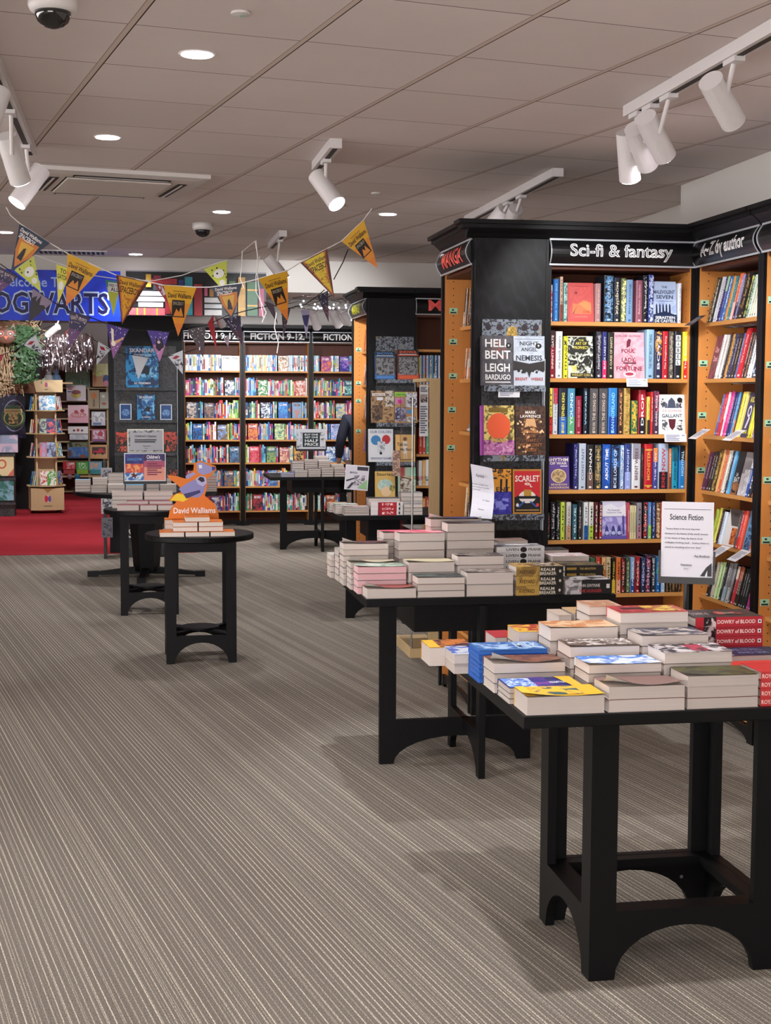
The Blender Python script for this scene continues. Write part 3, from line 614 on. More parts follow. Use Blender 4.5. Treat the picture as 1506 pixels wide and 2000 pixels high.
shelf_row('v', VS, 2.035, 628, c8([
    (116, 140, 480, 'c8ccd0', 'c0303c', None, 'b03040', 0, 0), (146, 196, 430, '1c66b4', None, 'THE GHOST BRIDE/WILLIAMS', '7fb4e8'), (203, 232, 408, 'c8a890', '8a4038', 'FIRE & ASH', '4a2a28', 1), (240, 272, 462, 'a8d8d0', '3a7a80', 'The House of Sand', '2a5a60', 0),
    ('F', 280, 516, 458, 'c8504e', .03, [('n', .1, .08, .9, .9, 'd05a56', 'c85350', .3), ('p', [(.18, .2), (.9, .2), (.9, .5), (.62, .56), (.4, .46), (.2, .47)], 'dd7a50'), ('p', [(.2, .2), (.42, .46), (.3, .3), (.24, .2)], '7a2c30'), ('c', .34, .74, .05, .035, '8c3034'), ('p', [(.42, .46), (.9, .24), (.9, .45), (.7, .53)], 'e88e58'), ('t', 'DUNE', .6, .22, .85, .29, 'c04840'), ('r', .3, .9, .75, .915, 'a83c3c'), ('r', .25, .12, .75, .13, 'e0a088')], 'coral red hardback with an orange desert dune cover, facing out'),
    (520, 570, 468, 'a88080', None, 'Silver', 'c8a8a8', 0), (600, 684, 395, '18202c', '5a8ab8', 'BLADE OF FATE', 'a8c4e0', 0), (690, 742, 416, '23283a', 'c8b890', 'KINGDOM', 'd8d0b0', 4), (750, 796, 420, '5a6040', 'e8e890', 'DEEP FOREST', 'f0f0d8', 0),
    (800, 858, 434, '7a9cc0', None, 'Birdsong', '3a5a80', 0), (884, 944, 440, '8a5262', None, 'Babylon Garden', 'c8a0a8', 0), (948, 990, 395, '16161c', 'c8ccd0', None, 'e0e0e0', 4), (994, 1040, 390, '22306e', 'c0c8e8', 'STARS & BONE', 'c8d0f0', 0),
    ('F', 1048, 1256, 446, 'a9b8d6', .025, [('n', 0, .12, 1, .55, 'b8c6e2', '9fb0d4', .2), ('t', 'THE', .38, .84, .62, .89, '28304a'), ('t', 'MALEVOLENT', .03, .70, .95, .79, '28304a'), ('t', 'SEVEN', .14, .58, .86, .67, '28304a'), ('r', .1, .52, .85, .53, '50587a'), ('r', 0, 0, 1, .2, '1c2848'),
      *[('p', [(x, .2), (x+.09, .2), (x+.075, .42), (x+.045, .47), (x+.015, .42)], '1a2440') for x in (.1, .24, .38, .52, .66)], ('p', [(.0, .2), (.5, .28), (1, .18), (1, .1), (0, .1)], '1c2848'), ('t', 'SEBASTIEN', .08, .09, .92, .16, 'eef2f8'), ('t', 'DE CASTELL', .05, .01, .95, .075, 'eef2f8')], 'pale blue hardback with seven dark figures on its cover'),
    (1262, 1290, 466, 'd8dce4', None, None, '8890a0')]), 'top'+SD, SG)
shelf_row('v', VS, 1.745, 737, c8([
    (112, 165, 888, '8a1c2c', '301018', 'INFINITY GATE', 'f0d8d0', 3), (168, 228, 896, 'e4e4e4', None, 'the book eaters', '808890'), (236, 276, 940, 'e8e43c', '282820', 'ITHACA', '282820', 5),
    ('F', 284, 512, 936, 'd8d8c8', .02, [('n', 0, 0, 1, .98, '22221e', 'd8dccc', .32), ('n', 0, .0, .35, .3, 'd8dccc', 'd8c848', .3), ('c', .54, .78, .3, .19, '26261e'), ('t', 'THE', .44, .88, .64, .92, 'd8cc50'), ('t', 'ART OF', .32, .79, .76, .86, 'd8cc50'), ('t', 'PROPHECY', .26, .69, .82, .76, 'd8cc50'), ('r', .1, .03, .9, .12, '22221e'), ('t', 'WESLEY CHU', .14, .045, .86, .105, 'c8b860')], 'black, white and yellow illustrated hardback facing out'),
    (526, 576, 896, '1c1c22', '686070', 'NIGHT CIRCUS', 'c8c8d0', 0), (582, 624, 900, '2c3270', 'd83060', 'BLACK LAKE CITY', 'e0d8f0', 1), (632, 690, 905, '24241f', None, 'A CURSE OF SAINTS', 'c8c0a0', 0),
    ('F', 696, 970, 902, 'e0a4b0', .028, [('n', 0, 0, 1, 1, 'e4aeb8', 'dc9aa8', .2), ('t', 'CHLOE GONG', .06, .9, .88, .945, '803a50'), ('p', [(.42, .66), (.54, .7), (.58, .84), (.5, .86), (.44, .8)], '6a2438'), ('n', .3, .08, .72, .66, 'e4aeb8', 'b85a70', .5), ('t', 'FOUL', .26, .55, .70, .64, '7a2440'), ('t', 'LADY', .26, .36, .70, .45, '7a2440'), ('t', 'FORTUNE', .08, .17, .92, .26, '7a2440'), ('c', .5, .09, .2, .06, 'f0d8dc'), ('c', .5, .095, .14, .035, 'a83850'), ('r', .3, .32, .72, .345, '4a2430')], 'pale pink hardback with dark red lettering, facing out'),
    (976, 1044, 880, '8fb4d0', None, 'THE FIRST BRIGHT THING', '384a60', 0), (1050, 1116, 896, '2c2c48', 'e0a040', 'BOYS', 'c8ccd8', 5), (1122, 1172, 896, 'b82430', None, 'The Foxglove King', 'f0d0c8'), (1178, 1220, 896, '4a4440', '807868', 'SHADOWS', 'd0c8b8', 0), (1228, 1290, 896, '1c1e28', 'c8ccd0', 'B/A/B/E/L', 'e0e4e8', 6), (1302, 1345, 900, 'f0d838', 'c82c2c', 'The Sisters', 'f8f0e0', 1)]), 'second'+SD, SG)
shelf_row('v', VS, 1.455, 848, c9([
    (103, 138, 125, 'f0d84a', 'cc3028', 'LIGHT', '3a2a20', 1), (143, 186, 125, 'd8dce4', 'c83048', 'ALCHEMIST', '8088a0', 3), (194, 268, 126, '22283a', '2c68c0', 'STEPHEN KING/FAIRY', 'e8e060', 1), (274, 340, 128, '4a90b4', '60a878', 'YOUNG', 'e8f0f0', 1), (347, 400, 196, '8c2038', None, 'BRING ME YOUR CITY', 'd89098'),
    (417, 452, 126, '20242e', '4090c8', 'VOYAGE', 'b8d8f0', 4), (474, 546, 128, '4c4a4c', '58565a', 'THE SONG OF/THE OWL', 'c8b8a8', 0), (554, 628, 128, '4c4a4c', '58565a', 'THE SONG OF/THE OWL', 'c8b8a8', 0), (636, 714, 124, '2c7cc4', '1c3c98', 'HOPELAND/IAN', '90d0f0', 1), (726, 770, 126, '3a2a28', 'd87038', 'PALACE', 'e8a878', 4), (778, 832, 126, 'c8a860', '9a7838', None, '8a6830', 0),
    (842, 900, 236, '3a6a44', 'd8a440', 'THE GARDEN', 'e8d048', 0), (908, 972, 142, 'b02838', '1c1c28', 'DROP', 'e8e8e8', 1), (982, 1010, 202, 'e0c860', '303028', None, '303028', 1), (1014, 1036, 160, 'c83030', None, None, 'f0e0d0'), (1042, 1090, 150, '443048', 'c04860', 'BABEL RISES', 'e0c8d0', 5),
    ('F', 1096, 1336, 184, 'e6e6e4', .03, [('r', .06, .05, .94, .95, 'eceeea'), ('n', .1, .66, .3, .9, 'ecebe8', '484a54', .5), ('n', .7, .66, .9, .9, 'ecebe8', '484a54', .5), ('p', [(.34, .66), (.66, .66), (.62, .84), (.5, .93), (.38, .84)], '4a5266'), ('r', .24, .66, .34, .78, '5c6478'), ('r', .66, .66, .76, .78, '5c6478'), ('t', 'V.E. SCHWAB', .14, .56, .86, .62, 'b89098'), ('t', 'GALLANT', .12, .42, .88, .51, '485468'), ('p', [(.36, .38), (.64, .38), (.6, .18), (.5, .1), (.4, .18)], '5c2430'), ('n', .12, .1, .34, .36, 'ecebe8', '50545c', .5), ('n', .66, .1, .88, .36, 'ecebe8', '50545c', .5), ('c', .8, .86, .1, .065, '1c1c20')], 'white hardback with an upside-down mansion drawing, facing out')]), 'third'+SD, SG)
shelf_row('v', VS, 1.168, 956, c9([
    ('F', 98, 298, 740, '5a4386', .045, [('r', 0, 0, 1, 1, '5e468c'), ('t', 'RHYTHM', .04, .85, .96, .95, 'e4dcc8'), ('t', 'OF WAR', .14, .75, .9, .83, 'e4dcc8'), ('c', .52, .41, .34, .21, 'e0c890'), ('c', .52, .41, .3, .185, '8a7458', 'c8a878'), ('t', 'BRANDON', .18, .12, .88, .18, 'd8c090'), ('t', 'SANDERSON', .08, .03, .96, .09, 'd8c090'), ('r', .6, .69, .92, .72, 'd8d0e0')], 'purple hardback with a round gold emblem at the shelf end'),
    (328, 368, 626, '2c2c6c', 'a0a4d8', None, 'd8d8f0', 4), (374, 436, 620, 'b4c0d0', '3a5cb0', 'CONSTANT', '5a6474', 9), (446, 508, 630, '24242a', '685048', 'CONAN', 'e4e0d8', 1), (516, 574, 632, '2e2c2c', '8a7850', 'THE GIANT & KING', 'd8c080', 0), (584, 656, 628, '1c4a9c', '2c64c8', 'ABOUT TIME', 'f0f0f4', 0), (662, 734, 635, '1c2440', '3c78c8', 'LORDS OF/ICE', 'c8d8f0', 5), (745, 776, 636, '90b0d8', 'd8e0f0', None, '384878'), (780, 838, 626, '2c3c7c', '90a0d8', 'EVERNIGHT', 'c0c8f0', 1), (846, 924, 622, 'd4d8dc', '90909c', 'BRENT WEEKS', '6a3038', 3), (928, 950, 660, '1c1c1e', 'c0c0c4', None, 'c83030', 4),
    (956, 1030, 626, 'b82028', 'd8a048', 'MONSTERS', 'd8a850', 2), (1036, 1078, 660, '404890', 'e08848', 'THE WAY', 'e0d8f0', 3), (1082, 1170, 622, 'a8b8d0', '1c1c24', 'KNOW/ONE', 'c03840', 1), (1176, 1200, 665, 'd08058', '803820', None, 'f0d8b8', 1), (1206, 1258, 655, '1c98b8', '1c6878', 'AGNES MISSERY', '1c2a50', 3), (1268, 1330, 640, '1c78c0', '181c24', None, 'b0d8f0', 3)]), 'fourth'+SD, SG)
shelf_row('v', VS, .905, 1054, c9([
    (94, 118, 1240, '1c1c20', 'd8d8d8', None, 'c83848', 4), (124, 168, 1146, '1a1a1e', 'e8e8e8', None, 'c8c8c8', 4), (172, 208, 1146, '1a1a1e', 'e8e8e8', None, 'c8c8c8', 4), (212, 250, 1145, 'c8dc50', None, 'ALIEN', '30381c'), (262, 304, 1145, 'd0ccc8', 'c89878', 'STARS END', '605858', 1), (316, 360, 1166, '305a68', '88b8c8', 'BLUE', 'c8e0e8', 4), (368, 404, 1150, '1c1e22', 'c07850', None, 'e0e0e0', 4), (416, 456, 1146, 'd8dce0', '1c5aa0', 'LIFT OFF', '303848', 1), (464, 506, 1146, 'dcdcd4', 'a8c840', 'HOME', '303828', 1), (514, 548, 1146, '5c1c24', '201418', 'MARS', 'e0c8c0', 0), (554, 586, 1144, '1c1a1c', 'b83028', 'CRISIS', 'e0e0e0', 0),
    ('F', 588, 806, 1142, 'cac8dc', .02, [('r', 0, 0, 1, .6, '7c74b4'), ('n', 0, .1, 1, .58, '8a84c4', 'b8b0dc', .25), ('p', [(0, .6), (1, .6), (1, .9), (.7, .82), (.4, .93), (0, .86)], 'dcdce4'), ('t', 'The Essential', .25, .74, .75, .79, '706c90'), ('t', 'Tommorow Today', .2, .67, .82, .72, '706c90'), ('r', .84, .12, .92, .55, '4c4488'), ('p', [(.82, .55), (.94, .55), (.88, .64)], '4c4488'), *[('p', [(x, .1), (x+.2, .1), (x+.16, .3), (x+.1, .38), (x+.04, .3)], '3c3c80') for x in (.1, .36, .6)], *[('c', x, .16, .08, .05, 'b0b8e0') for x in (.2, .46, .7)], ('r', .0, .0, 1, .08, '5a50a0')], 'white and violet paperback showing a misty city, facing out'),
    (808, 824, 1150, 'c84058', None, None, 'f0d8e0'), (828, 848, 1176, 'dcd4a8', None, None, '605838'), (850, 868, 1176, 'dcd4a8', None, None, '605838'), (870, 888, 1176, 'd8d0a4', None, None, '605838'), (892, 936, 1150, '8c8890', 'b07888', 'RUST', '402838', 1), (946, 984, 1142, '18181c', 'd83838', 'CONTACT', 'e8e8e8', 0), (990, 1022, 1146, '5c88c0', '90c850', None, 'd8e8f8', 1), (1028, 1058, 1146, '202a50', '5070c0', 'NOVA', 'c8d0f0', 0), (1064, 1100, 1148, '5c4434', 'e0b080', 'DUST', 'f0d8b8', 0), (1106, 1140, 1150, 'd87060', '903028', None, 'f0e0d0', 0), (1146, 1180, 1150, '28486c', None, None, 'd8d8e0'), (1186, 1226, 1160, 'c8c0b0', None, 'THE EXPANSE', '404040'), (1234, 1270, 1150, '1c1c20', None, None, 'd8b060'), (1276, 1320, 1155, '7c2c38', None, 'VOID', 'e0d0c8')]), 'fifth'+SD, SG)
shelf_row('v', VS, .62, 1161, c10([
    (200, 232, 430, '2c3c60', None, 'EDEN', 'd8d8e0'), (236, 266, 425, 'c8b8a0', None, None, '483828'), (270, 300, 430, '5c2c2c', None, 'SAGA', 'e8d0b0'), (304, 340, 425, '1c1c20', '9c9c9c', None, 'd8d8d8', 4), (344, 376, 430, '3c6c50', None, 'IRIS', 'd8e0c8'), (380, 410, 425, 'c04838', None, None, 'f0e0d0'),
    (416, 442, 426, 'd87838', 'e8b880', 'SOLAR', '402818', 3), (446, 476, 426, 'd8c8a0', 'a89060', 'ORBIT', '483820', 0), (483, 508, 430, '1c1a18', 'd8b840', 'SHATTERED', 'e8d050', 1), (511, 541, 426, 'e07840', 'f0b898', 'COMET', '602818', 1), (545, 570, 430, '401c20', 'c83838', 'THE LAST', 'e8d8d0', 0), (574, 600, 430, '384438', '6c8858', 'MOSS', 'c8d8b0', 0), (604, 632, 426, '8cb0d8', '2c4c90', 'PAPRIKA', 'f0f4f8', 1), (636, 666, 422, 'b82830', '501018', 'FOSSX', 'f0e8e0', 0), (670, 698, 426, '1c2440', '5868a0', 'NEXT', 'd8d8f0', 0), (702, 736, 412, '28203c', 'd06078', 'DRIFT', 'c8d0e8', 0), (740, 764, 424, '20242c', '90989c', 'BLADE', 'e0e4e8', 0), (768, 796, 420, '1c60a8', '40a888', 'ROVER', 'c8e8f8', 5), (800, 828, 430, '2868b8', 'b0c8e0', 'ARK', 'f0f4f8', 1)] +
    [(832+q*20, 850+q*20, 560, '1c1816', '8a6848', None, 'b89870', 0) for q in range(5)]), 'sixth'+SD, SG)
# right-hand alphabet bookcase: books lean back in the racks
AG = 'books in the author alphabet bookcase'; AD = ' shelf of author alphabet bookcase'
def az(l, y0, sc): return [(1306+i[0]/sc, 1306+i[1]/sc, y0+i[2]/sc)+tuple(i[3:]) if i[0] != 'F' else ('F', 1306+i[1]/sc, 1306+i[2]/sc, y0+i[3]/sc)+tuple(i[4:]) for i in l]
UA = 2.875+.03
shelf_row('u', UA, 2.035, 612, az([(345, 366, 800, '2c2824', 'b08848', None, 'd8c8a0', 0), (367, 388, 800, '3c3834', 'd8d0c0', None, 'e0e0e0', 0), (392, 410, 790, 'e0e4e8', None, None, '8890a0'), (412, 432, 790, 'd0d8e4', None, None, '7080a0'), (434, 456, 790, '38285c', 'e8e0f0', None, 'f0f0f0', 4), (458, 482, 785, '3c58a8', 'a8d8a0', None, 'e0e8f8', 3), (484, 502, 785, '2c78b8', 'e8f0f0', None, 'f0f0f8', 0), (504, 524, 782, 'd89048', None, None, '604020'), (526, 546, 782, '3c8888', None, None, 'd8e8e0'), (548, 566, 785, '2c7080', None, None, 'd8e8e0'), (568, 598, 758, 'e06a3c', 'f0c8c0', None, 'f0e8e0', 1), (600, 620, 765, '8c88b8', '302848', None, 'f0f0f0', 1), (622, 642, 765, '2c2438', 'd8b878', None, 'e8d8b0', 4), (644, 698, 745, '201c1a', 'a8783c', None, 'd8b878', 4), (702, 722, 770, '2c3028', 'd8e060', None, 'd8e0c8', 0), (724, 748, 770, 'd8e4d8', '408048', None, '304828', 0), (752, 774, 720, 'e0e0cc', None, None, '707058'), (776, 798, 720, 'dcdcc8', None, None, '707058'), (800, 822, 715, 'e4e4d4', None, None, '707058'), (824, 860, 712, 'dce0d0', '88a8d0', None, '707058', 1)], 380, 5), 'top'+AD, AG, back=13, depth=.13)
shelf_row('u', UA, 1.745, 724, az([('F', 340, 408, 1370, '6c3a48', .03, [('n', 0, 0, 1, 1, '6c3a48', '8c4c58', .3), ('t', 'One', .2, .6, .7, .75, 'e8b8c0'), ('t', 'Dark', .2, .4, .8, .52, 'e8b8c0')], 'dusky red book lying against the rack at the shelf left end'), (414, 440, 1355, 'e4e4e4', None, None, '888888'), (442, 466, 1355, 'd8d4d0', None, None, '604840'), (470, 494, 1350, '2c2c38', 'd8c8a0', None, 'e8e0d0', 4), (496, 520, 1350, 'c89850', None, None, '3c2c1c'), (522, 548, 1345, '3a3a58', 'c8a848', None, 'e0d0a0', 4), (550, 574, 1345, '28283c', 'c8a0b0', None, 'd8d8e8', 4), (576, 602, 1340, '2c2420', 'b88c50', None, 'd8c090', 4), (604, 624, 1340, '5868a0', None, None, 'd8e0f0'), (628, 676, 1290, 'c82430', 'd83c44', None, 'f0e0e0', 0), (680, 700, 1330, '28242c', 'b88878', None, 'd8c8c0', 0), (702, 724, 1330, '2c2a2c', 'a87858', None, 'd8c8c0', 0), (728, 750, 1318, 'e0e0e4', None, None, '585868'), (752, 774, 1318, 'e0e0e4', None, None, '585868'), (778, 850, 1320, '38465c', 'c8d8e8', None, 'e8f0f8', 4)], 380, 5), 'second'+AD, AG, back=13, depth=.13)
shelf_row('u', UA, 1.455, 840, az([(372, 386, 30, '4868b0', None, None, 'e0e8f0'), (388, 404, 20, 'b82c48', None, None, 'f0e0e8'), (406, 420, 15, 'c02838', None, None, 'f0e0e8'), (422, 436, 12, 'e8e0e4', 'c83048', None, 'c83048', 1), (438, 456, 5, 'd82c88', None, None, 'f0d8e8'), (458, 474, 10, 'e04898', None, None, 'f0d8e8'), (476, 492, 15, '282858', 'c890c0', None, 'e8e0f0', 4), (494, 510, 15, '383c78', None, None, 'd8d8f0'), (512, 528, 12, '48a0d0', None, None, 'e8f0f8'), (530, 544, 15, '2c2c4c', 'd87838', None, 'e8d8c8', 1), (548, 568, 10, 'f0d848', None, None, '504818'), (570, 590, 8, 'e8d87c', None, None, '504818'), ('F', 594, 660, 20, '3a3858', .025, [('t', 'ASC', .25, .78, .8, .9, 'e8d840'), ('c', .5, .58, .25, .13, 'd8d8e8'), ('c', .5, .58, .14, .08, '3a3858'), ('p', [(.3, .2), (.6, .5), (.75, .42), (.5, .2)], 'd0c8e0'), ('t', 'FEAR', .2, .08, .8, .16, 'e8d840')], 'dark violet book with yellow lettering facing out in the rack'), (664, 686, 5, 'f0e448', None, None, '585018'), (688, 708, 0, 'e8d840', None, None, '585018'), (710, 732, 15, 'a8889c', None, None, 'e8e0e8'), (734, 768, 8, '9c7c8c', 'd8c8a8', None, 'e8e0e8', 0)], 760, 4.545), 'third'+AD, AG, back=13, depth=.13)
shelf_row('u', UA, 1.168, 960, az([(262, 280, 545, '58284c', None, None, 'd8b8d0'), (282, 300, 545, '48203c', None, None, 'd8b8d0'), (304, 322, 540, '2c2420', None, None, 'e8e8e8'), (324, 344, 540, '241f1c', None, None, 'e8e8e8'), (346, 376, 520, '3a2c20', 'b09048', 'ELBOW', 'd8b868', 0), (380, 398, 525, 'd8a868', None, None, '583818'), (400, 420, 525, 'd0603c', None, None, 'f0d8c8'), (422, 442, 530, 'dcd8c8', None, None, '606050'), (444, 460, 530, 'd8d8d0', None, None, '606050'), (462, 478, 535, '2c3040', 'e0e8f0', None, 'f0f0f0', 4), (480, 500, 535, '60a8d8', None, None, 'f0f4f8'), ('F', 504, 562, 540, '201c1a', .025, [('n', 0, 0, 1, .3, '201c1a', 'a8703c', .3), ('t', 'LA', .3, .42, .6, .5, 'e8e8e8'), ('t', 'BAT', .15, .28, .9, .4, 'e8e8e8')], 'black book with bold white lettering facing out in the rack'), ('F', 566, 636, 548, '8c8688', .03, [('n', .3, 0, 1, .6, 'b8b8bc', 'd8d8dc', .2), ('r', 0, 0, .35, .5, 'c8c4c8')], 'plain grey and white book facing out in the rack'), (640, 668, 560, '2850a0', 'd8e0e8', None, 'f0f0f8', 3), (672, 700, 560, '24242c', None, 'PREY', 'e8e8e8'), (702, 748, 555, '20202c', 'e88838', 'GOLLA', 'f0a040', 0)], 760, 4.545), 'fourth'+AD, AG, back=13, depth=.13)
shelf_row('u', UA, .905, 1075, az([(330, 352, 1050, 'a8b848', None, None, '404818'), (356, 376, 1040, 'e0dc60', None, None, '404818'), (380, 400, 1050, '38201c', None, None, 'd8c8c0'), (404, 432, 1075, 'd8e4f0', None, None, '8098b8'), ('F', 436, 540, 1050, 'd8d4d0', .03, [('r', 0, .55, 1, 1, '56504e'), ('p', [(0, .55), (0, .98), (.7, .2), (1, .2), (1, 0), (0, 0)], 'e0dedc'), ('n', .5, .05, .95, .5, 'd8783c', '7a3018', .6), ('t', 'FIRE', .4, .8, .85, .9, '2c2826')], 'white and grey book with a fiery picture facing out'), (544, 560, 1075, '4c4848', None, None, 'd8d8d8'), (563, 586, 1065, 'c82c2c', None, None, 'f0e0e0'), (588, 606, 1065, 'e05840', None, None, 'f0e0e0'), ('F', 610, 678, 1070, '5a90b8', .03, [('p', [(.4, 1), (1, 1), (1, .6)], '2c3438'), ('t', 'B', .3, .66, .5, .78, '182838'), ('t', 'III', .25, .48, .7, .58, '182838'), ('n', .15, .02, .85, .4, '5a90b8', '182848', .5)], 'steel blue book with dark figures facing out'), (682, 706, 1080, 'b85868', 'e8a050', None, 'f0e0d8', 0), (708, 740, 1085, 'd8c8b8', None, None, '584838')], 760, 4.545), 'fifth'+AD, AG, back=13, depth=.13)
shelf_row('u', UA, .62, 1180, az([(300, 330, 1540, '201c1e', None, None, 'e8e8e8'), (334, 354, 1520, 'b8b0a0', None, None, '484438'), (358, 378, 1520, 'c8dca8', None, None, '384828'), (380, 402, 1520, 'b8d898', None, None, '384828'), (406, 428, 1525, '1c1c20', None, None, 'e8e8e8'), (432, 464, 1525, '88888c', 'a8c8d8', None, 'e8e8e8', 1), (468, 492, 1530, '98989c', 'd8e0e4', None, '484848', 1), (496, 510, 1540, '2c2024', None, None, 'e8e8e8'), (514, 538, 1560, 'b82c34', 'e8e0d0', None, 'f0e8e0', 3), (542, 560, 1560, '2c2420', 'a8583c', None, 'e8d8c8', 3), (562, 580, 1570, '2c2420', 'b8683c', None, 'e8d8c8', 3), (584, 604, 1580, '1c1c1c', None, None, 'd8d8d8'), (606, 626, 1580, '1c2424', None, None, 'd8d8d8'), (628, 648, 1580, '1c2424', None, None, 'd8d8d8'), (652, 672, 1590, 'b83c88', None, None, 'f0d8e8'), (676, 694, 1600, '5848a8', None, None, 'e0e0f0'), (698, 720, 1610, 'e0d8d0', None, None, '484848')], 760, 4.545), 'lowest'+AD, AG, back=13, depth=.13)
for zz, yb in ((2.035, 595), (1.745, 722), (1.455, 845), (1.168, 970), (.905, 1090), (.62, 1210)):
    v0 = 6.10; m = None
    shelf_row('u', UA, zz, yb, [(1500+q*7, 1506.5+q*7, yb-80+q, R.choice(('e0e4e8', 'c84838', '2c3c80', '48a0c0', 'e8d8b0')), None, None, '303030') for q in range(4)], f'{ORD[ZS.index(zz)]} shelf at the right edge', 'books in the bookcase at the right edge', back=13, depth=.13)
# comics in the narrow cases (spines facing left)
def comic_row(u, z, v0, v1, cols, h, desc, grp, w=.022, y1=.13, rc=.11):
    n = 0; v = v1
    while v-w > v0:
        col = cols[n % len(cols)]; c2 = cols[(n*2+1) % len(cols)]
        m = spine_book(w-.001, h, y1, col, c2, None, 'e8e8e8' if cname(col) in ('black', 'navy', 'red', 'brown') else '282828', (1, 0, 3, 4)[n % 4])
        o = m.build('comic_book'); place(o, fr(u, v, z+.0008, -math.pi/2), lean_mtx(0, rc, 0, 0, 4)); n += 1; v -= w
        tag(o, f'{cname(col)} comic, {ORD[min(n-1, 29)]} from the far end on the {desc}', 'book', grp)
pal1 = ['2c2430', 'e8e0d8', '40384c', 'c8883c', '1c1c24']; pal2 = ['e8e4dc', 'd87838', 'e8e8e8', 'c8b8a0']; pal3 = ['e0d8cc', 'c85848', '302c30', 'e8e0d0', 'b08868']; pal4 = ['d8b070', 'e8e8f0', '2c2c34', '5878a0']
for z, v0, v1, pl, h, d, rc in ((2.035, 7.14, 7.79, pal1, .21, 'top shelf of near comics case', .105), (1.745, 7.14, 7.76, pal2, .17, 'second shelf of near comics case', .105), (1.168, 7.14, 7.6, pal4, .2, 'fourth shelf of near comics case', .105), (.905, 7.14, 7.74, ['e8e4dc', 'd8a850', '2c2c30', 'e8e0e0'], .24, 'fifth shelf of near comics case', .105), (.62, 7.14, 7.8, pal3, .2, 'sixth shelf of near comics case', .105)):
    comic_row(1.702, z, v0, v1, pl, h, d, 'comics in the near comics case', rc=rc, w=.03)
o = MB().blob((0, 0, .03), (.028, .028, .03), col='8c98a8', n=14).blob((0, 0, .012), (.04, .04, .012), col='e0e0e0', n=14).build('round_figurine', loc=F(1.83, 7.6, 1.4555)); tag(o, 'small grey dome figurine on the bare shelf of the near comics case', 'figurine')
for z, pl, h, d in ((2.035, ['d87838', 'c86848', 'e09858'], .19, 'top shelf of farther comics case'), (1.745, pal3, .18, 'second shelf of farther comics case'), (1.455, pal2, .2, 'third shelf of farther comics case'), (1.168, ['8c70a8', 'e0a8b8', '6850a0', '78b0d0'], .19, 'fourth shelf of farther comics case')):
    comic_row(1.888, z, 11.62, 12.34, pl, h, d, 'comics in the farther comics case', w=.04, rc=.085)
P3 = lambda x0, x1, y0, y1, v: (PV(x0, y1, v)[0], PV(x1, y1, v)[0], PV(x0, y1, v)[1], PV(x0, y0, v)[1])
# right of the farther pillar: tall thin comics on the case's shelves
cols = ['e8d060', 'f0e060', 'e8e8e0', '3878c0', 'c8d8e8', 'b83838', 'e8e8e8', '3c68b0', 'f0e8c0', '60a8d0', '2c2c30', 'f0f0f0', '2c60a0', 'e8e8e8']
for q, c in enumerate(cols):
    u0 = PV(815+q*3.3, 680, VC)[0]; m = spine_book(.0125, .24 if q > 1 else .225, .15, c, cols[(q*3+2) % 14], None, '404040', (4, 1, 0)[q % 3]); o = m.build('comic_book'); place(o, fr(u0, VC+.02, 1.746), Matrix.Identity(4)); tag(o, f'{cname(c)} thin comic, {ORD[q]} from left under the red sign by the far pillar', 'book', 'thin comics under the red painted sign')
for q, (c, c2) in enumerate((('b82830', '1c1c1c'), ('241c20', 'd8d8d8'), ('28202c', 'c03038'), ('c02c34', 'e8e8e8'))):
    u0 = PV(819+q*6.5, 740, VC)[0]; m = spine_book(.026, .24, .15, c, c2, None, 'e0e0e0', 4); o = m.build('comic_book'); place(o, fr(u0, VC+.02, 1.456), Matrix.Identity(4)); tag(o, f'red and black comic volume, {ORD[q]} from left below the thin comics', 'book', 'red and black comic volumes')
for z in (1.168, .905, .62):
    for q in range(12):
        c = R.choice(['c84838', 'e8e8e8', '2c2c40', '3c68b0', 'e8b060', '50a080']); u0 = PV(820, 740, VC)[0]+.03*q; o = spine_book(.028, R.uniform(.17, .22), .14, c, None, None, 'e8e8e8').build('comic_book'); place(o, fr(u0, VC+.02, z+.001), Matrix.Identity(4)); tag(o, f'{cname(c)} comic, {ORD[q]} from left on the {dict([(1.168, "fourth"), (.905, "fifth"), (.62, "sixth")])[z]} shelf behind the glass cabinet', 'book', 'comics behind the glass cabinet')
# ---------------------------------------------------------------- patterned display racks on the end pillars
def rack(u0, u1, z0, z1, v, ledges, lab, mt='damask_light', mt2='damask_dark', art_=None):
    e = empty('display_rack', u0, v, 0, 0, lab, 'display rack'); W = u1-u0
    MB().box(0, -.008, z0, W, -.0005, z1, mt2).build('back_board', e)
    m = MB().box(0, -.0085, z1-.14, W, -.0081, z1, mt)
    if art_: m.art((0, -.0088, z1-.13), (W, 0, 0), (0, 0, .12), art_, .0003)
    m.build('crest_board', e)
    for z in ledges:
        m = MB(); m.box(-.002, -.075, z-.004, W+.005, -.0086, z, mt2); m.box(-.002, -.079, z-.03, W+.005, -.0755, z, mt); m.build('ledge', e)
    MB().box(W+.006, -.05, z0, W+.010, -.001, z1-.2, 'trim_grey').build('side_rail', e)
    return e
u0, u1, z0, z1 = P3(938, 1053, 623, 1036, VB-.01)
LZ = [PV(1000, y, VB-.06)[1] for y in (753, 889, 1004)]
rack(u0, u1, z0, z1, VB-.001, LZ, 'patterned grey display rack with gold crests on the near pillar', art_=[('c', .5, .45, .09, .35, 'a8842c', 'd8b868'), ('c', .5, .45, .045, .24, '8a6c28', 'c8a858'), ('t', 'W', .09, .1, .2, .4, '2c2c3a'), ('t', 'W', .80, .1, .91, .4, '2c2c3a'), *[('c', x, .75, .05, .14, '2c2834', '3c2830') for x in (.1, .29, .71, .9)], *[('c', x, .3, .06, .18, '3a2834', '2c3040') for x in (.3, .68)]])
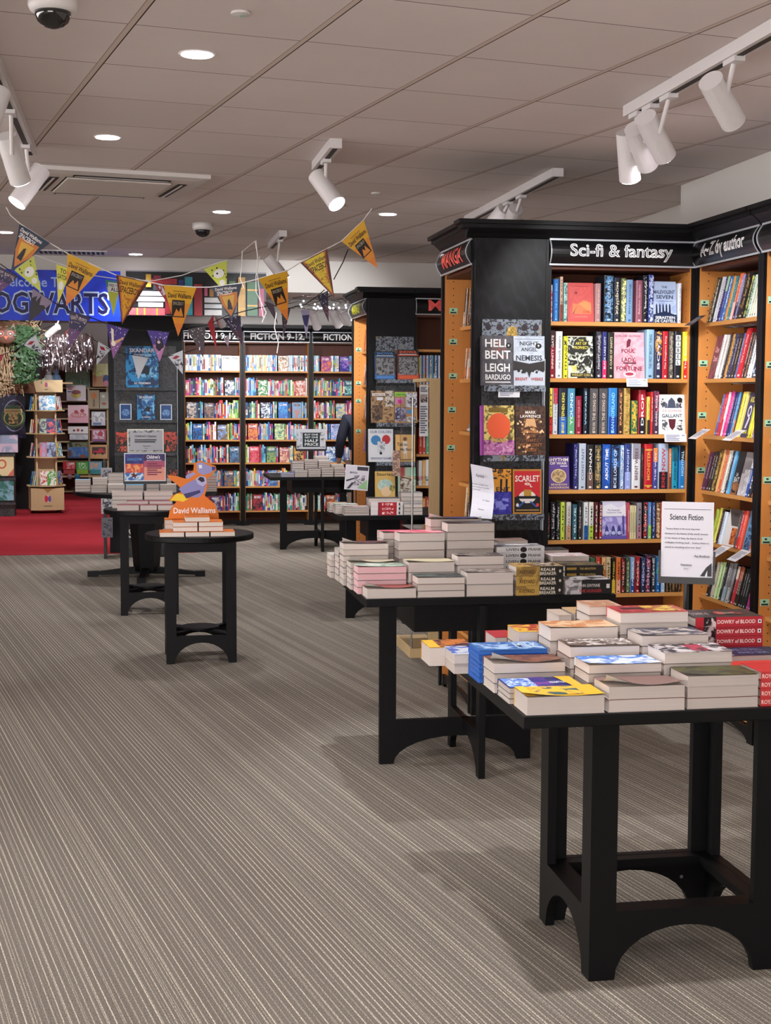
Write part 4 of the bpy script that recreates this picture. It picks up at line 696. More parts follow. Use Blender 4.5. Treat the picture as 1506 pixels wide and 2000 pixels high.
def facing(px0, px1, pyt, pyb, v, T, col, art_, lab, z=None, ang=6):
    ua, ub, za, zb = P3(px0, px1, pyt, pyb, v); za = za if z is None else z
    return face_book(ub-ua, zb-za, T, col, art_, fr(ua, v, za+.001), lean_mtx(0, 0, 0, 0, ang), lab)
v = VB-.072
HB = [('n', 0, 0, 1, 1, '4c4a50', '5c5a60', .2), ('n', .3, .55, .8, .95, '5c5a60', '8a5048', .4), ('t', 'HELL', .1, .77, .9, .93, 'f0f0f0'), ('t', 'BENT', .1, .53, .92, .7, 'f0f0f0'), ('t', 'LEIGH', .1, .27, .9, .44, 'f0f0f0'), ('t', 'BARDUGO', .1, .11, .92, .22, 'f0f0f0'), ('r', .1, .05, .92, .075, 'd8d8dc'), ('c', .86, .8, .09, .055, '141416'), ('t', '9', .83, .775, .89, .825, 'e8e8e8')]
facing(942, 1002, 655, 753, v, .04, '4c4a50', HB, 'dark grey hardback with huge white serif title, on the near pillar rack', LZ[0], 4)
NA = [('n', 0, .5, 1, 1, 'c4ccd8', 'b0bac8', .25), ('r', .05, .93, .95, .945, '8890a0'), ('t', 'NIGHT', .2, .81, .8, .89, '30343c'), ('t', 'ANGEL', .24, .69, .76, .77, '3c4048'), ('t', 'NEMESIS', .08, .5, .92, .61, '30343c'), ('p', [(0, .5), (.5, .44), (1, .5), (1, .3), (.75, .32), (.56, .27), (.5, .15), (.44, .27), (.25, .32), (0, .3)], '2c2828'), ('d', 14, .05, .26, .95, .33, .05, '2c2828'), ('t', 'BRENT', .05, .1, .45, .16, 'b04848'), ('t', 'WEEKS', .55, .1, .94, .16, 'b04848'), ('c', .8, .8, .1, .055, '141416'), ('t', '9', .77, .775, .83, .825, 'e8e8e8')]
facing(1003.5, 1064, 656, 753, v, .045, 'bcc4d0', NA, 'silver hardback with black bat wings across the cover', LZ[0], 4)
OC = [('n', 0, 0, 1, 1, 'e0cc78', '6a5838', .35), ('n', 0, 0, 1, .3, 'c884b0', '7a3878', .35), ('r', 0, 0, .07, 1, '8a4088'), ('c', .52, .58, .36, .27, 'e8623c'), ('r', .22, .86, .8, .95, '7a6428'), ('n', .3, .26, .75, .34, 'c8a060', '405848', .5), ('c', .25, .13, .14, .09, 'b868a0', 'd8a0c8'), ('c', .55, .12, .15, .1, 'b060a0', 'e0b0d0'), ('c', .86, .15, .12, .1, 'b868a0', 'd8a0c8')]
facing(941, 1005, 792, 889, v, .04, '8a4088', OC, 'floral hardback with a large plain orange disc', LZ[1], 4)
ML = [('n', 0, 0, 1, 1, '3c2c26', '5c4032', .35), ('n', .2, .45, .8, .75, '4c342a', 'c08858', .35), ('p', [(.3, .56), (.5, .6), (.7, .56), (.64, .74), (.36, .74)], 'd8a878'), ('t', 'MARK', .33, .84, .68, .9, 'f0e8e0'), ('t', 'LAWRENCE', .16, .76, .84, .82, 'f0e8e0'), ('d', 16, .06, .3, .94, .7, .035, 'f0c898'), ('t', 'THE', .4, .45, .6, .5, '9a6038'), ('t', 'BOOK', .33, .36, .67, .42, 'a86c40'), ('t', 'THAT', .33, .27, .67, .33, 'a86c40'), ("t", "WOULDN'T", .12, .17, .88, .24, 'a86c40'), ('t', 'BURN', .32, .07, .68, .14, 'a86c40'), ('d', 8, .06, .06, .94, .2, .04, 'e8b888')]
facing(1007, 1066, 793, 889, v, .045, '3c2c26', ML, 'dark brown hardback with glowing orange doorway cover', LZ[1], 4)
EN = [('r', 0, .5, 1, 1, 'e8a038'), ('n', 0, 0, 1, .5, '34309a', '4844b0', .3), ('t', 'ENT', .5, .5, .95, .6, '1c1c2c'), ('t', 'SIL', .04, .5, .44, .6, '1c1c2c'), *[('p', [(x, .48), (x+.06, .48), (x+.1, .98), (x+.02, .98)], '1c1c30') for x in (.62, .8, .2)], ('n', .3, .78, 1, 1, 'e8a038', '1c1c30', .5), ('n', .2, .1, .9, .35, '38349c', '8c90e8', .3)]
facing(940, 999, 917, 1004, v, .03, '34309a', EN, 'blue and yellow hardback with bare trees, half behind the curled sign', LZ[2], 4)
SL = [('r', 0, 0, 1, 1, 'b8843c'), ('r', .05, .04, .95, .96, 'c82c34'), ('r', .05, .04, .95, .38, '1c1c20'), ('p', [(.1, .38), (.9, .38), (.6, .5), (.4, .5)], '1c1c20'), ('c', .5, .38, .3, .14, 'e8e0d8'), ('r', .38, .38, .64, .54, 'b89038'), ('r', .2, .34, .8, .4, '1c1c20'), ('t', 'SCARLET', .08, .72, .92, .86, 'f4e8e0'), ('t', 'e', .4, .64, .6, .7, 'f0d8c8'), ('c', .64, .63, .05, .035, 'f0e8e0'), ('c', .66, .64, .04, .03, 'c82c34'), ('p', [(.15, .16), (.2, .14), (.42, .27), (.38, .29)], '3858a8'), ('p', [(.85, .16), (.8, .14), (.58, .27), (.62, .29)], '3858a8'), ('c', .15, .2, .05, .04, 'e8e0e0'), ('c', .85, .2, .05, .04, 'd83838'), ('r', .1, .07, .9, .1, 'a88850')]
facing(1002, 1058, 917, 1004, v, .035, 'b8843c', SL, 'red and black hardback in a gold border on the lowest rack ledge', LZ[2], 4)
def card(u, v, z, W, H, lab, rot=0, tilt=25, nm='review_card', cat='shelf card', col='e4e4ea'):
    m = MB(); m.box(0, 0, 0, W, .0006, H, col=col); m.art((0, -.0002, 0), (W, 0, 0), (0, 0, H), [('l', .08, .1, .72, .9, 6, '8c90a8'), ('t', 'W', .78, .68, .93, .88, '404450')], .0003)
    o = m.build(nm); place(o, fr(u, v, z, rot), Matrix.Rotation(math.radians(tilt), 4, 'X')); return tag(o, lab, cat, 'handwritten review cards')
ua, ub, za, zb = P3(973, 1015, 752, 776, VB-.07); card(ua, VB-.07, za, ub-ua, zb-za, 'small white review card under the two top rack books', tilt=8)
for (x0, x1, y0, y1), lab in (((1223, 1264, 739, 755), 'white review card hanging under the pale pink book'), ((1297, 1340, 847, 863), 'white review card hanging under the white mansion book')):
    ua, ub, za, zb = P3(x0, x1, y0, y1, VB-.01); card(ua, VB-.02, za, ub-ua, zb-za, lab, tilt=-12)
for (x0, x1, yt), lab in (((1346, 1376, 838), 'blank review card sticking out at the bookcase corner'), ((1413, 1444, 840), 'review card below the violet and yellow book'), ((1388, 1415, 1067), 'review card below the pale blue spines'), ((1419, 1454, 1075), 'review card below the steel blue book'), ((1338, 1368, 616), 'dark leaflet holder at the top shelf corner')):
    dk = 'dark' in lab; va, zt = PU(x1, yt, 2.86); m = MB(); w = .10; m.prism([(0, 0, 0), (w, 0, 0), (w-.02, -.07, -.05), (-.02, -.07, -.05)], (0, 0, -.0008), col='3c3838' if dk else 'd8d8dc')
    m.art((-.018, -.068, -.0485), (w, 0, 0), (.018, .068, .0485), [('l', .1, .15, .9, .85, 6, '8c8c98')], .0006)
    o = m.build('leaflet' if dk else 'review_card'); place(o, fr(2.872, va+.05, zt, -math.pi/2), Matrix.Identity(4)); tag(o, lab, 'shelf card')
# farther pillar rack
v = VC-.001; u0, u1, z0, z1 = P3(733, 806, 657, 1000, VC-.01)
L2 = [PV(770, y, VC-.06)[1] for y in (741, 826, 902, 975)]
rack(u0, u1, z0, z1, v, L2, 'patterned grey display rack of comics on the farther pillar')
v = VC-.072
SH = lambda c, c2: [('r', 0, .2, 1, .8, '4c4c50' if c == '3c70b0' else '3c302c'), ('n', .05, .15, .95, .75, '8c8c90', '3c3c40', .4), ('r', 0, .84, 1, 1, '1c1c20'), ('t', 'SHOWA', .08, .88, .9, .97, c2), ('r', .08, .835, .9, .855, 'e8e8e8'), ('r', 0, 0, 1, .13, c), ('r', .08, .03, .92, .11, c2)]
facing(733, 772, 686, 741, v, .04, '3c70b0', SH('3c70b0', '5090d8'), 'blue and grey comic volume, left on the farther pillar rack', L2[0], 4)
facing(777, 818, 683, 741, v, .04, 'd0553c', SH('d0553c', 'e8643c'), 'orange-red and grey comic volume beside the blue one', L2[0], 4)
facing(725, 770, 763, 828, v, .02, 'b08860', [('n', 0, 0, 1, 1, 'b08c60', '5c4030', .3), ('r', .05, .84, .62, .92, 'e8e0d8'), ('t', 'a silent voice', .08, .86, .58, .9, '3c3030'), ('n', .05, .1, .5, .55, '3c2c28', '8c6848', .4), ('r', .62, .5, 1, 1, 'd8d0c0'), ('n', .62, .5, 1, 1, 'd8d0c0', '605048', .4), ('r', .25, .7, .52, .8, 'e8e8f0')], 'brown collage boxed comic set on the middle ledge', L2[1], 4)
facing(771, 815, 765, 828, v, .02, 'b88c5c', [('r', 0, .85, .55, .98, '90d048'), ('t', 'a silent voice', .05, .88, .5, .94, '304018'), ('n', .5, .5, 1, .97, 'e0e0e4', '504c58', .4), ('n', .02, .05, .5, .5, '383450', 'a8a8c8', .35), ('r', .02, .6, .4, .8, 'c890b8'), ('r', .15, .62, .35, .74, 'd83088'), ('r', .55, .3, .85, .42, '4898d0'), ('n', .55, .02, .95, .2, 'e8e8e8', '404040', .4)], 'corkboard style boxed comic set with pinned pictures', L2[1], 4)
facing(720, 768, 838, 903, v-.0, .025, 'd8dade', [('r', 0, 0, 1, 1, 'd8dade'), ('t', 'OUR COLORS', .06, .87, .94, .95, '5a6090'), ('c', .3, .66, .2, .15, '3c80b8'), ('c', .72, .68, .17, .14, 'b83038'), ('n', .36, .3, .68, .62, 'd0d4d8', '8c9098', .4), ('c', .5, .26, .06, .04, '202020'), ('t', 'GENGOROH TAGAME', .08, .07, .92, .14, '5a6090')], 'white comic with a blue and a red disc on the cover', L2[2], 4)
facing(773, 811, 849, 903, v, .03, 'dcb070', [('r', 0, 0, 1, 1, 'dcb070'), ('r', .4, .3, .6, .75, 'f0e8e0'), ('c', .5, .84, .1, .07, '6a4028'), ('t', 'Talk to', .08, .58, .6, .7, '282018'), ('t', 'My Back', .25, .38, .92, .5, '282018'), ('r', .42, .1, .48, .3, 'f0d8b8'), ('r', .54, .1, .6, .3, 'f0d8b8'), ('l', .1, .05, .9, .1, 1, '604828')], 'sandy yellow comic with a standing figure in white', L2[2], 4)
facing(733, 772, 921, 975, v, .02, 'd8b060', [('r', 0, 0, 1, 1, 'd8b468'), ('t', 'Stories', .08, .84, .9, .95, '302818'), ('c', .5, .5, .38, .22, 'a8c8c0', 'c8dcd0'), ('c', .55, .28, .25, .18, 'e8c8a0'), ('c', .85, .4, .14, .12, '406058', 'c8b048')], 'mustard comic with a pale green haired head on the cover', L2[3], 4)
facing(778, 812, 913, 975, v, .02, 'a8c8b0', [('r', 0, 0, 1, 1, 'b8d0b8'), ('r', .15, .5, .4, 1, 'b84848'), ('n', .1, .05, .9, .65, 'e0d8c8', '5c4838', .3), ('r', .7, .6, 1, 1, '90c8a8')], 'pale green comic with family figures, lowest right on the rack', L2[3], 4)
# narrow hanging leaflet holders in front of it
for (x0, x1, y0, y1, vv), lab, nm in (((819, 836, 752, 852, 11.52), 'narrow hanging strip of black and white leaflets', 'leaflet_strip'), ((767, 781, 880, 930, 11.40), 'small dusky photo leaflet hanging from the pillar rack', 'leaflet_strip')):
    ua, ub, za, zb = P3(x0, x1, y0, y1, vv); m = MB(); m.box(0, 0, 0, ub-ua, .004, zb-za, col='d8d8dc'); it = [('n', .1, .66, .9, .82, '302c30', 'a89890', .4), ('l', .1, .86, .9, .97, 4, '303038'), ('l', .1, .05, .9, .6, 12, '606068')] if x0 > 800 else [('n', 0, 0, 1, 1, '8a6c5c', 'c8a898', .3)]
    m.art((0, -.0003, 0), (ub-ua, 0, 0), (0, 0, zb-za), it, .0004); o = m.build(nm, loc=F(ua, vv, za)); tag(o, lab, 'leaflet')
# glass cabinet with a pale wooden back
ua, ub, za, zb = P3(836, 861, 745, 1283, 8.72); cz = PV(850, 745, 8.72)[1]
e = empty('glass_cabinet', ua-.02, 8.72, 0, 0, 'tall glass cabinet with a pale wood side beside the comics case', 'display cabinet')
GL = -.10
MB().box(.02, 0, .06, ub-ua+.02, .02, cz, 'pale_wood').build('wood_side', e)
MB().box(GL, -.02, .0, ub-ua+.02, .5, .06, 'pale_wood').build('plinth', e)
MB().box(.0, .02, cz, ub-ua+.02, .45, cz+.02, 'pale_wood').build('top_panel', e)
MB().box(GL+.015, .01, .061, GL+.02, .44, cz-.1, 'clear_acrylic').build('glass_pane', e); MB().box(GL+.021, .003, .061, .019, .008, cz-.1, 'clear_acrylic').build('glass_pane', e)
for z in (.45, .8, 1.12): MB().box(GL+.022, .02, z, ub-ua, .43, z+.006, 'clear_acrylic').build('glass_shelf', e)
MB().tube((GL+.012, 0, .062), (GL+.012, 0, cz-.1), .006, n=10, mt='steel').build('corner_post', e)
u9 = PV(872, 1240, 8.68)[0]
for (x0, x1), c, lab in (((868, 885), 'b8a088', 'pale comic at the foot of the glass cabinet'), ((888, 905), '1c1a1c', 'black comic with a brown face, at the foot of the cabinet')):
    ua, ub, za, zb = P3(x0, x1, 1228, 1252, 8.40); face_book(ub-ua+.02, .2, .02, c, [('n', .05, .1, .6, .9, c, 'a87858', .3), ('c', .4, .45, .3, .25, 'b07c60'), ('t', 'Pop', .7, .2, .95, .7, 'd8d0c0')] if c[0] == '1' else [('n', 0, 0, 1, 1, c, '403830', .3)], fr(ua, 8.40, .062), Matrix.Identity(4), lab)
o = MB().box(0, 0, 0, .5, .2, .06, 'black_wood').build('low_plinth', loc=F(PV(862, 1255, 8.38)[0]-.02, 8.37, 0)); tag(o, 'low black plinth under the comics at the cabinet foot', 'plinth')
# ================================================================ stacks of books lying on the tables
def lying(L, W, T, col, base, mtx, lab, grp, pages='pages', spine=None, curl=0, art_=None, name='paperback_book', col2=None, spart=None, colr=None):
    m = MB(); t = .0016; sp = spine or col
    m.box(0, 0, 0, L, W, t, col=colr or (col if spine else 'bcb4ac'))
    if not curl: m.box(0, 0, T-t, L, W, T, col=col, col2=col2, sc=.18)
    fy = bool(spart is not None)
    if fy: m.box(0, -.0003, 0, L, t, T, col=sp)
    else: m.box(0, W-t, t, L, W, T-t, col=sp)
    if curl:
        nx, ny = 8, 5; N = {}
        for a in range(nx+1):
            for b in range(ny+1):
                x = a/nx; y = b/ny; l = curl*max(0, 1-y*1.3)**2*(max(0, 1-x*1.6)**2+.35*max(0, x*1.5-.5)**2)+.0004*math.sin(6*x)
                N[a, b] = V((x*L+(-.004*curl/.02 if a == 0 and b == 0 else 0), y*W, T-t*.5+l))
        for a in range(nx):
            for b in range(ny):
                q = [N[a, b], N[a+1, b], N[a+1, b+1], N[a, b+1]]; m.face([p+V((0, 0, .0006)) for p in q], col=col, col2=col2, sc=.18); m.face([p-V((0, 0, .0003)) for p in reversed(q)], col='ddd8d2')
    if art_: m.art((0, 0, T+.0003+(.0012 if curl else 0)), (L, 0, 0), (0, W, 0), art_, .0003)
    if spart: m.art((0, -.0006, 0), (L, 0, 0), (0, 0, T), spart, .0003)
    o = m.build(name); place(o, base, mtx); tag(o, lab, 'book', grp)
    MB().box(.002, .0022 if fy else .001, t+.0002, L-.0015, W-t-.0004 if not fy else W-.0015, T-t-.0002, pages).build('page_block', o)
    return o
FAR = MB(); FARG = ('paperbacks on the small round middle table', 'paperbacks on the far pedestal table', 'paperbacks on the half price table')
def far_book(L, W, T, col, u, v, z, curl):
    FAR.box(u, v, z, u+L, v+W, z+.0014, col=col); FAR.box(u, v, z+T-.0014, u+L, v+W, z+T, col=col); FAR.box(u, v+W-.0014, z+.0014, u+L, v+W, z+T-.0014, col=col)
    FAR.box(u+.0015, v+.001, z+.0016, u+L-.0015, v+W-.002, z+T-.0016, 'pages')
def stack(xl, yt, xr, v, n, col, desc, grp, W=.132, z0=.79, pages='pages', curl=0, art_=None, col2=None, spine=None, spart=None, nm='paperback_book', low=None, jit=.003, colr=None):
    u0, zt = PV(xl, yt, v); u1 = PV(xr, yt, v)[0]; H = zt-z0-.0005; T = H/n; L = u1-u0-.003
    if T < .004: print('THIN', desc, T)
    if T > .065 or T < .008: print('T?', desc, round(T, 3), n)
    for k in range(n):
        top = k == n-1; dy = 0 if top else R.uniform(0, jit); c = col if top else (low or R.choice(('3a3438', '2c3038', '6a5448', 'b0a8a0', '4c4c58', '70382c')))
        lab = f'{cname(c)} paperback, {ORD[n-1-k]} from top of {desc}' if n > 1 else f'{cname(c)} covered paperback lying singly, {desc}'
        if grp in FARG: far_book(L, W, T-.0006, c, u0+.0015+(0 if top else R.uniform(-.001, .001)), v+dy, z0+.0003+k*T, curl); continue
        lying(L, W, T-.0006, c, fr(u0+.0015+(0 if top else R.uniform(-.001, .001)), v+dy, z0+.0003+k*T, math.radians(0 if top else R.uniform(-.3, .3))), Matrix.Identity(4), lab, grp, pages, spine, curl if top else 0, art_ if top else None, nm, col2 if top else None, spart, colr)
g1 = 'paperbacks piled on the nearest table'
st = lambda *a, **k: stack(*a, g1, **k)
st(1028, 1361, 1183, 3.655, 1, 'e8b838', 'front left corner of the nearest table', curl=.012, art_=[('n', .15, .1, .9, .9, 'e8b838', '3c5c58', .2), ('r', .75, .0, 1, 1, 'e8b428'), ('r', .0, 0, .12, 1, 'ecc040')])
st(1188, 1341, 1340, 3.655, 2, '8a6e68', 'the mauve-topped front middle stack, near table', curl=.035)
st(1342, 1320, 1484, 3.660, 3, '34352c', 'the dark-topped front right stack, near table', curl=.008, col2='5a5a34')
RM = [('t', 'ROYALS', .02, .25, .3, .75, 'f0d8d0'), ('r', .5, .3, .9, .7, 'e87868')]
st(1486, 1312, 1600, 3.665, 4, 'c83030', 'the red stack at the right edge, near table', spine='c83838', spart=RM, low='c83030', W=.136)
st(994, 1343, 1139, 3.803, 3, '20246c', 'the stack topped by a blue planet cover', art_=[('n', .02, .05, .42, .95, '5c90e0', 'e8f0f8', .2), ('c', .22, .5, .2, .45, '3c68c8', 'c8e0f8'), ('n', .4, 0, .62, 1, '6a3890', '2c2c80', .1), ('t', 'REDEMPTION', .62, .3, .84, .5, 'e0e4f8'), ('p', [(.86, 0), (1, 0), (1, 1), (.78, 1)], 'e8b838')])
st(1149, 1298, 1294, 3.803, 4, 'dce8f4', 'the second row stack with blue-streaked white cover', col2='3c80d8', curl=.006)
st(1297, 1274, 1432, 3.803, 4, 'd8d4d4', 'the second row stack with red and black patterned cover', col2='2c1c28', art_=[('n', .0, .0, 1, 1, 'd8d4d4', '2c2430', .25), ('n', .45, .1, .7, .9, 'b83050', '601830', .25)])
st(1436, 1308, 1560, 3.803, 2, 'd84038', 'the plain red cover at the right edge', art_=[('t', 'NATURE', .35, .3, .65, .7, 'a82c28')])
st(964, 1296, 1106, 3.951, 3, '8a5a44', 'the third row stack with curled rust-brown cover', col2='6a4438', curl=.035)
st(1113, 1263, 1251, 3.951, 4, '6a584c', 'the third row stack with white scrawled lettering', art_=[('n', .05, .1, .95, .9, '5c4c44', 'e0dcd8', .35)], curl=.006)
st(1253, 1241, 1386, 3.951, 5, '3c4058', 'the third row stack with cloudy night cover', col2='c8c0b8', curl=.004)
st(1389, 1281, 1540, 3.951, 2, '1c2848', 'the dark blue cover near the right edge', art_=[('n', 0, 0, .3, 1, 'a8b8c8', '1c2848', .2), ('t', 'THE STARS', .35, .5, .8, .8, '7080a8'), ('t', 'AND SEA', .4, .15, .8, .4, '7080a8')])
st(935, 1270, 1071, 4.098, 7, '2c68b0', 'the bright blue-edged stack', W=.135, low='1c5cb8', spine='1c5cb8', colr='1c5cb8', pages='blue_edge', art_=[('n', .03, .05, .97, .95, '2c68b0', 'a8c8e8', .25), ('t', 'MILK', .6, .2, .95, .8, 'c0d8f0')])
st(1074, 1226, 1209, 4.098, 4, 'c88858', 'the fourth row stack with orange desert cover', col2='e8c8a0', curl=.004)
st(1211, 1196, 1346, 4.098, 6, 'c04c48', 'the tallest stack, red and yellow figure on top', art_=[('n', 0, 0, .5, 1, 'c84848', '982c34', .2), ('r', .12, .4, .44, .7, '401418'), ('n', .45, .1, .92, .9, 'e8c850', 'a85830', .2)])
DW = [('n', .12, .0, .3, 1, '1c1418', 'd8c0c0', .3), ('t', 'DOWRY of BLOOD', .32, .3, .88, .7, 'f0d8d0'), ('r', .92, .3, .97, .7, 'e8e0e0'), ('c', .945, .5, .012, .12, '1c1c1c')]
st(1358, 1206, 1492, 4.10, 6, '3c3436', 'the red-spined stack with black cover', spine='b02834', low='3c3436', spart=DW, W=.15, art_=[('n', .0, .4, 1, 1, '342c2e', '4a3c3a', .2), ('t', 'DOWRY of', .05, .3, .3, .6, 'c8b8b4'), ('n', .4, .3, .8, .7, '3c3436', 'b84840', .2), ('r', .45, .45, .7, .5, 'd8c8c0')])
st(886, 1277, 932, 4.246, 2, 'c8d0d8', 'the short stack left of the blue-edged one', col2='3c60c0', W=.14)
st(1012, 1233, 1072, 4.246, 3, 'e8c040', 'the small yellow stack behind the blue-edged one', col2='a83030')
st(1150, 1184, 1216, 4.246, 7, 'b88868', 'the stack peeping left of the tallest one', col2='d8b8a0')
st(1076, 1230, 1148, 4.246, 3, '705848', 'the low stack behind the orange desert one')
st(838, 1264, 925, 4.385, 1, 'd89838', 'the yellow-topped book at the back left corner', col2='6a2c28', art_=[('r', 0, 0, .25, 1, 'e8c040'), ('n', .25, 0, 1, 1, 'c87838', '402838', .25)], W=.135)
st(966, 1244, 1010, 4.385, 2, 'b02c38', 'the small red-topped back stack')
st(1090, 1201, 1118, 4.385, 4, 'c8b8a8', 'the narrow pale back stack')
st(1120, 1197, 1200, 4.385, 4, 'c8a878', 'the sand-coloured back stack')

g2 = 'paperbacks piled on the fantasy table'
st = lambda *a, **k: stack(*a, g2, **k)
st(716, 1150, 814, 5.905, 1, '8c3c30', 'front left corner of the fantasy table', curl=.03)
st(815, 1128, 909, 5.905, 3, '20282c', 'the black-topped front stack', col2='4c6058', curl=.006)
st(911, 1118, 1004, 5.905, 2, 'b8b0a8', 'the pale-topped front middle stack', col2='5c4c48', curl=.006)
RB = [('n', 0, 0, .5, 1, 'b89448', '8a6c38', .15), ('r', .5, 0, 1, 1, '1c1a18'), ('t', 'AVEYARD', .06, .25, .4, .65, '4c3818'), ('t', 'REALM', .52, .53, .82, .86, 'd8d0c0'), ('t', 'BREAKER', .5, .1, .85, .44, 'd8d0c0'), ('c', .93, .5, .025, .16, 'c8c0b0')]
st(1008, 1107, 1101, 5.905, 3, 'b89850', 'the gold and black spined front stack', spart=RB, spine='8a6c38', low='b89850', W=.14, nm='paperback_book', art_=[('n', 0, 0, 1, 1, 'c8a458', '6a5030', .22), ('n', .5, .1, .95, .9, '3c3024', 'd8ccc0', .3)])
JG = [('n', 0, 0, .4, 1, 'c8c4c8', '6a686c', .2), ('r', .36, 0, 1, 1, '1c1a1c'), ('t', 'JOHN GWYNNE', .28, .42, .76, .72, 'c8c4c4'), ('t', 'THE HUNGER', .3, .12, .8, .34, 'b03038'), ('r', .9, .4, .97, .7, 'd8d8d8')]
st(1103, 1133, 1194, 5.91, 1, 'b8b4b8', 'the grey and black spined front book by the table corner', spart=JG, spine='2c2a2c', art_=[('n', 0, 0, 1, 1, 'c8c4c4', '282628', .14)], W=.14)
st(698, 1107, 795, 6.048, 4, '7c9484', 'the pink-edged second row stack', col2='c8d0c0', pages='pages_pink', curl=.006)
st(797, 1098, 889, 6.048, 3, 'c8bc98', 'the cream-topped second row stack', curl=.010)
st(893, 1086, 985, 6.048, 4, '3c3434', 'the dark-topped second row stack', col2='8a8078', curl=.005)
AB = [('r', .05, .3, .3, .7, 'a88838'), ('t', 'THE ABOLITION', .38, .3, .8, .66, 'c8a858')]
st(1103, 1105, 1179, 6.062, 4, '3c3830', 'the black and gold stack right of the gold one', spart=AB, spine='1c1a18', low='28241e', art_=[('n', 0, 0, 1, 1, '2c2822', '8a7440', .2)])
st(684, 1099, 777, 6.19, 5, 'b8ac94', 'the stack with a curled beige cover', curl=.03)
st(670, 1062, 760, 6.332, 7, '4c1c28', 'the left stack with a curled wine-red cover', curl=.03)
st(779, 1041, 870, 6.332, 6, 'c85868', 'the tall stack with pink top, middle left', col2='d8a0a8', curl=.004, pages='pages')
st(873, 1022, 967, 6.332, 7, '3c3438', 'the tall curled stack in the middle', curl=.006, jit=.012)
WB = [('r', 0, 0, 1, 1, 'd8d8d8'), ('t', 'LIVEN', .2, .3, .46, .75, '48484c'), ('c', .56, .5, .07, .45, '1c1c1c'), ('t', 'FRANK', .66, .3, .94, .75, '48484c')]
st(970, 1068, 1064, 6.33, 6, 'c0c0c2', 'the white-spined stack with pale bubbles on its cover', spart=WB, spine='d8d8d8', art_=[('n', 0, 0, 1, 1, 'c0c0c2', '606468', .15), ('c', .5, .5, .42, .38, '4c5054', '7c8084'), *[('c', .5+.16*math.cos(k*1.257), .5+.16*math.sin(k*1.257), .12, .15, 'c8c8ca') for k in range(5)], ('c', .5, .5, .1, .12, 'd8d8d8')])
st(1078, 1086, 1152, 6.28, 5, 'c8a8a8', 'the pink and white topped stack behind the gold one', col2='e0d8d8')
st(748, 1040, 855, 6.474, 7, 'd84c68', 'the stack with a rosy pink cover at the back', curl=.008, W=.13)
st(840, 1014, 942, 6.474, 8, '1c2458', 'the highest stack, its curled navy cover lettered white', curl=.03, art_=None, W=.13)
st(970, 1056, 1032, 6.474, 5, '8a7468', 'the brown-topped stack behind the bubble cover')
st(1060, 1074, 1112, 6.474, 5, '24242a', 'the black cover with small grey title at the back', art_=[('t', 'VITOR', .3, .25, .5, .75, '70747c')])
st(660, 1074, 745, 6.474, 5, '8c8880', 'the fifth left edge stack')
st(645, 1084, 735, 6.614, 4, 'b0aca4', 'the sixth left edge stack, stepping down')
st(745, 1040, 800, 6.614, 6, 'c8c0b8', 'the back stack left of the rosy pink cover')
# far tables
g5 = 'paperbacks on the small round middle table'
st = lambda *a, **k: stack(*a, g5, **k)
for q, (a, b) in enumerate(((228, 272), (273, 307), (308, 344))): st(a, 986.5, b, 10.70, 1, '8a3848', ORD[q]+' in the front row, round middle table', W=.12, low='6c3444')
for q, (a, b) in enumerate(((247, 290), (291, 336))): st(a, 978.5, b, 10.825, 2, '8c4860', ORD[q]+' second row stack, round middle table', W=.11)
for q, (a, y, b, n) in enumerate(((218, 961, 279, 4), (281, 961, 338, 4))): st(a, y, b, 10.945, n, 'c8b8b0', ORD[q]+' back stack, round middle table', W=.15, curl=.004)
g6 = 'paperbacks on the far pedestal table'
st = lambda *a, **k: stack(*a, g6, **k)
for q, (a, y, b, n, c) in enumerate(((177, 949, 209, 3, '8c8880'), (210, 946, 244, 2, 'd8d4cc'), (245, 947, 281, 2, '58a8d0'), (283, 945, 311, 2, '9c9488'), (312, 946, 345, 2, 'd8d4d0'), (395, 948, 424, 3, '9c5848'))): st(a, y, b, 12.66+(.08 if q in (0, 5) else 0), n, c, ORD[q]+' front stack of the pedestal table', curl=.003)
for q, (a, y, b, n, c) in enumerate(((146, 937, 177, 4, '88b0d0'), (180, 934, 210, 4, 'c8c4bc'), (211, 924, 243, 5, '605c58'), (245, 936, 278, 4, '3c4048'), (300, 934, 335, 4, '8c5c50'), (388, 931, 424, 5, 'c85858'))): st(a, y, b, 12.84, n, c, ORD[q]+' back stack of the pedestal table', curl=.003)
g7 = 'paperbacks on the half price table'
st = lambda *a, **k: stack(*a, g7, **k)
for q, (a, y, b, n, c) in enumerate(((549, 924, 575, 3, '2c58a8'), (575.5, 919, 601, 3, '8c8c88'), (602, 915, 627, 4, '3c3438'), (628, 913, 652, 4, '6c6460'), (653, 913, 674, 4, 'a89c90'))): st(a, y, b, 14.945, n, c, ORD[q]+' front stack of the half price table', low='2850a8' if q == 0 else None)
for q, (a, y, b, n, c) in enumerate(((570, 900, 594, 6, '5c3c38'), (595, 898, 621, 7, 'a89c94'), (622, 899, 645, 6, 'd8d4d0'), (647, 907, 672, 5, 'c8c0b4'))): st(a, y, b, 15.09, n, c, ORD[q]+' second row stack of the half price table')
st(615, 891, 640, 15.24, 7, 'c8c4c0', 'the highest stack of the half price table')
g8 = 'comics and magazines on the comics table'
st = lambda *a, **k: stack(*a, g8, **{**dict(nm='magazine'), **k})
RS = [('r', 0, 0, .22, 1, 'd8d0d0'), ('r', .24, .1, .3, .9, '803040'), ('r', .3, 0, .8, 1, 'b02c34'), ('n', .35, .2, .7, .8, 'b02c34', 'f0d8d8', .5), ('r', .8, 0, 1, 1, 'dcd8d8'), ('r', .86, .2, .92, .8, '303038')]
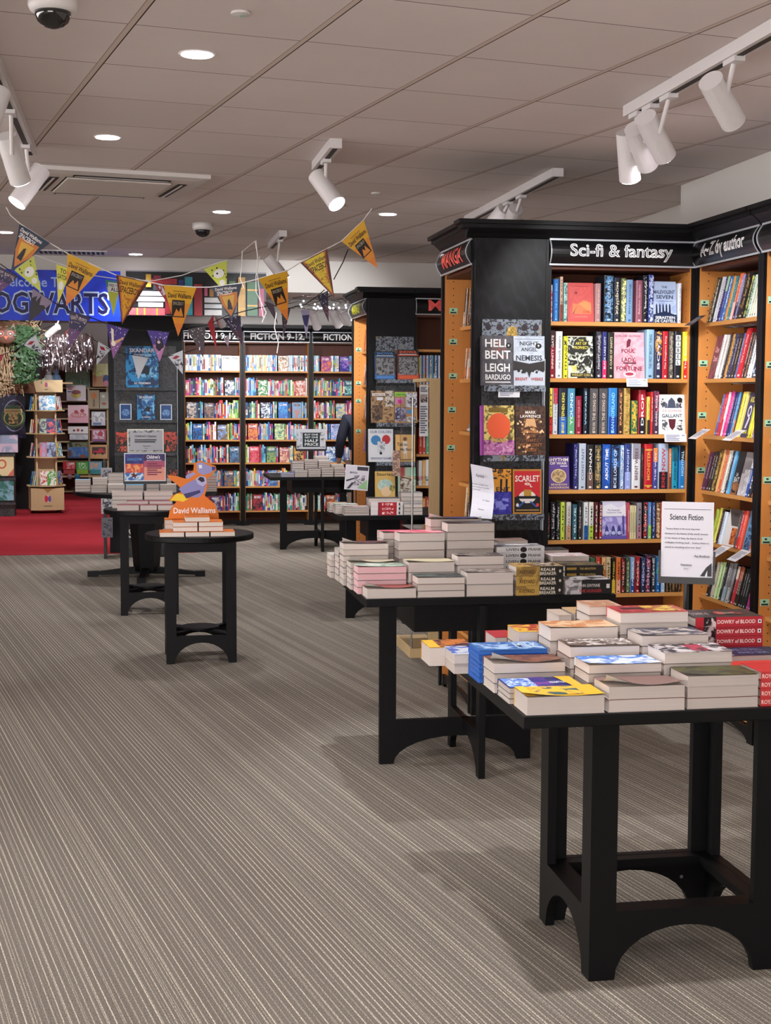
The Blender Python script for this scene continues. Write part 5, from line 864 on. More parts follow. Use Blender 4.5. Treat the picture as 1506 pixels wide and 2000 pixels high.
st(724, 981, 788, 10.08, 3, 'b8b0b0', 'the red and white spined comic stack', spart=RS, spine='b02c34', W=.12)
st(673, 990, 722, 10.09, 5, 'd0c8c8', 'the magazines at the table front left', col2='b84848', W=.13, curl=.006)
st(789, 984, 826, 10.08, 3, '807c80', 'the grey stack right of the red spines', W=.12)
st(655, 985, 700, 10.235, 5, 'c0d0c8', 'the second magazine pile, teal cover', col2='406868', W=.13)
st(720, 973, 782, 10.235, 4, '5c545c', 'the pile with a curled grey cover', W=.13, curl=.01)
st(784, 962, 826, 10.235, 5, '8c8888', 'the tall grey pile by the pillar', W=.13)
st(643, 983, 680, 10.38, 4, 'c8a888', 'the back left magazine pile', W=.13)
# orange books
o = FAR.build('paperbacks', loc=(0, 0, 0)); tag(o, 'small pale-edged paperback stacks covering the round, pedestal and half price tables', 'books', kind='stuff')
g9 = 'orange hardbacks in a pyramid'
def orange(xl, xr, z, v, q, W=.195, lab=''):
    u0 = PV(xl, 1040, v)[0]; u1 = PV(xr, 1040, v)[0]
    lying(u1-u0-.003, W, .0285, 'e07c28', fr(u0, v, z), Matrix.Identity(4), lab, g9, name='hardback_book', art_=[('n', .1, .1, .9, .9, 'e88430', 'd86c20', .2)], colr='5c3828', pages='pages_white')
for q, (a, b) in enumerate(((312, 361), (362, 410), (411, 460))): orange(a, b, .7905, 8.665, q, lab=f'orange hardback, {ORD[q]} from left in the bottom pyramid row')
for k, z in ((0, .8195), (1, .8485)):
    for q, (a, b) in enumerate(((338, 387), (388, 437))): orange(a, b, z, 8.70, q, lab=f'orange hardback, {("left", "right")[q]} one of the {("lower", "upper")[k]} middle pair')
orange(362, 411, .8775, 8.715, 0, lab='orange hardback alone at the top of the pyramid')
for k in range(3):
    lying(.12, .17, .0285, 'e07c28', fr(PV(322, 1020, 8.9)[0], 8.88, .7905+k*.029+.0), Matrix.Identity(4), f'orange hardback, {ORD[2-k]} from top of the small side pile', g9, name='hardback_book')
# ================================================================ signs on tables
def sign_stand(px0, px1, py0, py1, v, zbase, lab, items, yaw=0, frame_col='black_metal', pole=True, paper='dcdce4', nm='table_sign', wide=None, vbase=None):
    ua, ub, za, zb = P3(px0, px1, py0, py1, v); W = wide or (ub-ua); H = zb-za; uc = (ua+ub)/2
    e = empty(nm, uc, v, za, yaw, lab, 'sign')
    MB().box(-W/2, -.001, 0, W/2, .003, H, col=paper).build('card_holder', e)
    m = MB(); m.art((-W/2, -.0012, 0), (W, 0, 0), (0, 0, H), items, .0004); m.build('printed_card', e)
    if pole:
        m = MB(); m.box(-W/2-.006, -.006, -.022, W/2+.006, .008, .0, 'black_metal'); m.box(W/2+.001, -.008, -.02, W/2+.008, .006, H*.35, 'black_metal'); m.box(-W/2-.008, -.008, -.02, -W/2-.001, .006, H*.35, 'black_metal'); m.build('clip_frame', e)
        MB().tube((0, .012, -.02), (0, .012, zbase-za), .009, n=12, mt='black_metal').build('pole', e)
        MB().lathe([(.05, zbase-za), (.05, zbase-za+.008), (.012, zbase-za+.014)], c=(0, .012, 0), n=28, mt='black_metal').build('foot', e)
    else: MB().box(-W/2, .003, -.002, W/2, .06, 0, 'clear_acrylic').build('foot', e)
    return e
SFI = [('r', .02, .015, .98, .985, 'd6d6de'), ('r', .05, .90, .95, .906, '303038'), ('t', 'Science Fiction', .16, .76, .8, .84, '202028'), ('t', '"Science fiction is the most important', .08, .625, .74, .655, '484850'), ('t', 'literature in the history of the world, because', .07, .56, .9, .59, '484850'), ('t', "it's the history of ideas, the history of our", .07, .5, .8, .53, '484850'), ('t', 'civilisation birthing itself ... Science fiction is', .07, .44, .92, .47, '484850'), ('t', 'central to everything we\'ve ever done."', .07, .38, .78, .41, '484850'), ('t', '- Ray Bradbury', .62, .26, .94, .3, '383840'), ('t', 'Waterstones', .38, .15, .6, .18, '484850'), ('t', 'Bury', .45, .1, .54, .125, '8c8c94'), ('p', [(.76, .02), (.98, .02), (.98, .2), (.88, .14)], '202024'), ('p', [(.85, .02), (.9, .02), (.9, .1)], 'd6d6de')]
sign_stand(1293, 1388, 981, 1128, 4.47, .79, 'large white lettered card in a black stand on the nearest table', SFI, yaw=math.radians(-24), wide=.17)
# curled fantasy card
ua, ub, za, zb = P3(920, 968, 908, 1012, 6.62); m = MB(); N = {}; Wd, Hh = .135, zb-za
for a in range(5):
    for b in range(9): N[a, b] = V((Wd*(a/4-.5), .02*math.sin(b/8*3.1)-.012*(a/4)**2, Hh*b/8-.016*a/4))
for a in range(4):
    for b in range(8): q = [N[a, b], N[a+1, b], N[a+1, b+1], N[a, b+1]]; m.face(q, col='d4d4de'); m.face([p+V((0, .0012, 0)) for p in reversed(q)], col='c8c8d0')
e = empty('table_sign', (ua+ub)/2, 6.66, za+.0, math.radians(-48), 'curled white lettered card standing at the back of the fantasy table', 'sign'); m.build('curled_card', e)
m = MB(); m.art((-Wd/2, -.006, -.004), (Wd, -.004, -.012), (0, 0, Hh), [('t', 'Fantasy', .3, .78, .66, .85, '30303a'), ('t', '"Fantasy is escapist, and', .1, .64, .8, .67, '50505a'), ('t', "that is its glory. If a soldier", .1, .59, .9, .62, '50505a'), ('t', 'is imprisoned"', .1, .54, .5, .57, '50505a'), ('t', 'Dr Tolkien', .6, .36, .9, .39, '50505a'), ('t', 'Waterstones', .4, .18, .66, .21, '50505a')], .0004); m.build('printed_text', e)
MB().box(-.07, -.012, -.02, .07, .02, -.004, 'black_metal').build('clip_frame', e); MB().tube((0, .01, -.02), (0, .01, .79-za), .008, n=10, mt='black_metal').build('pole', e)
CB = [('r', 0, 0, 1, 1, 'd4dce4'), ('r', .02, .03, .98, .97, '6a3060'), ('n', .02, .5, .46, .97, '28306c', '3c3c88', .2), ('n', .02, .25, .46, .62, 'c84848', 'e8a060', .3), ('n', .02, .03, .46, .3, '3868b0', 'c0d8e8', .3), ('r', .47, .03, .98, .5, 'd8907c'), ('r', .47, .5, .98, .72, 'a8506c'), ('r', .47, .72, .98, .97, '3c2c5c'), ('t', 'KINGDOM', .08, .73, .42, .83, '5c90d0'), ('p', [(.22, .35), (.26, .24), (.34, .22), (.27, .17), (.28, .08), (.23, .15), (.16, .12), (.2, .2), (.14, .27), (.21, .26)], '5c1c2c'), ('t', "Children's", .54, .8, .86, .93, 'f0eef4'), ('t', 'BOOK OF THE MONTH', .54, .72, .9, .76, 'e0d8e4'), ('l', .55, .2, .9, .66, 6, '7c3450')]
sign_stand(243, 324, 885, 940, 11.13, .79, 'landscape red and violet sign in a black stand on the round table', CB)
CC = [('r', 0, 0, 1, 1, 'e8e8d8'), ('r', .03, .04, .97, .95, 'b4b6bc'), ('n', .03, .85, .97, .95, 'b4b6bc', '58585c', .3), ('n', .03, .04, .97, .1, 'b4b6bc', '58585c', .3), ('n', .03, .1, .08, .85, 'b4b6bc', '58585c', .3), ('t', "Children's Classics", .2, .66, .8, .75, '202028'), ('l', .2, .42, .8, .58, 2, '30303a'), ('t', 'Waterstones', .42, .26, .64, .31, '30303a'), ('t', 'Bury', .48, .16, .56, .2, '30303a')]
sign_stand(249, 320, 838, 884, 13.2, .79, 'pale landscape sign with ragged grey border on the pedestal table', CC)
HP = [('r', 0, 0, 1, 1, 'd4d8de'), *[('n', x, y, x+.17, y+.2, 'd4d8de', '6a6e76', .3) for x, y in ((.02, .05), (.8, .05), (.02, .65), (.8, .65), (.0, .35), (.82, .35))], ('r', .21, .1, .8, .82, '14303a'), ('t', 'BUY ONE', .28, .67, .74, .77, 'e8ece8'), ('t', 'GET ONE', .28, .54, .74, .63, 'e8ece8'), ('t', 'HALF', .29, .34, .74, .49, 'e8ece8'), ('t', 'PRICE', .28, .16, .75, .30, 'e8ece8')]
sign_stand(579, 636, 838, 877, 15.45, .79, 'grey leaf-bordered half price sign on the far table', HP)
# tilted comic sign on the comics table
e = empty('table_sign', PV(695, 955, 10.45)[0], 10.45, PV(695, 957, 10.45)[1], math.radians(-12), 'tilted grey comic cover propped as a sign on the comics table', 'sign')
W = .175; H = .185; m = MB(); m.box(-W/2, 0, 0, W/2, .006, H, col='c8c8cc'); m.art((-W/2, -.0004, 0), (W, 0, 0), (0, 0, H), [('r', .03, .03, .97, .97, 'b4b0b8'), ('r', .5, .8, .97, .95, '20202c'), ('t', 'MANGA', .2, .66, .52, .74, '303038'), ('p', [(.05, .38), (.4, .5), (.42, .45), (.08, .32)], '26262c'), ('p', [(.1, .04), (.3, .3), (.42, .3), (.22, .04)], '26262c'), ('n', .4, .2, .85, .6, 'b4b0b8', '58545c', .4), ('p', [(.55, .1), (.95, .45), (.97, .05)], '78a070')], .0005)
m.build('printed_card', e, mtx=Matrix.Rotation(math.radians(4), 4, 'Y')); MB().tube((0, .01, .0), (0, .01, .795-PV(695, 957, 10.45)[1]), .006, n=8, mt='black_metal').build('pole', e)
# orange standee with a rocket
def pl(px, py, v=8.98): u, z = PV(px, py, v); return u, z
c0 = pl(376, 1020); e = empty('standee', c0[0], 8.965, .7905, 0, 'orange cut-out standee with a lilac rocket behind the orange books', 'standee')
out = [(327, 1022), (332, 995), (345, 980), (330, 976), (338, 967), (356, 960), (350, 950), (330, 934), (326, 928), (345, 930), (362, 935), (378, 918), (379, 905), (392, 899), (404, 905), (421, 910), (423, 918), (411, 930), (404, 935), (405, 950), (400, 968), (420, 985), (427, 1005), (428, 1022)]
pp = [(PV(x, y, 8.965)[0]-c0[0], 0, PV(x, y, 8.965)[1]-.7905) for x, y in out]
m = MB(); m.prism([V(p) for p in pp], (0, .004, 0), col='e07a26')
def L2_(pts, col, k, mtx=None): m.face([(PV(x, y, 8.965)[0]-c0[0], -.0004*k, PV(x, y, 8.965)[1]-.7905) for x, y in pts], col=col)
L2_([(349, 955), (368, 942), (388, 934), (400, 932), (403, 942), (398, 962), (388, 972), (362, 970)], '8c8cc4', 1); L2_([(382, 935), (392, 929), (402, 932), (404, 943), (396, 950), (386, 945)], 'b4b4dc', 2)
L2_([(386, 936), (391, 931), (398, 933), (400, 940), (394, 942)], '202030', 3); L2_([(362, 930), (378, 922), (382, 926), (366, 936)], '9c9cd0', 2); L2_([(384, 905), (394, 903), (418, 914), (413, 923), (396, 928), (386, 922)], '9898cc', 2); L2_([(414, 911), (421, 912), (420, 918), (414, 919)], '38448c', 3)
L2_([(388, 908), (394, 908), (395, 914), (389, 915)], 'f0f0f4', 3); L2_([(331, 978), (345, 964), (362, 966), (368, 974), (358, 980), (348, 978)], 'f0d030', 2); L2_([(358, 965), (390, 957), (392, 962), (364, 974)], '3c3c70', 3)
m.build('cut_out', e)
m = MB(); a, b = PV(339, 1003, 8.963), PV(421, 991, 8.963); m.text('David Walliams', V((a[0]-c0[0], -.0015, a[1]-.7905)), V((b[0]-a[0], 0, 0)), V((0, 0, b[1]-a[1])), 'f4f0ec', V((0, -1, 0))); m.build('lettering', e, label='white brush lettering')
MB().box(-.05, .0041, 0, .05, .06, .004, col='c07030').build('support_foot', e)
# ================================================================ far children's shelves
PAL = ['e8e4e0', 'f0d848', 'd83c3c', '3c78c8', '48a8c8', '58a868', 'e88838', 'c83c88', '7048a0', '203878', 'f0f0f0', 'e8c8a0', '80c8e0', '2c2c38', 'a8d060', 'e85858', 'c8d8f0', '30608c', 'f0e8c0', 'b83040']
rr = random.Random(3)
rowsets = {0: PAL[:1]+['f0f0e8', '80b8d8', 'f0e088', 'e8f0f0', '3878b8', 'b8d8e8', 'f0f0f0', 'd8a878'], 4: PAL, 6: ['28283c', '3c8c8c', 'c8e0d8', 'b83c48', '50a878', '4048a0', '787c88', 'e8e0d8']}
faceouts = {  # bay, row: (fraction, colour, colour2, label)
    (0, 0): [(.66, 'c8e0ec', 'f4f4f0', 'pale blue and white'), (.84, 'f0f0ec', 'e8e8e0', 'plain white')], (0, 1): [(.72, '2c3c60', 'e8ecf4', 'dark blue and white')], (0, 2): [(.02, '484858', 'c8b8a8', 'brown and grey'), (.34, '303048', '8c6c58', 'dark violet')], (0, 3): [(.13, '2c6cb8', '142c58', 'bright blue'), (.58, '6c5848', '7ca0d8', 'brown and sky blue')], (0, 4): [(.80, '384c68', '5888b0', 'slate blue')], (0, 5): [(.7, '3c5878', '9c6c48', 'teal and brown')], (0, 6): [(.45, '5c2c58', 'b8b8c8', 'plum')],
    (1, 0): [(.52, 'f0ece4', 'b89068', 'cream with brown animals')], (1, 1): [(.2, '2c7c3c', 'e8e8d8', 'leaf green and white'), (.80, 'c86858', 'e8d8c8', 'dusty red')], (1, 2): [(.24, '202840', 'c8d0e0', 'navy and silver'), (.52, '2c68c0', '3c98d0', 'vivid blue'), (.74, '70a0c8', 'c87848', 'blue with an orange hill')], (1, 3): [(.04, '9c3848', 'e88838', 'maroon and orange'), (.46, 'c8dca0', '3c6c70', 'pale green landscape')], (1, 4): [(.06, 'c02c40', 'e06878', 'crimson'), (.33, '3c6c6c', '90a850', 'teal and olive'), (.54, 'b05058', 'e8c0a0', 'rose'), (.77, 'd8a058', '302820', 'amber and black')], (1, 5): [(.35, '3c5c98', '80a0c0', 'mid blue')], (1, 6): [(.11, 'b02838', '2c1c20', 'dark red')],
    (2, 0): [(.12, '883898', 'e88048', 'purple and orange'), (.42, '302c90', 'a078d0', 'indigo')], (2, 1): [(.5, '2c5868', '90d0c8', 'dark teal')], (2, 2): [(.36, '5c90b8', 'e0d090', 'blue and sand')], (2, 3): [(.28, '80a0d8', 'd0c8e8', 'lilac blue')], (2, 4): [(.2, '3c70a8', 'e0e8f0', 'blue globe patterned')], (2, 6): [(.2, '8c4838', 'e08848', 'burnt orange')]}
for k in range(3):
    x0 = BU[k]+.022; x1 = BU[k+1]-.044; W = x1-x0; m = MB()
    for r, z in enumerate(zf):
        fo = sorted(faceouts.get((k, r), [])); spans = [(x0+f*W, x0+f*W+.125) for f, *_ in fo]; x = x0+.004
        for (a, b), (f, c, c2, nm) in zip(spans, fo):
            b = min(b, x1-.004); h = .185+.02*rr.random()
            face_book(b-a-.004, h, .018, c, [('n', 0, 0, 1, 1, c, c2, .22), ('c', .5, .4, .28, .18, c2, c, .5), ('t', rr.choice(('MAGIC', 'WILDER', 'LUMI', 'SECRET', 'STARS', 'THE DEN')), .14, .76, .86, .9, 'f0f0f0' if sum(C(c)) < .9 else '303040')], fr(a+.002, VF+.035, z+.001), lean_mtx(0, 0, 0, 0, 6),
                f'{nm} children book facing out, {ORD[r]} shelf of {("left", "middle", "right")[k]} far case', group=None, name='paperback_book', lay=.0006)
        while x < x1-.006:
            hit = [s for s in spans if x+.02 > s[0] and x < s[1]]
            if hit: x = hit[0][1]+.002; continue
            w = rr.uniform(.013, .026); h = rr.choice((.198, .198, .19, .21, .18, .225)) if r else .2; c = rr.choice(rowsets.get(r, PAL)); c2 = rr.choice(PAL)
            if x+w > x1: break
            y = VF+.035+rr.uniform(0, .008); m.box(x, y, z+.0008, x+w-.001, y+.13, z+h, col=c)
            a, b = sorted((rr.uniform(.05, .9), rr.uniform(.1, .95))); m.box(x+.001, y-.0006, z+h*a, x+w-.002, y, z+h*b, col=c2)
            m.box(x+w*.35, y-.0012, z+h*.3, x+w*.6, y-.0006, z+h*.85, col=rr.choice(('f0f0f0', '202028')))
            x += w
    o = m.build('childrens_paperbacks', loc=(0, 0, 0)); tag(o, f'tightly packed colourful children paperbacks filling the {("left", "middle", "right")[k]} far bookcase', 'books', kind='stuff')
# ================================================================ pillar display (blue fantasy posters)
v = 14.99; u0, u1, z0, z1 = P3(225, 346, 675, 945, v)
LP = [PV(285, y, v-.06)[1] for y in (757, 820, 884, 935)]
rack(u0, u1, z0, z1, v, LP, 'dark patterned display rack on the black pillar', 'damask_dark')
v -= .072
BL = lambda t, s: [('n', 0, 0, 1, 1, '14345c', '2c88c0', .12), ('n', .3, .25, .95, .8, '1c508c', '78c0e0', .2), ('p', [(.3, .3), (.55, .55), (.75, .5), (.7, .3), (.5, .35)], '101c30'), ('t', 'SKANDAR', .12, .85, .88, .95, 'd0ccd0'), ('t', s, .25, .77, .75, .82, 'b0b8c8'), ('t', 'A.F. STEADMAN', .25, .08, .75, .13, 'e0e4e8')]
facing(246, 310, 676, 753, v, .006, '14345c', BL(0, 'PHANTOM'), 'large blue poster with a winged creature on the pillar rack', LP[0], 3)
facing(268, 303, 771, 819, v, .03, '14345c', BL(0, 'UNICORN'), 'blue hardback in the centre of the pillar rack', LP[1], 4)
for a, b, y, lab in ((234, 257, 789, 'small white-bordered blue box left on the pillar rack'), (313, 336, 790, 'small white-bordered blue box right on the pillar rack')):
    facing(a, b, y, 819, v, .03, 'c8d4e0', [('r', .08, .05, .92, .95, '1c4478'), ('c', .5, .45, .34, .22, '7098c8', '1c4478')], lab, LP[1], 3)
for a, b, lab in ((227, 251, 'red and black hardback left of the pale sign'), (321, 346, 'red and black hardback right of the pale sign')):
    facing(a, b, 843, 883, v, .03, '1c1818', [('n', 0, .4, 1, .98, 'b84030', '2c1818', .2), ('n', .1, .05, .9, .6, '1c1818', 'c05038', .2), ('t', 'SKANDAR', .1, .84, .9, .94, 'd05840')], lab, LP[2], 4)
facing(331, 346, 918, 934, v, .02, '2c2020', [('n', 0, 0, 1, 1, 'b05038', '30201c', .3)], 'small orange book low on the pillar rack', LP[3], 4)
# floor display sign by the pillar
ua, ub, za, zb = P3(247, 262, 985, 1078, 14.6); o = MB().box(0, 0, 0, .42, .02, .55, 'damask_dark').build('floor_sign', loc=F(ua, 14.6, 0)); tag(o, 'dark patterned floor sign half hidden by the round tables', 'sign')
m = MB(); m.text('SHORTS', V((.02, -.002, .2)), V((.38, 0, 0)), V((0, 0, .09)), 'e0e0e0', V((0, -1, 0))); m.text('& more', V((.08, -.002, .12)), V((.2, 0, 0)), V((0, 0, .05)), 'e0e0e0', V((0, -1, 0))); m.build('lettering', o)
e = empty('leaflet_rack', PV(202, 1000, 14.5)[0], 14.5, 0, 0, 'slim leaflet rack against the left side of the far tables', 'rack')
MB().box(0, 0, 0, .03, .2, 1.0, 'black_metal').build('post', e)
for z, c in ((.92, 'b8b8c0'), (.66, 'c8c8cc'), (.42, '707078')): m = MB(); m.box(-.02, -.03, z-.2, .09, -.01, z, col=c); m.art((-.02, -.0305, z-.2), (.11, 0, 0), (0, 0, .2), [('n', .1, .1, .9, .9, c, '38384c', .3)], .0006); m.build('leaflet_pocket', e)
# ================================================================ painted banner and painted board on the beam
vb = 13.03; u0, u1, z0, z1 = P3(-70, 236, 524, 624, vb)
W = u1-u0; H = z1-z0; m = MB(); m.box(0, -.006, 0, W, 0, H, col='1840e0'); m.art((0, -.0065, 0), (W, 0, 0), (0, 0, H), [('n', 0, 0, 1, 1, '1444ec', '3a70f8', .035), ('n', .0, .0, 1, 1, '1444ec', '1a30c0', .02)], .0008)
XF = lambda px: (px+70)/306
def HT(t, x0, x1, y0, y1):
    m.text(t, V((W*(XF(x0)-.012), -.0095, H*(y0-.035))), V((W*(XF(x1)-XF(x0)+.024), 0, 0)), V((0, 0, H*(y1-y0+.07))), 'c4dcff', V((0, -1, 0)), 'w')
    m.text(t, V((W*XF(x0), -.0115, H*y0)), V((W*(XF(x1)-XF(x0)), 0, 0)), V((0, 0, H*(y1-y0))), '161458', V((0, -1, 0)))
HT('HOGWARTS', -46, 211, .14, .56); m.text('Welcome To', V((W*XF(-10), -.0105, H*.66)), V((W*(XF(128)-XF(-10)), 0, 0)), V((0, 0, H*.2)), 'a8c4ff', V((0, -1, 0)), 'b')
o = m.build('painted_banner', loc=F(u0, vb+.01, z0)); tag(o, 'bright blue hand-painted banner with dark gothic lettering on the beam', 'banner')
u0, u1, z0, z1 = P3(247, 520, 527, 616, vb); W = u1-u0; H = z1-z0
XB = lambda px: (px-247)/273; YB = lambda py: (616-py)/89
m = MB(); m.box(0, -.012, 0, W, 0, H, col='16161a'); it = [('r', 0, .97, 1, 1, '9c9ca0'), ('r', 0, 0, 1, .02, '6c6c70')]
def bk(x0, x1, y0, y1, c, bands=None, vert=True):
    it.append(('r', XB(x0)-.003, YB(y1)-.01, XB(x1)+.003, YB(y0)+.01, '0c0c0e')); it.append(('n', XB(x0), YB(y1), XB(x1), YB(y0), c, tuple(q*.85 for q in C(c)), .06))
    for b in (bands or []): it.append(('r', XB(x0), YB(b+1.5), XB(x1), YB(b-1.5), 'c89838') if vert else ('r', XB(b-1.5), YB(y1), XB(b+1.5), YB(y0), 'd8a040'))
bk(252, 322, 601, 615, 'c06068', [268, 282, 306], False); bk(270, 318, 590, 599, 'c8c8d0'); bk(266, 322, 579, 588, 'd0d0d4'); bk(272, 318, 568, 577, 'c4c8d0'); bk(296, 345, 543, 554, 'a83038'); bk(285, 295, 535, 560, 'c8a040'); bk(299, 312, 552, 566, '3c3c48'); bk(300, 314, 537, 545, '8c3048')
bk(322, 332, 556, 612, '8c2430'); bk(348, 358, 545, 556, '2c3c78'); bk(360, 375, 539, 614, '3890a0'); bk(378, 394, 553, 615, 'a83840'); bk(346, 358, 560, 614, 'b04048'); bk(398, 432, 579, 589, 'd0d0d0'); bk(398, 432, 592, 600, 'c8ccd0'); bk(398, 432, 603, 614, 'd4d4d4'); bk(398, 404, 560, 576, 'c86088'); bk(408, 416, 562, 577, 'a87838'); bk(446, 458, 546, 560, '507848')
bk(464, 478, 538, 615, 'b88c38', [560, 600]); bk(482, 502, 547, 614, '30603c', [563, 594]); bk(505, 515, 560, 615, '9c3058')
m.art((0, -.0125, 0), (W, 0, 0), (0, 0, H), it, .0008)
o = m.build('painted_board', loc=F(u0, vb+.01, z0)); tag(o, 'black board painted with a row of colourful cartoon books', 'sign')
# ================================================================ bunting
YELW, ORNG, BLK, WHT = 'e0a828', 'd87830', '1c1c20', 'e8e8e4'
def sp_orange(): return [('p', [(0, 0), (1, 0), (.84, -.34), (.16, -.34)], 'deaa2c'), ('p', [(.16, -.34), (.84, -.34), (.6, -.82), (.4, -.82)], 'e09030'), ('p', [(.37, -.75), (.63, -.75), (.5, -1)], 'dd8038'), ('r', .3, -.11, .7, -.1, '4a3818'), ('t', 'David Walliams', .15, -.24, .85, -.14, '3c2418'), ('r', .28, -.62, .66, -.28, '241814'), ('t', 'SPACEBOY', .31, -.38, .63, -.31, 'a09888'), ('p', [(.33, -.6), (.63, -.6), (.55, -.42), (.49, -.52), (.42, -.45)], 'd88830')]
def sp_fire(c='d8a028', dk='5c3020'): return [('p', [(0, 0), (1, 0), (.5, -1)], dk), ('p', [(.08, -.02), (.9, -.02), (.66, -.5), (.5, -.95), (.3, -.5)], 'c87030'), ('p', [(.14, -.02), (.84, -.02), (.64, -.42), (.5, -.88), (.32, -.45)], c), ('t', 'David Walliams', .14, -.17, .86, -.08, '3c2418'), ('t', 'SPACEBOY', .2, -.34, .8, -.2, '3c2418'), ('n', .36, -.66, .62, -.36, c, 'b06828', .4)]
def sp_dark(): return [('p', [(0, 0), (1, 0), (.5, -1)], '283448'), ('p', [(.2, -.25), (.8, -.2), (.76, -.48), (.5, -.86), (.28, -.52)], 'c87830'), ('p', [(.3, -.3), (.7, -.28), (.62, -.55), (.5, -.7), (.36, -.5)], 'd8a840'), ('t', 'David Walliams', .12, -.13, .8, -.05, 'e8e4e0'), ('t', 'SPACEBOY', .16, -.26, .66, -.15, 'e8e4e0'), ('p', [(.42, -.66), (.46, -.42), (.52, -.38), (.56, -.5), (.58, -.68)], '28222c')]
def stars(c, c2): return [('p', [(0, 0), (1, 0), (.5, -1)], c), ('p', [(.22, -.45), (.78, -.45), (.5, -1)], c2), ('d', 16, .15, -.35, .85, -.03, .018, 'e8e4f0'), ('d', 6, .38, -.75, .62, -.4, .016, 'e8e4f0')]
def owl(): return stars('4c3c88', '8c5c94')+[('p', [(.22, -.1), (.34, -.12), (.42, -.45), (.34, -.5)], 'ece0c8'), ('p', [(.4, -.48), (.86, -.26), (.7, -.42), (.5, -.55)], 'd8a878'), ('c', .42, -.54, .1, .08, 'f0e8d8')]
def imp(): return stars('4c3c88', 'a46c98')+[('p', [(.38, -.2), (.5, -.3), (.66, -.22), (.72, -.5), (.5, -.66), (.36, -.56)], '28222e'), ('c', .5, -.36, .07, .05, 'c8b0b8')]
def castle(): return [('p', [(0, 0), (1, 0), (.5, -1)], '8c7c94'), ('p', [(.12, -.3), (.3, -.12), (.36, -.3), (.46, -.02), (.56, -.32), (.74, -.25), (.85, -.3), (.5, -1)], '26202a')]
def title(): return stars('342c54', '6a4474')+[('t', 'HARRY POTTER', .12, -.2, .88, -.09, 'b8a8a8'), ('r', .32, -.26, .62, -.24, '8c8090')]
def lime(): return [('p', [(0, 0), (1, 0), (.5, -1)], 'c4cc54'), ('d', 10, .2, -.5, .8, -.05, .03, '404028'), ('c', .5, -.3, .22, .14, 'e8e8e0'), ('c', .44, -.28, .04, .03, '202020'), ('c', .5, -.6, .12, .09, 'e4e4da')]
def gate(): return [('p', [(0, 0), (1, 0), (.5, -1)], 'd8d448'), ('t', 'TO', .3, -.18, .7, -.06, '282820'), ('t', 'GATOR', .18, -.34, .82, -.21, '282820'), ('c', .5, -.5, .16, .12, 'e8e8e4')]
def plain(c, c2=None): return [('p', [(0, 0), (1, 0), (.5, -1)], c)]+([('n', .3, -.5, .7, -.05, c, c2, .4)] if c2 else [])
def white(): return [('p', [(0, 0), (1, 0), (.5, -1)], 'c8ccd4'), ('p', [(.2, -.15), (.5, -.1), (.7, -.2), (.4, -.26)], '9c2430'), ('n', .25, -.7, .7, -.3, 'c8ccd4', '24202c', .4)]
def pennant(p0, p1, tip, v, items, lab, grp):
    a = PV(*p0, v); b = PV(*p1, v); t = PV(*tip, v)
    A_ = V((a[0], 0, a[1])); B_ = V((b[0], 0, b[1])); T_ = V((t[0], 0, t[1])); mid = (A_+B_)/2; X = B_-A_; Y = mid-T_
    m = MB(); tw = .03*math.sin(p0[0]*7.3+p0[1])
    def mk(x, y, k):
        q = A_+X*x+Y*y; return V((q.x-A_.x, tw*(x-.5)+.06*tw*y-.0005*k, q.z-A_.z))
    bk_ = []
    m2 = MB()
    m2.art((0, 0, 0), (1, 0, 0), (0, 0, 1), items, .0005)
    for vv in m2.v: pass
    base = [mk(0, 0, 0), mk(.5, 0, 0), mk(1, 0, 0), mk(.5, -1, 0)]; m.face([p+V((0, .0006, 0)) for p in reversed(base)], col='d8d8d4')
    for f, mi_, c, c2 in zip(m2.f, m2.m, m2.c, m2.c2):
        pts = []
        for i in f: x, y, z = m2.v[i]; pts.append(mk(x, z, -y/.0005))
        m.face(pts, col=c, col2=c2[:3], sc=c2[3])
    o = m.build('pennant', loc=F(a[0], v, a[1])); return tag(o, lab, 'pennant', grp)
def cord(pts, v, nm, lab, col='string_white', r=.003, v2=None, nn=8):
    q = []; L_ = len(pts)
    for i in range(L_-1):
        (x0, y0), (x1, y1) = pts[i], pts[i+1]; n_ = 3
        for k in range(n_): f = k/n_; vv = v+((v2-v)*(i+f)/(L_-1) if v2 else 0); a = PV(x0+(x1-x0)*f, y0+(y1-y0)*f, vv); q.append(F(a[0], vv, a[1]))
    a = PV(*pts[-1], v2 or v); q.append(F(a[0], v2 or v, a[1]))
    m = MB(); m.path([p-q[0] for p in q], r, 6, col); o = m.build(nm); o.location = q[0]; return tag(o, lab, 'string')
va = 9.35; G_ = 'space pennants on the front white string'
cord([(12, 405), (20, 420), (38, 436), (98, 475), (132, 495), (197, 524), (226, 537), (290, 550), (319, 557), (384, 561), (410, 561), (472, 553), (504, 545), (562, 528), (588, 512), (634, 488), (667, 471), (709, 431), (728, 405), (741, 392)], va, 'bunting_string', 'front white bunting string sagging across the view', r=.0035)
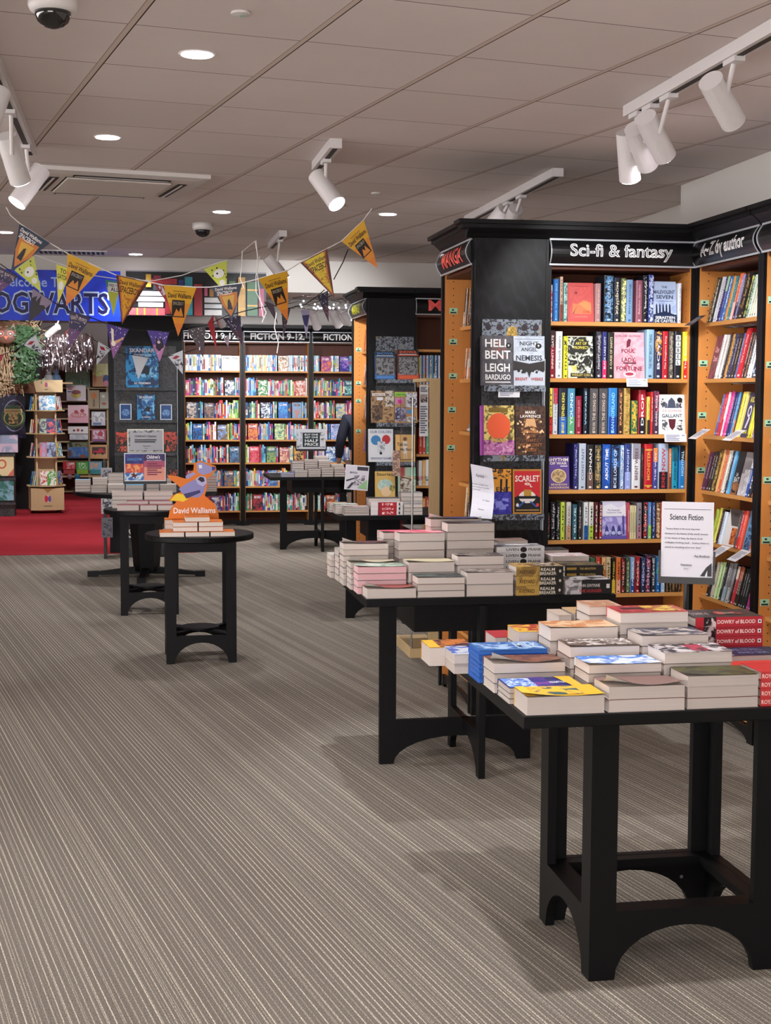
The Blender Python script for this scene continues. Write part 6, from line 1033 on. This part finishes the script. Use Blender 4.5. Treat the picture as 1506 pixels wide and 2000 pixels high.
for a in (((38, 436), (98, 475), (21, 532), sp_dark(), 'navy pennant with orange blaze, first on the front string'), ((132, 495), (197, 524), (129, 598), sp_orange(), 'orange pennant over the blue banner lettering'), ((227, 537), (290, 550), (238, 634), sp_fire(), 'flame yellow pennant at the right end of the blue banner'),
          ((319, 557), (384, 561), (348, 657), sp_orange(), 'orange pennant in front of the painted book board'), ((412, 560), (473, 554), (453, 628), sp_dark(), 'dark pennant with blazing figure in front of the board'), ((504, 545), (562, 527), (562, 628), sp_orange(), 'orange pennant right of the painted board'),
          ((587, 513), (639, 486), (653, 581), sp_fire('dcc030'), 'tilted flame pennant with black edge'), ((667, 471), (710, 430), (738, 524), sp_orange(), 'highest orange pennant at the right end')): pennant(a[0], a[1], a[2], va-.005, a[3], a[4], G_)
vb2 = 10.3; G_ = 'yellow green pennants on the second string'
cord([(44, 498), (70, 498), (110, 513), (135, 521), (182, 538), (236, 546), (300, 548), (355, 538), (399, 522), (443, 508)], vb2, 'bunting_string', 'second white bunting string behind the space pennants', r=.003)
for a in (((28, 528), (66, 500), (81, 571), lime(), 'lime pennant behind the navy one'), ((110, 516), (140, 527), (113, 594), gate(), 'lemon pennant with cartoon lettering'), ((205, 546), (236, 550), (222, 618), [('p', [(0, 0), (1, 0), (.5, -1)], '3c8080'), ('p', [(.1, -.2), (.9, -.2), (.5, -1)], 'b0b840'), ('r', .2, -.32, .95, -.06, 'd8d8d8'), ('t', 'NEED TO', .25, -.17, .85, -.1, '202028'), ('t', 'ALL', .35, -.3, .85, -.19, '202028')], 'teal and green pennant with a white caption'), ((300, 553), (320, 553), (332, 600), plain('8c2030', 'c8c8d0'), 'dark red pennant half behind the orange one'), ((398, 526), (443, 508), (443, 575), lime(), 'lime pennant near the hanging ribbons')): pennant(a[0], a[1], a[2], vb2-.005, a[3], a[4], G_)
vc = 10.6; G_ = 'dark wizard pennants on the black string'
cord([(0, 515), (30, 536), (67, 565), (104, 590), (135, 607), (177, 620), (208, 632), (252, 642), (286, 646), (330, 648), (365, 640), (402, 650-14), (440, 618), (480, 607), (530, 596), (565, 602), (596, 595), (620, 578), (634, 566)], vc, 'bunting_string', 'black bunting string with wizard pennants', 'string_black', .0035)
for a in (((-12, 515), (36, 540), (-4, 575), title(), 'dark violet pennant cut by the left edge'), ((64, 563), (103, 590), (56, 631), castle(), 'grey violet pennant with a castle outline'), ((136, 606), (178, 620), (134, 682), title(), 'starry violet pennant with small gold title'), ((208, 632), (252, 643), (221, 701), owl(), 'purple starry pennant with a flying pale bird'), ((287, 645), (331, 648), (312, 707), imp(), 'purple starry pennant with a small dark creature'),
          ((366, 643), (402, 636), (397, 699), stars('2c2024', '34202a'), 'nearly black starry pennant before the fiction sign'), ((405, 632), (417, 614), (424, 688), plain('8c1c24'), 'dark red slim pennant before the fiction sign'), ((435, 622), (470, 616), (474, 676), stars('2c2438', '3c2030'), 'dark pennant hanging before the second fiction sign'), ((515, 588), (534, 594), (543, 634), plain('342030'), 'dark plum pennant behind the orange one'), ((548, 600), (568, 602), (554, 658), stars('302438', '3a2430'), 'dark slim pennant below the orange one'), ((619, 579), (641, 567), (642, 630), stars('2c2438', '4c2838'), 'dark violet pennant by the farther comics case'), ((587, 605), (606, 606), (599, 662), [('p', [(0, 0), (1, 0), (.5, -1)], '9088a0'), ('p', [(.1, -.2), (.9, -.15), (.6, -.6), (.3, -.5)], '342c58')], 'lilac pennant by the far white spotlights')): pennant(a[0], a[1], a[2], vc-.005, a[3], a[4], G_)
vd = 11.0; G_ = 'white and red pennants on the low black string'
cord([(0, 694), (20, 688), (44, 675), (62, 655), (90, 640), (120, 630)], vd, 'bunting_string', 'low black string on the left with white pennants', 'string_black')
cord([(168, 652), (190, 668), (216, 684), (240, 690), (290, 698), (328, 696), (357, 690), (400, 676), (440, 650)], vd, 'bunting_string', 'low black string across the pillar display', 'string_black', .0025)
for a in (((42, 672), (70, 655), (88, 694), white(), 'white and red pennant over the owl tree'), ((-8, 698), (10, 690), (-2, 712), plain('9c2430'), 'red pennant tip at the left edge'), ((192, 667), (217, 682), (188, 713), white(), 'white and red pennant left of the black pillar'), ((258, 694), (290, 698), (270, 741), plain('c8ccd4'), 'blank silver-white pennant on the pillar poster'), ((328, 696), (357, 684), (357, 731), white(), 'white and red pennant at the pillar right edge'), ((128, 648), (137, 640), (122, 661), plain('8c2028'), 'small dark red pennant corner under the banner'), ((436, 660), (448, 656), (446, 678), plain('b8a8b8', '402838'), 'small pale pennant before the fiction sign')): pennant(a[0], a[1], a[2], vd-.005, a[3], a[4], G_)
for k, (pts, lab) in enumerate((([(473, 490), (472, 520), (469, 545), (476, 562)], 'thin white ribbon hanging behind the lime pennant'), ([(500, 470), (503, 500), (502, 530), (508, 580), (514, 620)], 'long white ribbon hanging left of the orange pennant'), ([(507, 500), (500, 540), (500, 570), (520, 610), (512, 630)], 'curled white ribbon beside the long one'), ([(540, 610), (536, 640), (544, 670), (541, 690)], 'pale ribbon over the middle fiction sign'), ([(474, 491), (498, 471), (501, 490)], 'thin cord looped from the ceiling above the board'))):
    cord(pts, 10.2, 'ribbon' if k < 4 else 'bunting_string', lab, r=.0035 if k < 4 else .002)
cord([(680, 487), (670, 512), (655, 540), (652, 546)], 10.1, 'bunting_string', 'black tape strip hanging below the highest pennant', 'string_black', .004)
# twigs with fairy lights along the beam
m = MB(); rt = random.Random(5)
for k in range(26):
    x = rt.uniform(555, 690); y = rt.uniform(582, 606); a = PV(x, y, 13.9); b = PV(x+rt.uniform(-45, 45), y+rt.uniform(-9, 9), 13.9); m.tube((a[0], 0, a[1]), (b[0], rt.uniform(-.1, .1), b[1]), .004, .002, 5, 'twig')
e = m.build('twig_garland', loc=F(0, 13.9, 0)); tag(e, 'bare twig garland with tiny blue-white lights below the beam', 'garland')
for x, y in ((587, 595), (589, 599), (593, 588), (615, 594), (613, 601), (617, 603), (621, 599), (624, 602), (628, 602), (643, 600), (645, 602), (651, 602), (652, 595), (662, 601), (675, 596), (676, 601), (687, 625)):
    a = PV(x, y, 13.88); MB().blob((a[0], -.02, a[1]), (.009, .009, .009), 'fairy', n=6).build('fairy_light', e)
# ================================================================ left background
# owl tree of paper and raffia
vt = 19.2; e = empty('paper_tree', PV(25, 760, vt)[0], vt, 0, 0, 'raffia and paper tree with trailing ivy at the left edge', 'decoration')
X = lambda px: PV(px, 700, vt)[0]-PV(25, 700, vt)[0]; Z = lambda py: PV(25, py, vt)[1]
m = MB(); rt = random.Random(9)
m.lathe([(.30, Z(768)), (.26, Z(740)), (.2, Z(700)), (.22, Z(660)), (.3, Z(630))], n=18, mt='bark'); m.build('trunk', e)
m = MB()
for k in range(420):
    x = X(rt.uniform(-6, 52)); z = Z(rt.uniform(640, 760)); y = -rt.uniform(.2, .33); m.tube((x, y, z), (x+rt.uniform(-.03, .03), y-rt.uniform(-.02, .03), z+rt.uniform(-.16, -.05)), .006, .004, 4, 'raffia', cap=False)
for k in range(160):
    x = X(rt.uniform(30, 82)); z = Z(rt.uniform(628, 690)); m.tube((x, -.2, z), (x+rt.uniform(-.12, .12), -.3, z+rt.uniform(-.08, .08)), .008, .005, 4, 'raffia', cap=False)
for k in range(60):
    x = X(rt.uniform(-6, 42)); z = Z(rt.uniform(742, 770)); m.tube((x, -.25, z), (x+rt.uniform(-.12, .12), -.34, z+rt.uniform(-.03, .03)), .014, .008, 5, 'raffia', cap=False)
o = m.build('raffia_bark', e); o['kind'] = 'stuff'
m = MB()
for k in range(900):
    t = rt.random(); cx = (58 if t > .4 else 50); x = X(rt.gauss(55, 11)); z = Z(rt.uniform(640, 748)); y = -rt.uniform(.28, .5); s_ = rt.uniform(.02, .042); a = rt.uniform(0, 6.3); b = rt.uniform(-.8, .8)
    d = V((math.cos(a), math.sin(b)*.6, math.sin(a)))*s_; w_ = V((-math.sin(a), .3, math.cos(a)))*s_*.5; c = V((x, y, z)); m.face([c-d, c+w_, c+d, c-w_], 'leaf')
o = m.build('ivy_leaves', e); o['kind'] = 'stuff'
e = empty('owl_cutout', PV(12, 655, 18.75)[0], 18.75, 0, 0, 'brown cardboard owl face with orange-ringed eyes on the paper tree', 'decoration')
m = MB(); zc = PV(12, 655, 18.75)[1]; m.blob((0, 0, zc), (.135, .03, .105), col='5c3c30', n=18); 
for s_ in (-1, 1): m.prism([(s_*.12, -.005, zc+.04), (s_*.05, -.005, zc+.09), (s_*.1, -.005, zc+.16)], (0, .01, 0), col='6a4838')
m.build('head', e)
for s_ in (-.062, .055): m = MB(); m.tube((s_, -.032, zc+.02), (s_, -.028, zc+.02), .037, n=20, col='c86048'); m.tube((s_, -.036, zc+.02), (s_, -.032, zc+.02), .027, n=20, col='3c2824'); m.tube((s_, -.04, zc+.02), (s_, -.036, zc+.02), .012, n=12, col='e8c0b0'); m.build('eye', e)
m = MB(); m.prism([(-.03, -.04, zc-.01), (.03, -.04, zc-.01), (0, -.05, zc-.055)], (0, .02, 0), col='d0583c'); m.build('beak', e)
# black display unit at the left edge with books and a themed plaque
vl = 20.0; ul, ur, zl, zh = P3(-60, 55, 768, 998, vl)
vq = 20.94
m = MB(); W = PV(50, 800, vq)[0]-PV(-8, 800, vq)[0]; m.box(0, -.01, 0, W, 0, .62, col='1c1c30'); m.art((0, -.0105, 0), (W, 0, 0), (0, 0, .62), [('n', 0, 0, 1, 1, '1c1c34', '28244c', .04), ('d', 30, 0, 0, 1, 1, .008, 'c8c8e0'), ('c', .62, .52, .38, .37, '8c90b0'), ('c', .62, .52, .35, .34, '1c1c30'), ('t', 'HARRY', .4, .62, .86, .76, 'b8a890'), ('t', 'POTTER', .36, .42, .9, .58, 'b8a890')], .001)
z_ = PV(20, 856, vq)[1]; o = m.build('star_poster', loc=F(PV(-8, 800, vq)[0], vq, z_)); tag(o, 'midnight blue star poster with ringed gold lettering', 'poster')
a = PV(26, 814, vl-.1); m = MB(); m.tube((0, 0, 0), (0, .012, 0), .155, n=32, col='2c5c38'); m.art((-.155, -.0005, -.155), (.31, 0, 0), (0, 0, .31), [('c', .5, .45, .42, .36, 'c8b878'), ('c', .5, .43, .36, .31, '1c5030'), ('n', .3, .2, .7, .66, 'd8c888', '6c5828', .25), ('r', .12, .66, .88, .84, 'd0c080'), ('t', 'HOGWARTS', .17, .69, .83, .8, '3c4420')], .0012)
o = m.build('crest_plaque', loc=F(a[0], vl-.1, a[1])); tag(o, 'round green and gold crest plaque left of the wooden spinner', 'plaque')
o = MB().box(0, 0, 0, .16, .1, .10, 'damask_dark').build('plaque_stand', loc=F(a[0]-.2, vl-.11, PV(10, 856, vl)[1]-.1)); tag(o, 'grey patterned block just below the green plaque', 'stand')
e = empty('display_unit', PV(-45, 900, vl-.25)[0], vl-.25, 0, 0, 'grey patterned stepped display unit on the red carpet', 'display rack'); W = PV(27, 900, vl-.25)[0]-PV(-45, 900, vl-.25)[0]
MB().box(0, 0, 0, W, .25, PV(10, 846, vl-.25)[1]-.02, 'damask_dark').build('body', e)
for y in (885, 932, 980): z = PV(10, y, vl-.3)[1]; MB().box(-.0, -.06, z-.04, W+.02, -.001, z-.01, 'damask_dark').build('ledge', e)
for (y0, y1, c, c2, lab) in ((850, 884, '8c98b0', 'c8b0c0', 'wide pale picture book with a sleeping creature'), (888, 930, 'd8c898', 'c0583c', 'cream book with a red sun emblem'), (937, 978, '7ca8b8', '2c6c60', 'sea green and blue picture book')):
    ua, ub, za, zb = P3(-34, 35 if y0 == 850 else 27, y0, y1, vl-.315); face_book(ub-ua, zb-za, .02, c, [('n', 0, .5, 1, 1, c, c2, .06), ('n', 0, 0, 1, .5, c2, c, .06)] if c2 != 'c0583c' else [('r', 0, 0, 1, 1, c), ('c', .62, .55, .15, .22, c2), ('c', .62, .55, .1, .15, c), ('p', [(.2, 0), (.62, 0), (.4, .3)], '5c8c60'), ('p', [(.8, 0), (1, 0), (1, .35)], 'c86858')], fr(ua, vl-.315, za+.002), lean_mtx(0, 0, 0, 0, 5), lab)
# wooden spinner
us = (PV(58, 900, 20.2)[0]+PV(118, 900, 20.2)[0])/2; vs = 20.35; ks = 20.2/FPX; zz = lambda py: PV(90, py, 20.2)[1]
e = empty('book_spinner', us, vs, 0, math.radians(8), 'pale wooden book spinner with a small balloon emblem on its base', 'book spinner')
hw = .225; MB().box(-hw, -hw, .05, hw, hw, zz(953), 'pale_wood').build('base_box', e)
m = MB(); zb = zz(975); m.art((-hw, -hw-.0005, .05), (2*hw, 0, 0), (0, 0, zz(953)-.05), [('c', .5, .52, .12, .16, 'e8d8d0'), ('c', .46, .52, .06, .155, 'c83848'), ('c', .56, .52, .05, .14, '6a5c98'), ('r', .38, .18, .64, .2, '403830'), ('p', [(.36, 1), (.68, 1), (.5, .8)], 'a07844')], .001); m.build('balloon_emblem', e)
for x, y in ((-.17, -.17), (.17, -.17), (-.17, .17), (.17, .17)): MB().tube((x-.02, y, .027), (x+.02, y, .027), .026, n=14, mt='black_plastic').build('castor', e)
hs = [zz(y) for y in (950, 894, 848, 803)]
for z in hs: m = MB(); m.prism([(-.26, -.1, z), (-.1, -.26, z), (.1, -.26, z), (.26, -.1, z), (.26, .1, z), (.1, .26, z), (-.1, .26, z), (-.26, .1, z)], (0, 0, .014), 'pale_wood'); m.build('tray', e)
for x, y in ((-.13, -.13), (.13, -.13), (-.13, .13), (.13, .13)): MB().box(x-.012, y-.012, zz(950), x+.012, y+.012, zz(766), 'pale_wood').build('post', e)
MB().box(-.11, -.03, zz(950), .11, .03, zz(766), 'pale_wood').build('core', e)
MB().box(-.225, -.225, zz(766), .225, .225, zz(742), 'pale_wood').build('crown', e); m = MB(); m.art((-.225, -.2255, zz(766)), (.45, 0, 0), (0, 0, zz(742)-zz(766)), [('c', .5, .6, .035, .2, 'c83848'), ('c', .53, .6, .02, .18, '6a5c98'), ('r', .45, .2, .56, .25, '403830')], .001); m.build('crown_print', e)
for k, z in enumerate(hs):
    for q, (x, c, c2) in enumerate((((-.095), *(('c83838', 'e8e8e0'), ('c86878', '8c98b8'), ('a8b8a0', '302860'), ('e8ecec', '3c90c8'))[k]), (-.0, *(('e8e8e0', '4c9838'), ('98a8c8', '404058'), ('202868', 'd85848'), ('e8f0f4', '58a8d0'))[k]))):
        face_book(.12 if q else .1, .2, .02, c, [('n', 0, 0, 1, 1, c, c2, .12), ('c', .5, .6, .3, .2, c2, c, .3)], fr(us, vs, z+.016, math.radians(8)), lean_mtx(x, -.235+(.0 if q else .03), 0, 0, 7), f'{cname(c)} picture book on the {("lowest", "second lowest", "second highest", "highest")[k]} spinner tray, {("left", "right")[q]} one', name='picture_book', lay=.0008)
    for s_, nm in ((1, 'right'), (-1, 'left')):
        for q in range(4):
            c = rt.choice(['48a0c8', 'e8e4dc', 'e0c040', 'c84848', '6c9c50', '2c3c80', 'c890b0']); o = MB().box(0, 0, 0, .012, .13, .19, col=c, col2=rt.choice(PAL), sc=.15).build('picture_book'); place(o, fr(us, vs, z+.016, math.radians(8)), lean_mtx(s_*.15+s_*.022*q, -.1+.01*q, 0, -s_*8, 0)); tag(o, f'{cname(c)} book, {ORD[q]} out on the {nm} side of spinner tray {("one", "two", "three", "four")[k]} from below', 'book', 'picture books on the spinner')
# toy wall
vw = 24.2; x_ = lambda px: PV(px, 850, vw)[0]; z_ = lambda py: PV(160, py, vw)[1]
e = empty('toy_shelving', x_(100), vw, 0, 0, 'pale slatted toy shelving behind the spinner', 'shelving'); W = x_(212)-x_(100)
MB().box(0, .26, 0, W, .3, z_(722), 'brown_back').build('back_panel', e); MB().box(0, 0, 0, W, .26, z_(965)-0, 'brown_back').build('kickboard', e)
for y in (979-20, 925, 900, 879, 862, 838, 817, 798, 783, 757): MB().box(0, .0, z_(y)-.02, W, .26, z_(y), 'pale_wood').build('shelf', e)
for x in (0, x_(172)-x_(100), W-.03): MB().box(x, -.004, z_(965), x+.03, .26, z_(722), 'pale_wood').build('upright', e)
toys = [(130, 168, 752, 783, 'd8d0d8', 'box', 'white toy box with a picture of a picnic basket', [('c', .5, .4, .26, .22, 'c8b84c'), ('c', .5, .55, .24, .14, '883c38'), ('r', .05, .72, .3, .8, 'a83038'), ('r', .05, .55, .26, .62, '3858a0')]),
        (133, 173, 791, 826, 'e0a8b8', 'box', 'pink toy tea set box with a long picture', [('r', 0, .4, 1, 1, 'e8c8d0'), ('c', .5, .45, .4, .15, 'c04858', 'f0d8d8'), ('c', .7, .68, .1, .1, 'a84048'), ('c', .4, .62, .1, .1, 'c05060')]),
        (133, 172, 833, 847, 'e4e0e0', 'box', 'flat white box with small red toys printed on it', [('c', .5, .5, .07, .2, 'b04838'), ('c', .3, .45, .06, .15, '504c4c'), ('c', .7, .45, .06, .15, '504c4c')]), (136, 172, 848, 859, 'b8c0c8', 'box', 'plain grey-blue box under the flat white box', [('n', 0, 0, 1, 1, 'b8c0c8', 'd0d4d8', .1)]),
        (132, 172, 864, 895, '485878', 'box', 'blue toy puzzle box with a brown bear', [('n', 0, .1, 1, .7, '3c70b8', '7088a8', .1), ('n', 0, .7, 1, 1, '7c8060', '303428', .1), ('c', .75, .12, .14, .12, '8c5838'), ('c', .1, .3, .1, .2, '6c4838')]),
        (173, 194, 762, 798, 'a89878', 'pack', 'grey toy pack with a round orange face', [('c', .5, .7, .25, .18, 'c87838'), ('r', .4, .1, .6, .5, '786850')]), (195, 212, 766, 798, 'a8a898', 'pack', 'pale green grey toy pack with white discs', [('c', .4, .75, .2, .1, 'e0e0d8'), ('c', .5, .3, .25, .08, 'a84838')]),
        (179, 206, 804, 831, 'c8c8d0', 'box', 'white toy box with a grey picture', [('n', .1, .3, .9, .95, 'a8b0b8', 'e0e4e4', .1), ('r', .1, .05, .7, .2, '5878a8')]), (179, 207, 838, 862, 'a85058', 'box', 'pink toy box with a red vehicle picture', [('n', .1, .2, .9, .9, 'c8c0d0', 'b03048', .1), ('r', .05, 0, .95, .14, '7c508c')]),
        (176, 210, 869, 896, 'c89c68', 'box', 'brown open box with a red toy truck', [('r', .12, .35, .9, .85, '40282c'), ('r', .18, .4, .85, .58, 'b82838'), ('r', .5, .55, .75, .75, 'b82838'), ('c', .3, .38, .07, .1, '1c1c1c'), ('c', .72, .38, .07, .1, '1c1c1c')]),
        (123, 148, 902, 917, 'c02c3c', 'game', 'red card game box on the lower ledge', [('n', .3, .1, .9, .9, 'd83848', 'e8d8d0', .2)]), (149, 173, 902, 919, '48a048', 'game', 'green card game box on the lower ledge', [('n', .2, .1, .9, .9, '58b858', 'e0e8d0', .2)]), (174, 199, 902, 918, '68b0d0', 'game', 'light blue card game box on the lower ledge', [('n', .1, .1, .9, .9, '70b0d8', 'e0a878', .2)]),
        (124, 146, 918, 926, 'b84848', 'game', 'red boxed game lying in front, left', []), (150, 172, 918, 926, '90c040', 'game', 'lime boxed game lying in front, middle', []), (176, 201, 918, 926, '389098', 'game', 'teal boxed game lying in front, right', []),
        (181, 212, 710, 755, 'c89868', 'box', 'large cardboard box with green and pink animal prints', [('r', 0, .5, 1, 1, 'd8e0a0'), ('n', .2, .45, .6, .7, 'b8d068', 'd8e0a0', .1), ('c', .85, .3, .2, .22, '2c4890'), ('c', .85, .15, .16, .12, 'd888a8')])]
for (a, b, y0, y1, c, nm, lab, it) in toys:
    vv = vw-.16 if y0 != 918 else vw-.24; ua, ub, za, zb = P3(a, b, y0, y1, vv); m = MB(); m.box(0, 0, 0, ub-ua, .14 if y0 != 918 else .06, zb-za, col=c); m.art((0, -.0005, 0), (ub-ua, 0, 0), (0, 0, zb-za), it, .001)
    o = m.build({'box': 'toy_box', 'pack': 'toy_pack', 'game': 'card_game'}[nm], loc=F(ua, vv, za)); tag(o, lab, 'toy')
o = MB().box(0, 0, 0, 1.0, .1, .03, 'pale_wood').build('toy_ledge', loc=F(x_(118), vw-.27, z_(927)-.03)); tag(o, 'pale wooden ledge under the card games', 'shelf')
for (px, c, lab) in ((136, 'a88890', 'small mauve plush ball under the toy ledge'), (151, '3c88b0', 'small blue plush ball under the toy ledge')):
    a = PV(px, 931, vw-.3); o = MB().blob((0, 0, 0), (.045, .045, .045), col=c, n=12).build('plush_ball', loc=F(a[0], vw-.3, a[1])); tag(o, lab, 'toy')
ua, ub, za, zb = P3(128, 176, 716, 756, vw-.03); m = MB().box(0, 0, 0, ub-ua, .02, zb-za, col='7c9c80', col2='64886c', sc=.03); o = m.build('green_chalkboard', loc=F(ua, vw-.03, za)); tag(o, 'sage green board under the silver foil curtain', 'board')
for (px, c, lab) in ((95, 'dfe8ec', 'white soft toy standing on the spinner side'), (110, '7ca8d0', 'pale blue soft toy beside the white one')):
    a = PV(px, 738, vw-.4); m = MB(); m.blob((0, 0, 0), (.07, .06, .07), col=c, n=12); m.blob((0, -.01, .085), (.045, .045, .045), col=c, n=12)
    for s_ in (-1, 1): m.blob((s_*.03, 0, .13), (.015, .012, .022), col=c, n=8); m.blob((s_*.06, -.03, -.03), (.025, .03, .035), col=c, n=8)
    o = m.build('soft_toy', loc=F(a[0], vw-.4, a[1])); tag(o, lab, 'toy')
o = MB().box(0, 0, 0, .5, .3, .03, 'pale_wood').build('toy_top_shelf', loc=F(x_(86), vw-.55, PV(100, 738, vw-.4)[1]-.1)); tag(o, 'pale shelf carrying the two soft toys', 'shelf')
# foil curtain
m = MB(); rt = random.Random(21); vf = 22.6
for k in range(520):
    px = rt.uniform(78, 182); y0 = rt.uniform(650, 690); y1 = rt.uniform(695, 728); a = PV(px, y0, vf); b = PV(px, y1, vf); n_ = 6; w_ = .007; p = V((a[0], rt.uniform(-.1, .1), a[1])); ang = rt.uniform(0, 6.3); st_ = (a[1]-b[1])/n_
    for q in range(n_):
        a2 = ang+rt.uniform(-.9, .9); p2 = p+V((rt.uniform(-.012, .012), rt.uniform(-.015, .015), -st_)); d1 = V((math.cos(ang), math.sin(ang), 0))*w_; d2 = V((math.cos(a2), math.sin(a2), 0))*w_; m.face([p-d1, p+d1, p2+d2, p2-d2], 'foil'); p = p2; ang = a2
o = m.build('foil_curtain', loc=F(0, vf, 0)); tag(o, 'glittering silver foil fringe curtain over the toy area', 'decoration', kind='stuff')
a, b = PV(76, 668, vf), PV(184, 664, vf); o = MB().tube((0, 0, a[1]), (b[0]-a[0], 0, b[1]), .008, n=8, mt='steel').build('curtain_rail', loc=F(a[0], vf, 0)); tag(o, 'thin rail carrying the silver foil curtain', 'rail')
m = MB()
for k in range(34): px = rt.uniform(78, 182); py = rt.uniform(655, 718); a = PV(px, py, vf-.13); m.blob((a[0], rt.uniform(-.05, .05), a[1]), (.009, .009, .009), 'fairy', n=6)
o = m.build('string_lights', loc=F(0, vf-.13, 0)); tag(o, 'pin-point string lights in front of the foil curtain', 'string lights', kind='stuff')
# ================================================================ standing shopper half hidden by the farther comics case
vp = 16.3; up = PV(690, 850, vp)[0]+.10
e = empty('person', up, vp, 0, math.radians(15), 'person in a navy jacket with a grey shoulder strap, back turned, by the far shelves', 'person')
def skin_mesh(name, verts, edges, radii, mt, par, sub=2, root=0):
    me = bpy.data.meshes.new(name); me.from_pydata(verts, edges, []); o = bpy.data.objects.new(name, me); COL.objects.link(o); me.materials.append(MATS[mt]); o.parent = par
    md = o.modifiers.new('skin', 'SKIN'); 
    for i, r in enumerate(radii): s_ = me.skin_vertices[0].data[i]; s_.radius = r if isinstance(r, tuple) else (r, r); s_.use_root = i == root
    sb = o.modifiers.new('sub', 'SUBSURF'); sb.levels = sub; sb.render_levels = sub; md.use_smooth_shade = True
    return o
B = [(0, 0, .92), (0, 0, 1.12), (0, 0, 1.32), (0, 0, 1.42), (0, .01, 1.50), (0, .02, 1.58), (0, .0, 1.66), (-.19, 0, 1.38), (-.25, .02, 1.12), (-.22, .14, .92), (.19, 0, 1.38), (.25, .02, 1.12), (.22, .14, .92), (-.09, 0, .86), (-.10, .01, .48), (-.10, -.02, .09), (-.10, .10, .04), (.09, 0, .86), (.10, .01, .48), (.10, -.02, .09), (.10, .10, .04), (-.21, .20, .86), (.21, .20, .86)]
Ed = [(0, 1), (1, 2), (2, 3), (3, 4), (4, 5), (5, 6), (2, 7), (7, 8), (8, 9), (2, 10), (10, 11), (11, 12), (0, 13), (13, 14), (14, 15), (15, 16), (0, 17), (17, 18), (18, 19), (19, 20), (9, 21), (12, 22)]
rad = [.13, .12, .13, .07, .055, .095, .07, .055, .042, .032, .055, .042, .032, .08, .055, .04, .035, .08, .055, .04, .035, .028, .028]
skin_mesh('body', B, Ed, rad, 'skin', e)
for s_ in (-1, 1):
    for q in range(4): x = s_*.21+(q-1.5)*.016; skin_mesh('finger', [(x, .21, .85), (x, .235, .82), (x, .235, .79)], [(0, 1), (1, 2)], [.009, .008, .007], 'skin', e, 1)
    x = s_*.21-s_*.035; skin_mesh('thumb', [(x, .2, .86), (x-s_*.01, .225, .84), (x-s_*.008, .24, .825)], [(0, 1), (1, 2)], [.010, .009, .008], 'skin', e, 1)
skin_mesh('jacket', [(0, 0, .95), (0, 0, 1.12), (0, 0, 1.32), (0, 0, 1.42), (-.2, 0, 1.38), (-.26, .02, 1.12), (-.23, .14, .93), (.2, 0, 1.38), (.26, .02, 1.12), (.23, .14, .93)], [(0, 1), (1, 2), (2, 3), (2, 4), (4, 5), (5, 6), (2, 7), (7, 8), (8, 9)], [.165, .155, .15, .085, .075, .06, .05, .075, .06, .05], 'navy_cloth', e)
skin_mesh('trousers', [(0, 0, .93), (-.09, 0, .82), (-.10, .01, .48), (-.10, -.02, .10), (.09, 0, .82), (.10, .01, .48), (.10, -.02, .10)], [(0, 1), (1, 2), (2, 3), (0, 4), (4, 5), (5, 6)], [.14, .105, .08, .065, .105, .08, .065], 'beige_cloth', e)
MB().blob((0, -.0, 1.635), (.1, .115, .095), 'hair', n=16).build('hair', e, smooth=True)
m = MB(); P_ = [V((-.17, -.15, .98)), V((-.17, -.165, 1.12)), V((-.15, -.16, 1.28)), V((-.1, -.12, 1.42)), V((-.08, .05, 1.46))]
for a, b in zip(P_, P_[1:]): m.prism([a, b, b+V((.035, 0, 0)), a+V((.035, 0, 0))], (0, -.006, 0), 'grey_strap')
m.build('shoulder_strap', e)
o = MB().blob((0, 0, 0), (.1, .07, .13), 'grey_strap', n=14).build('shoulder_bag', loc=F(up+.22, vp-.12, 1.0)); tag(o, 'grey shoulder bag hanging at the hip of the navy-jacketed person', 'bag')
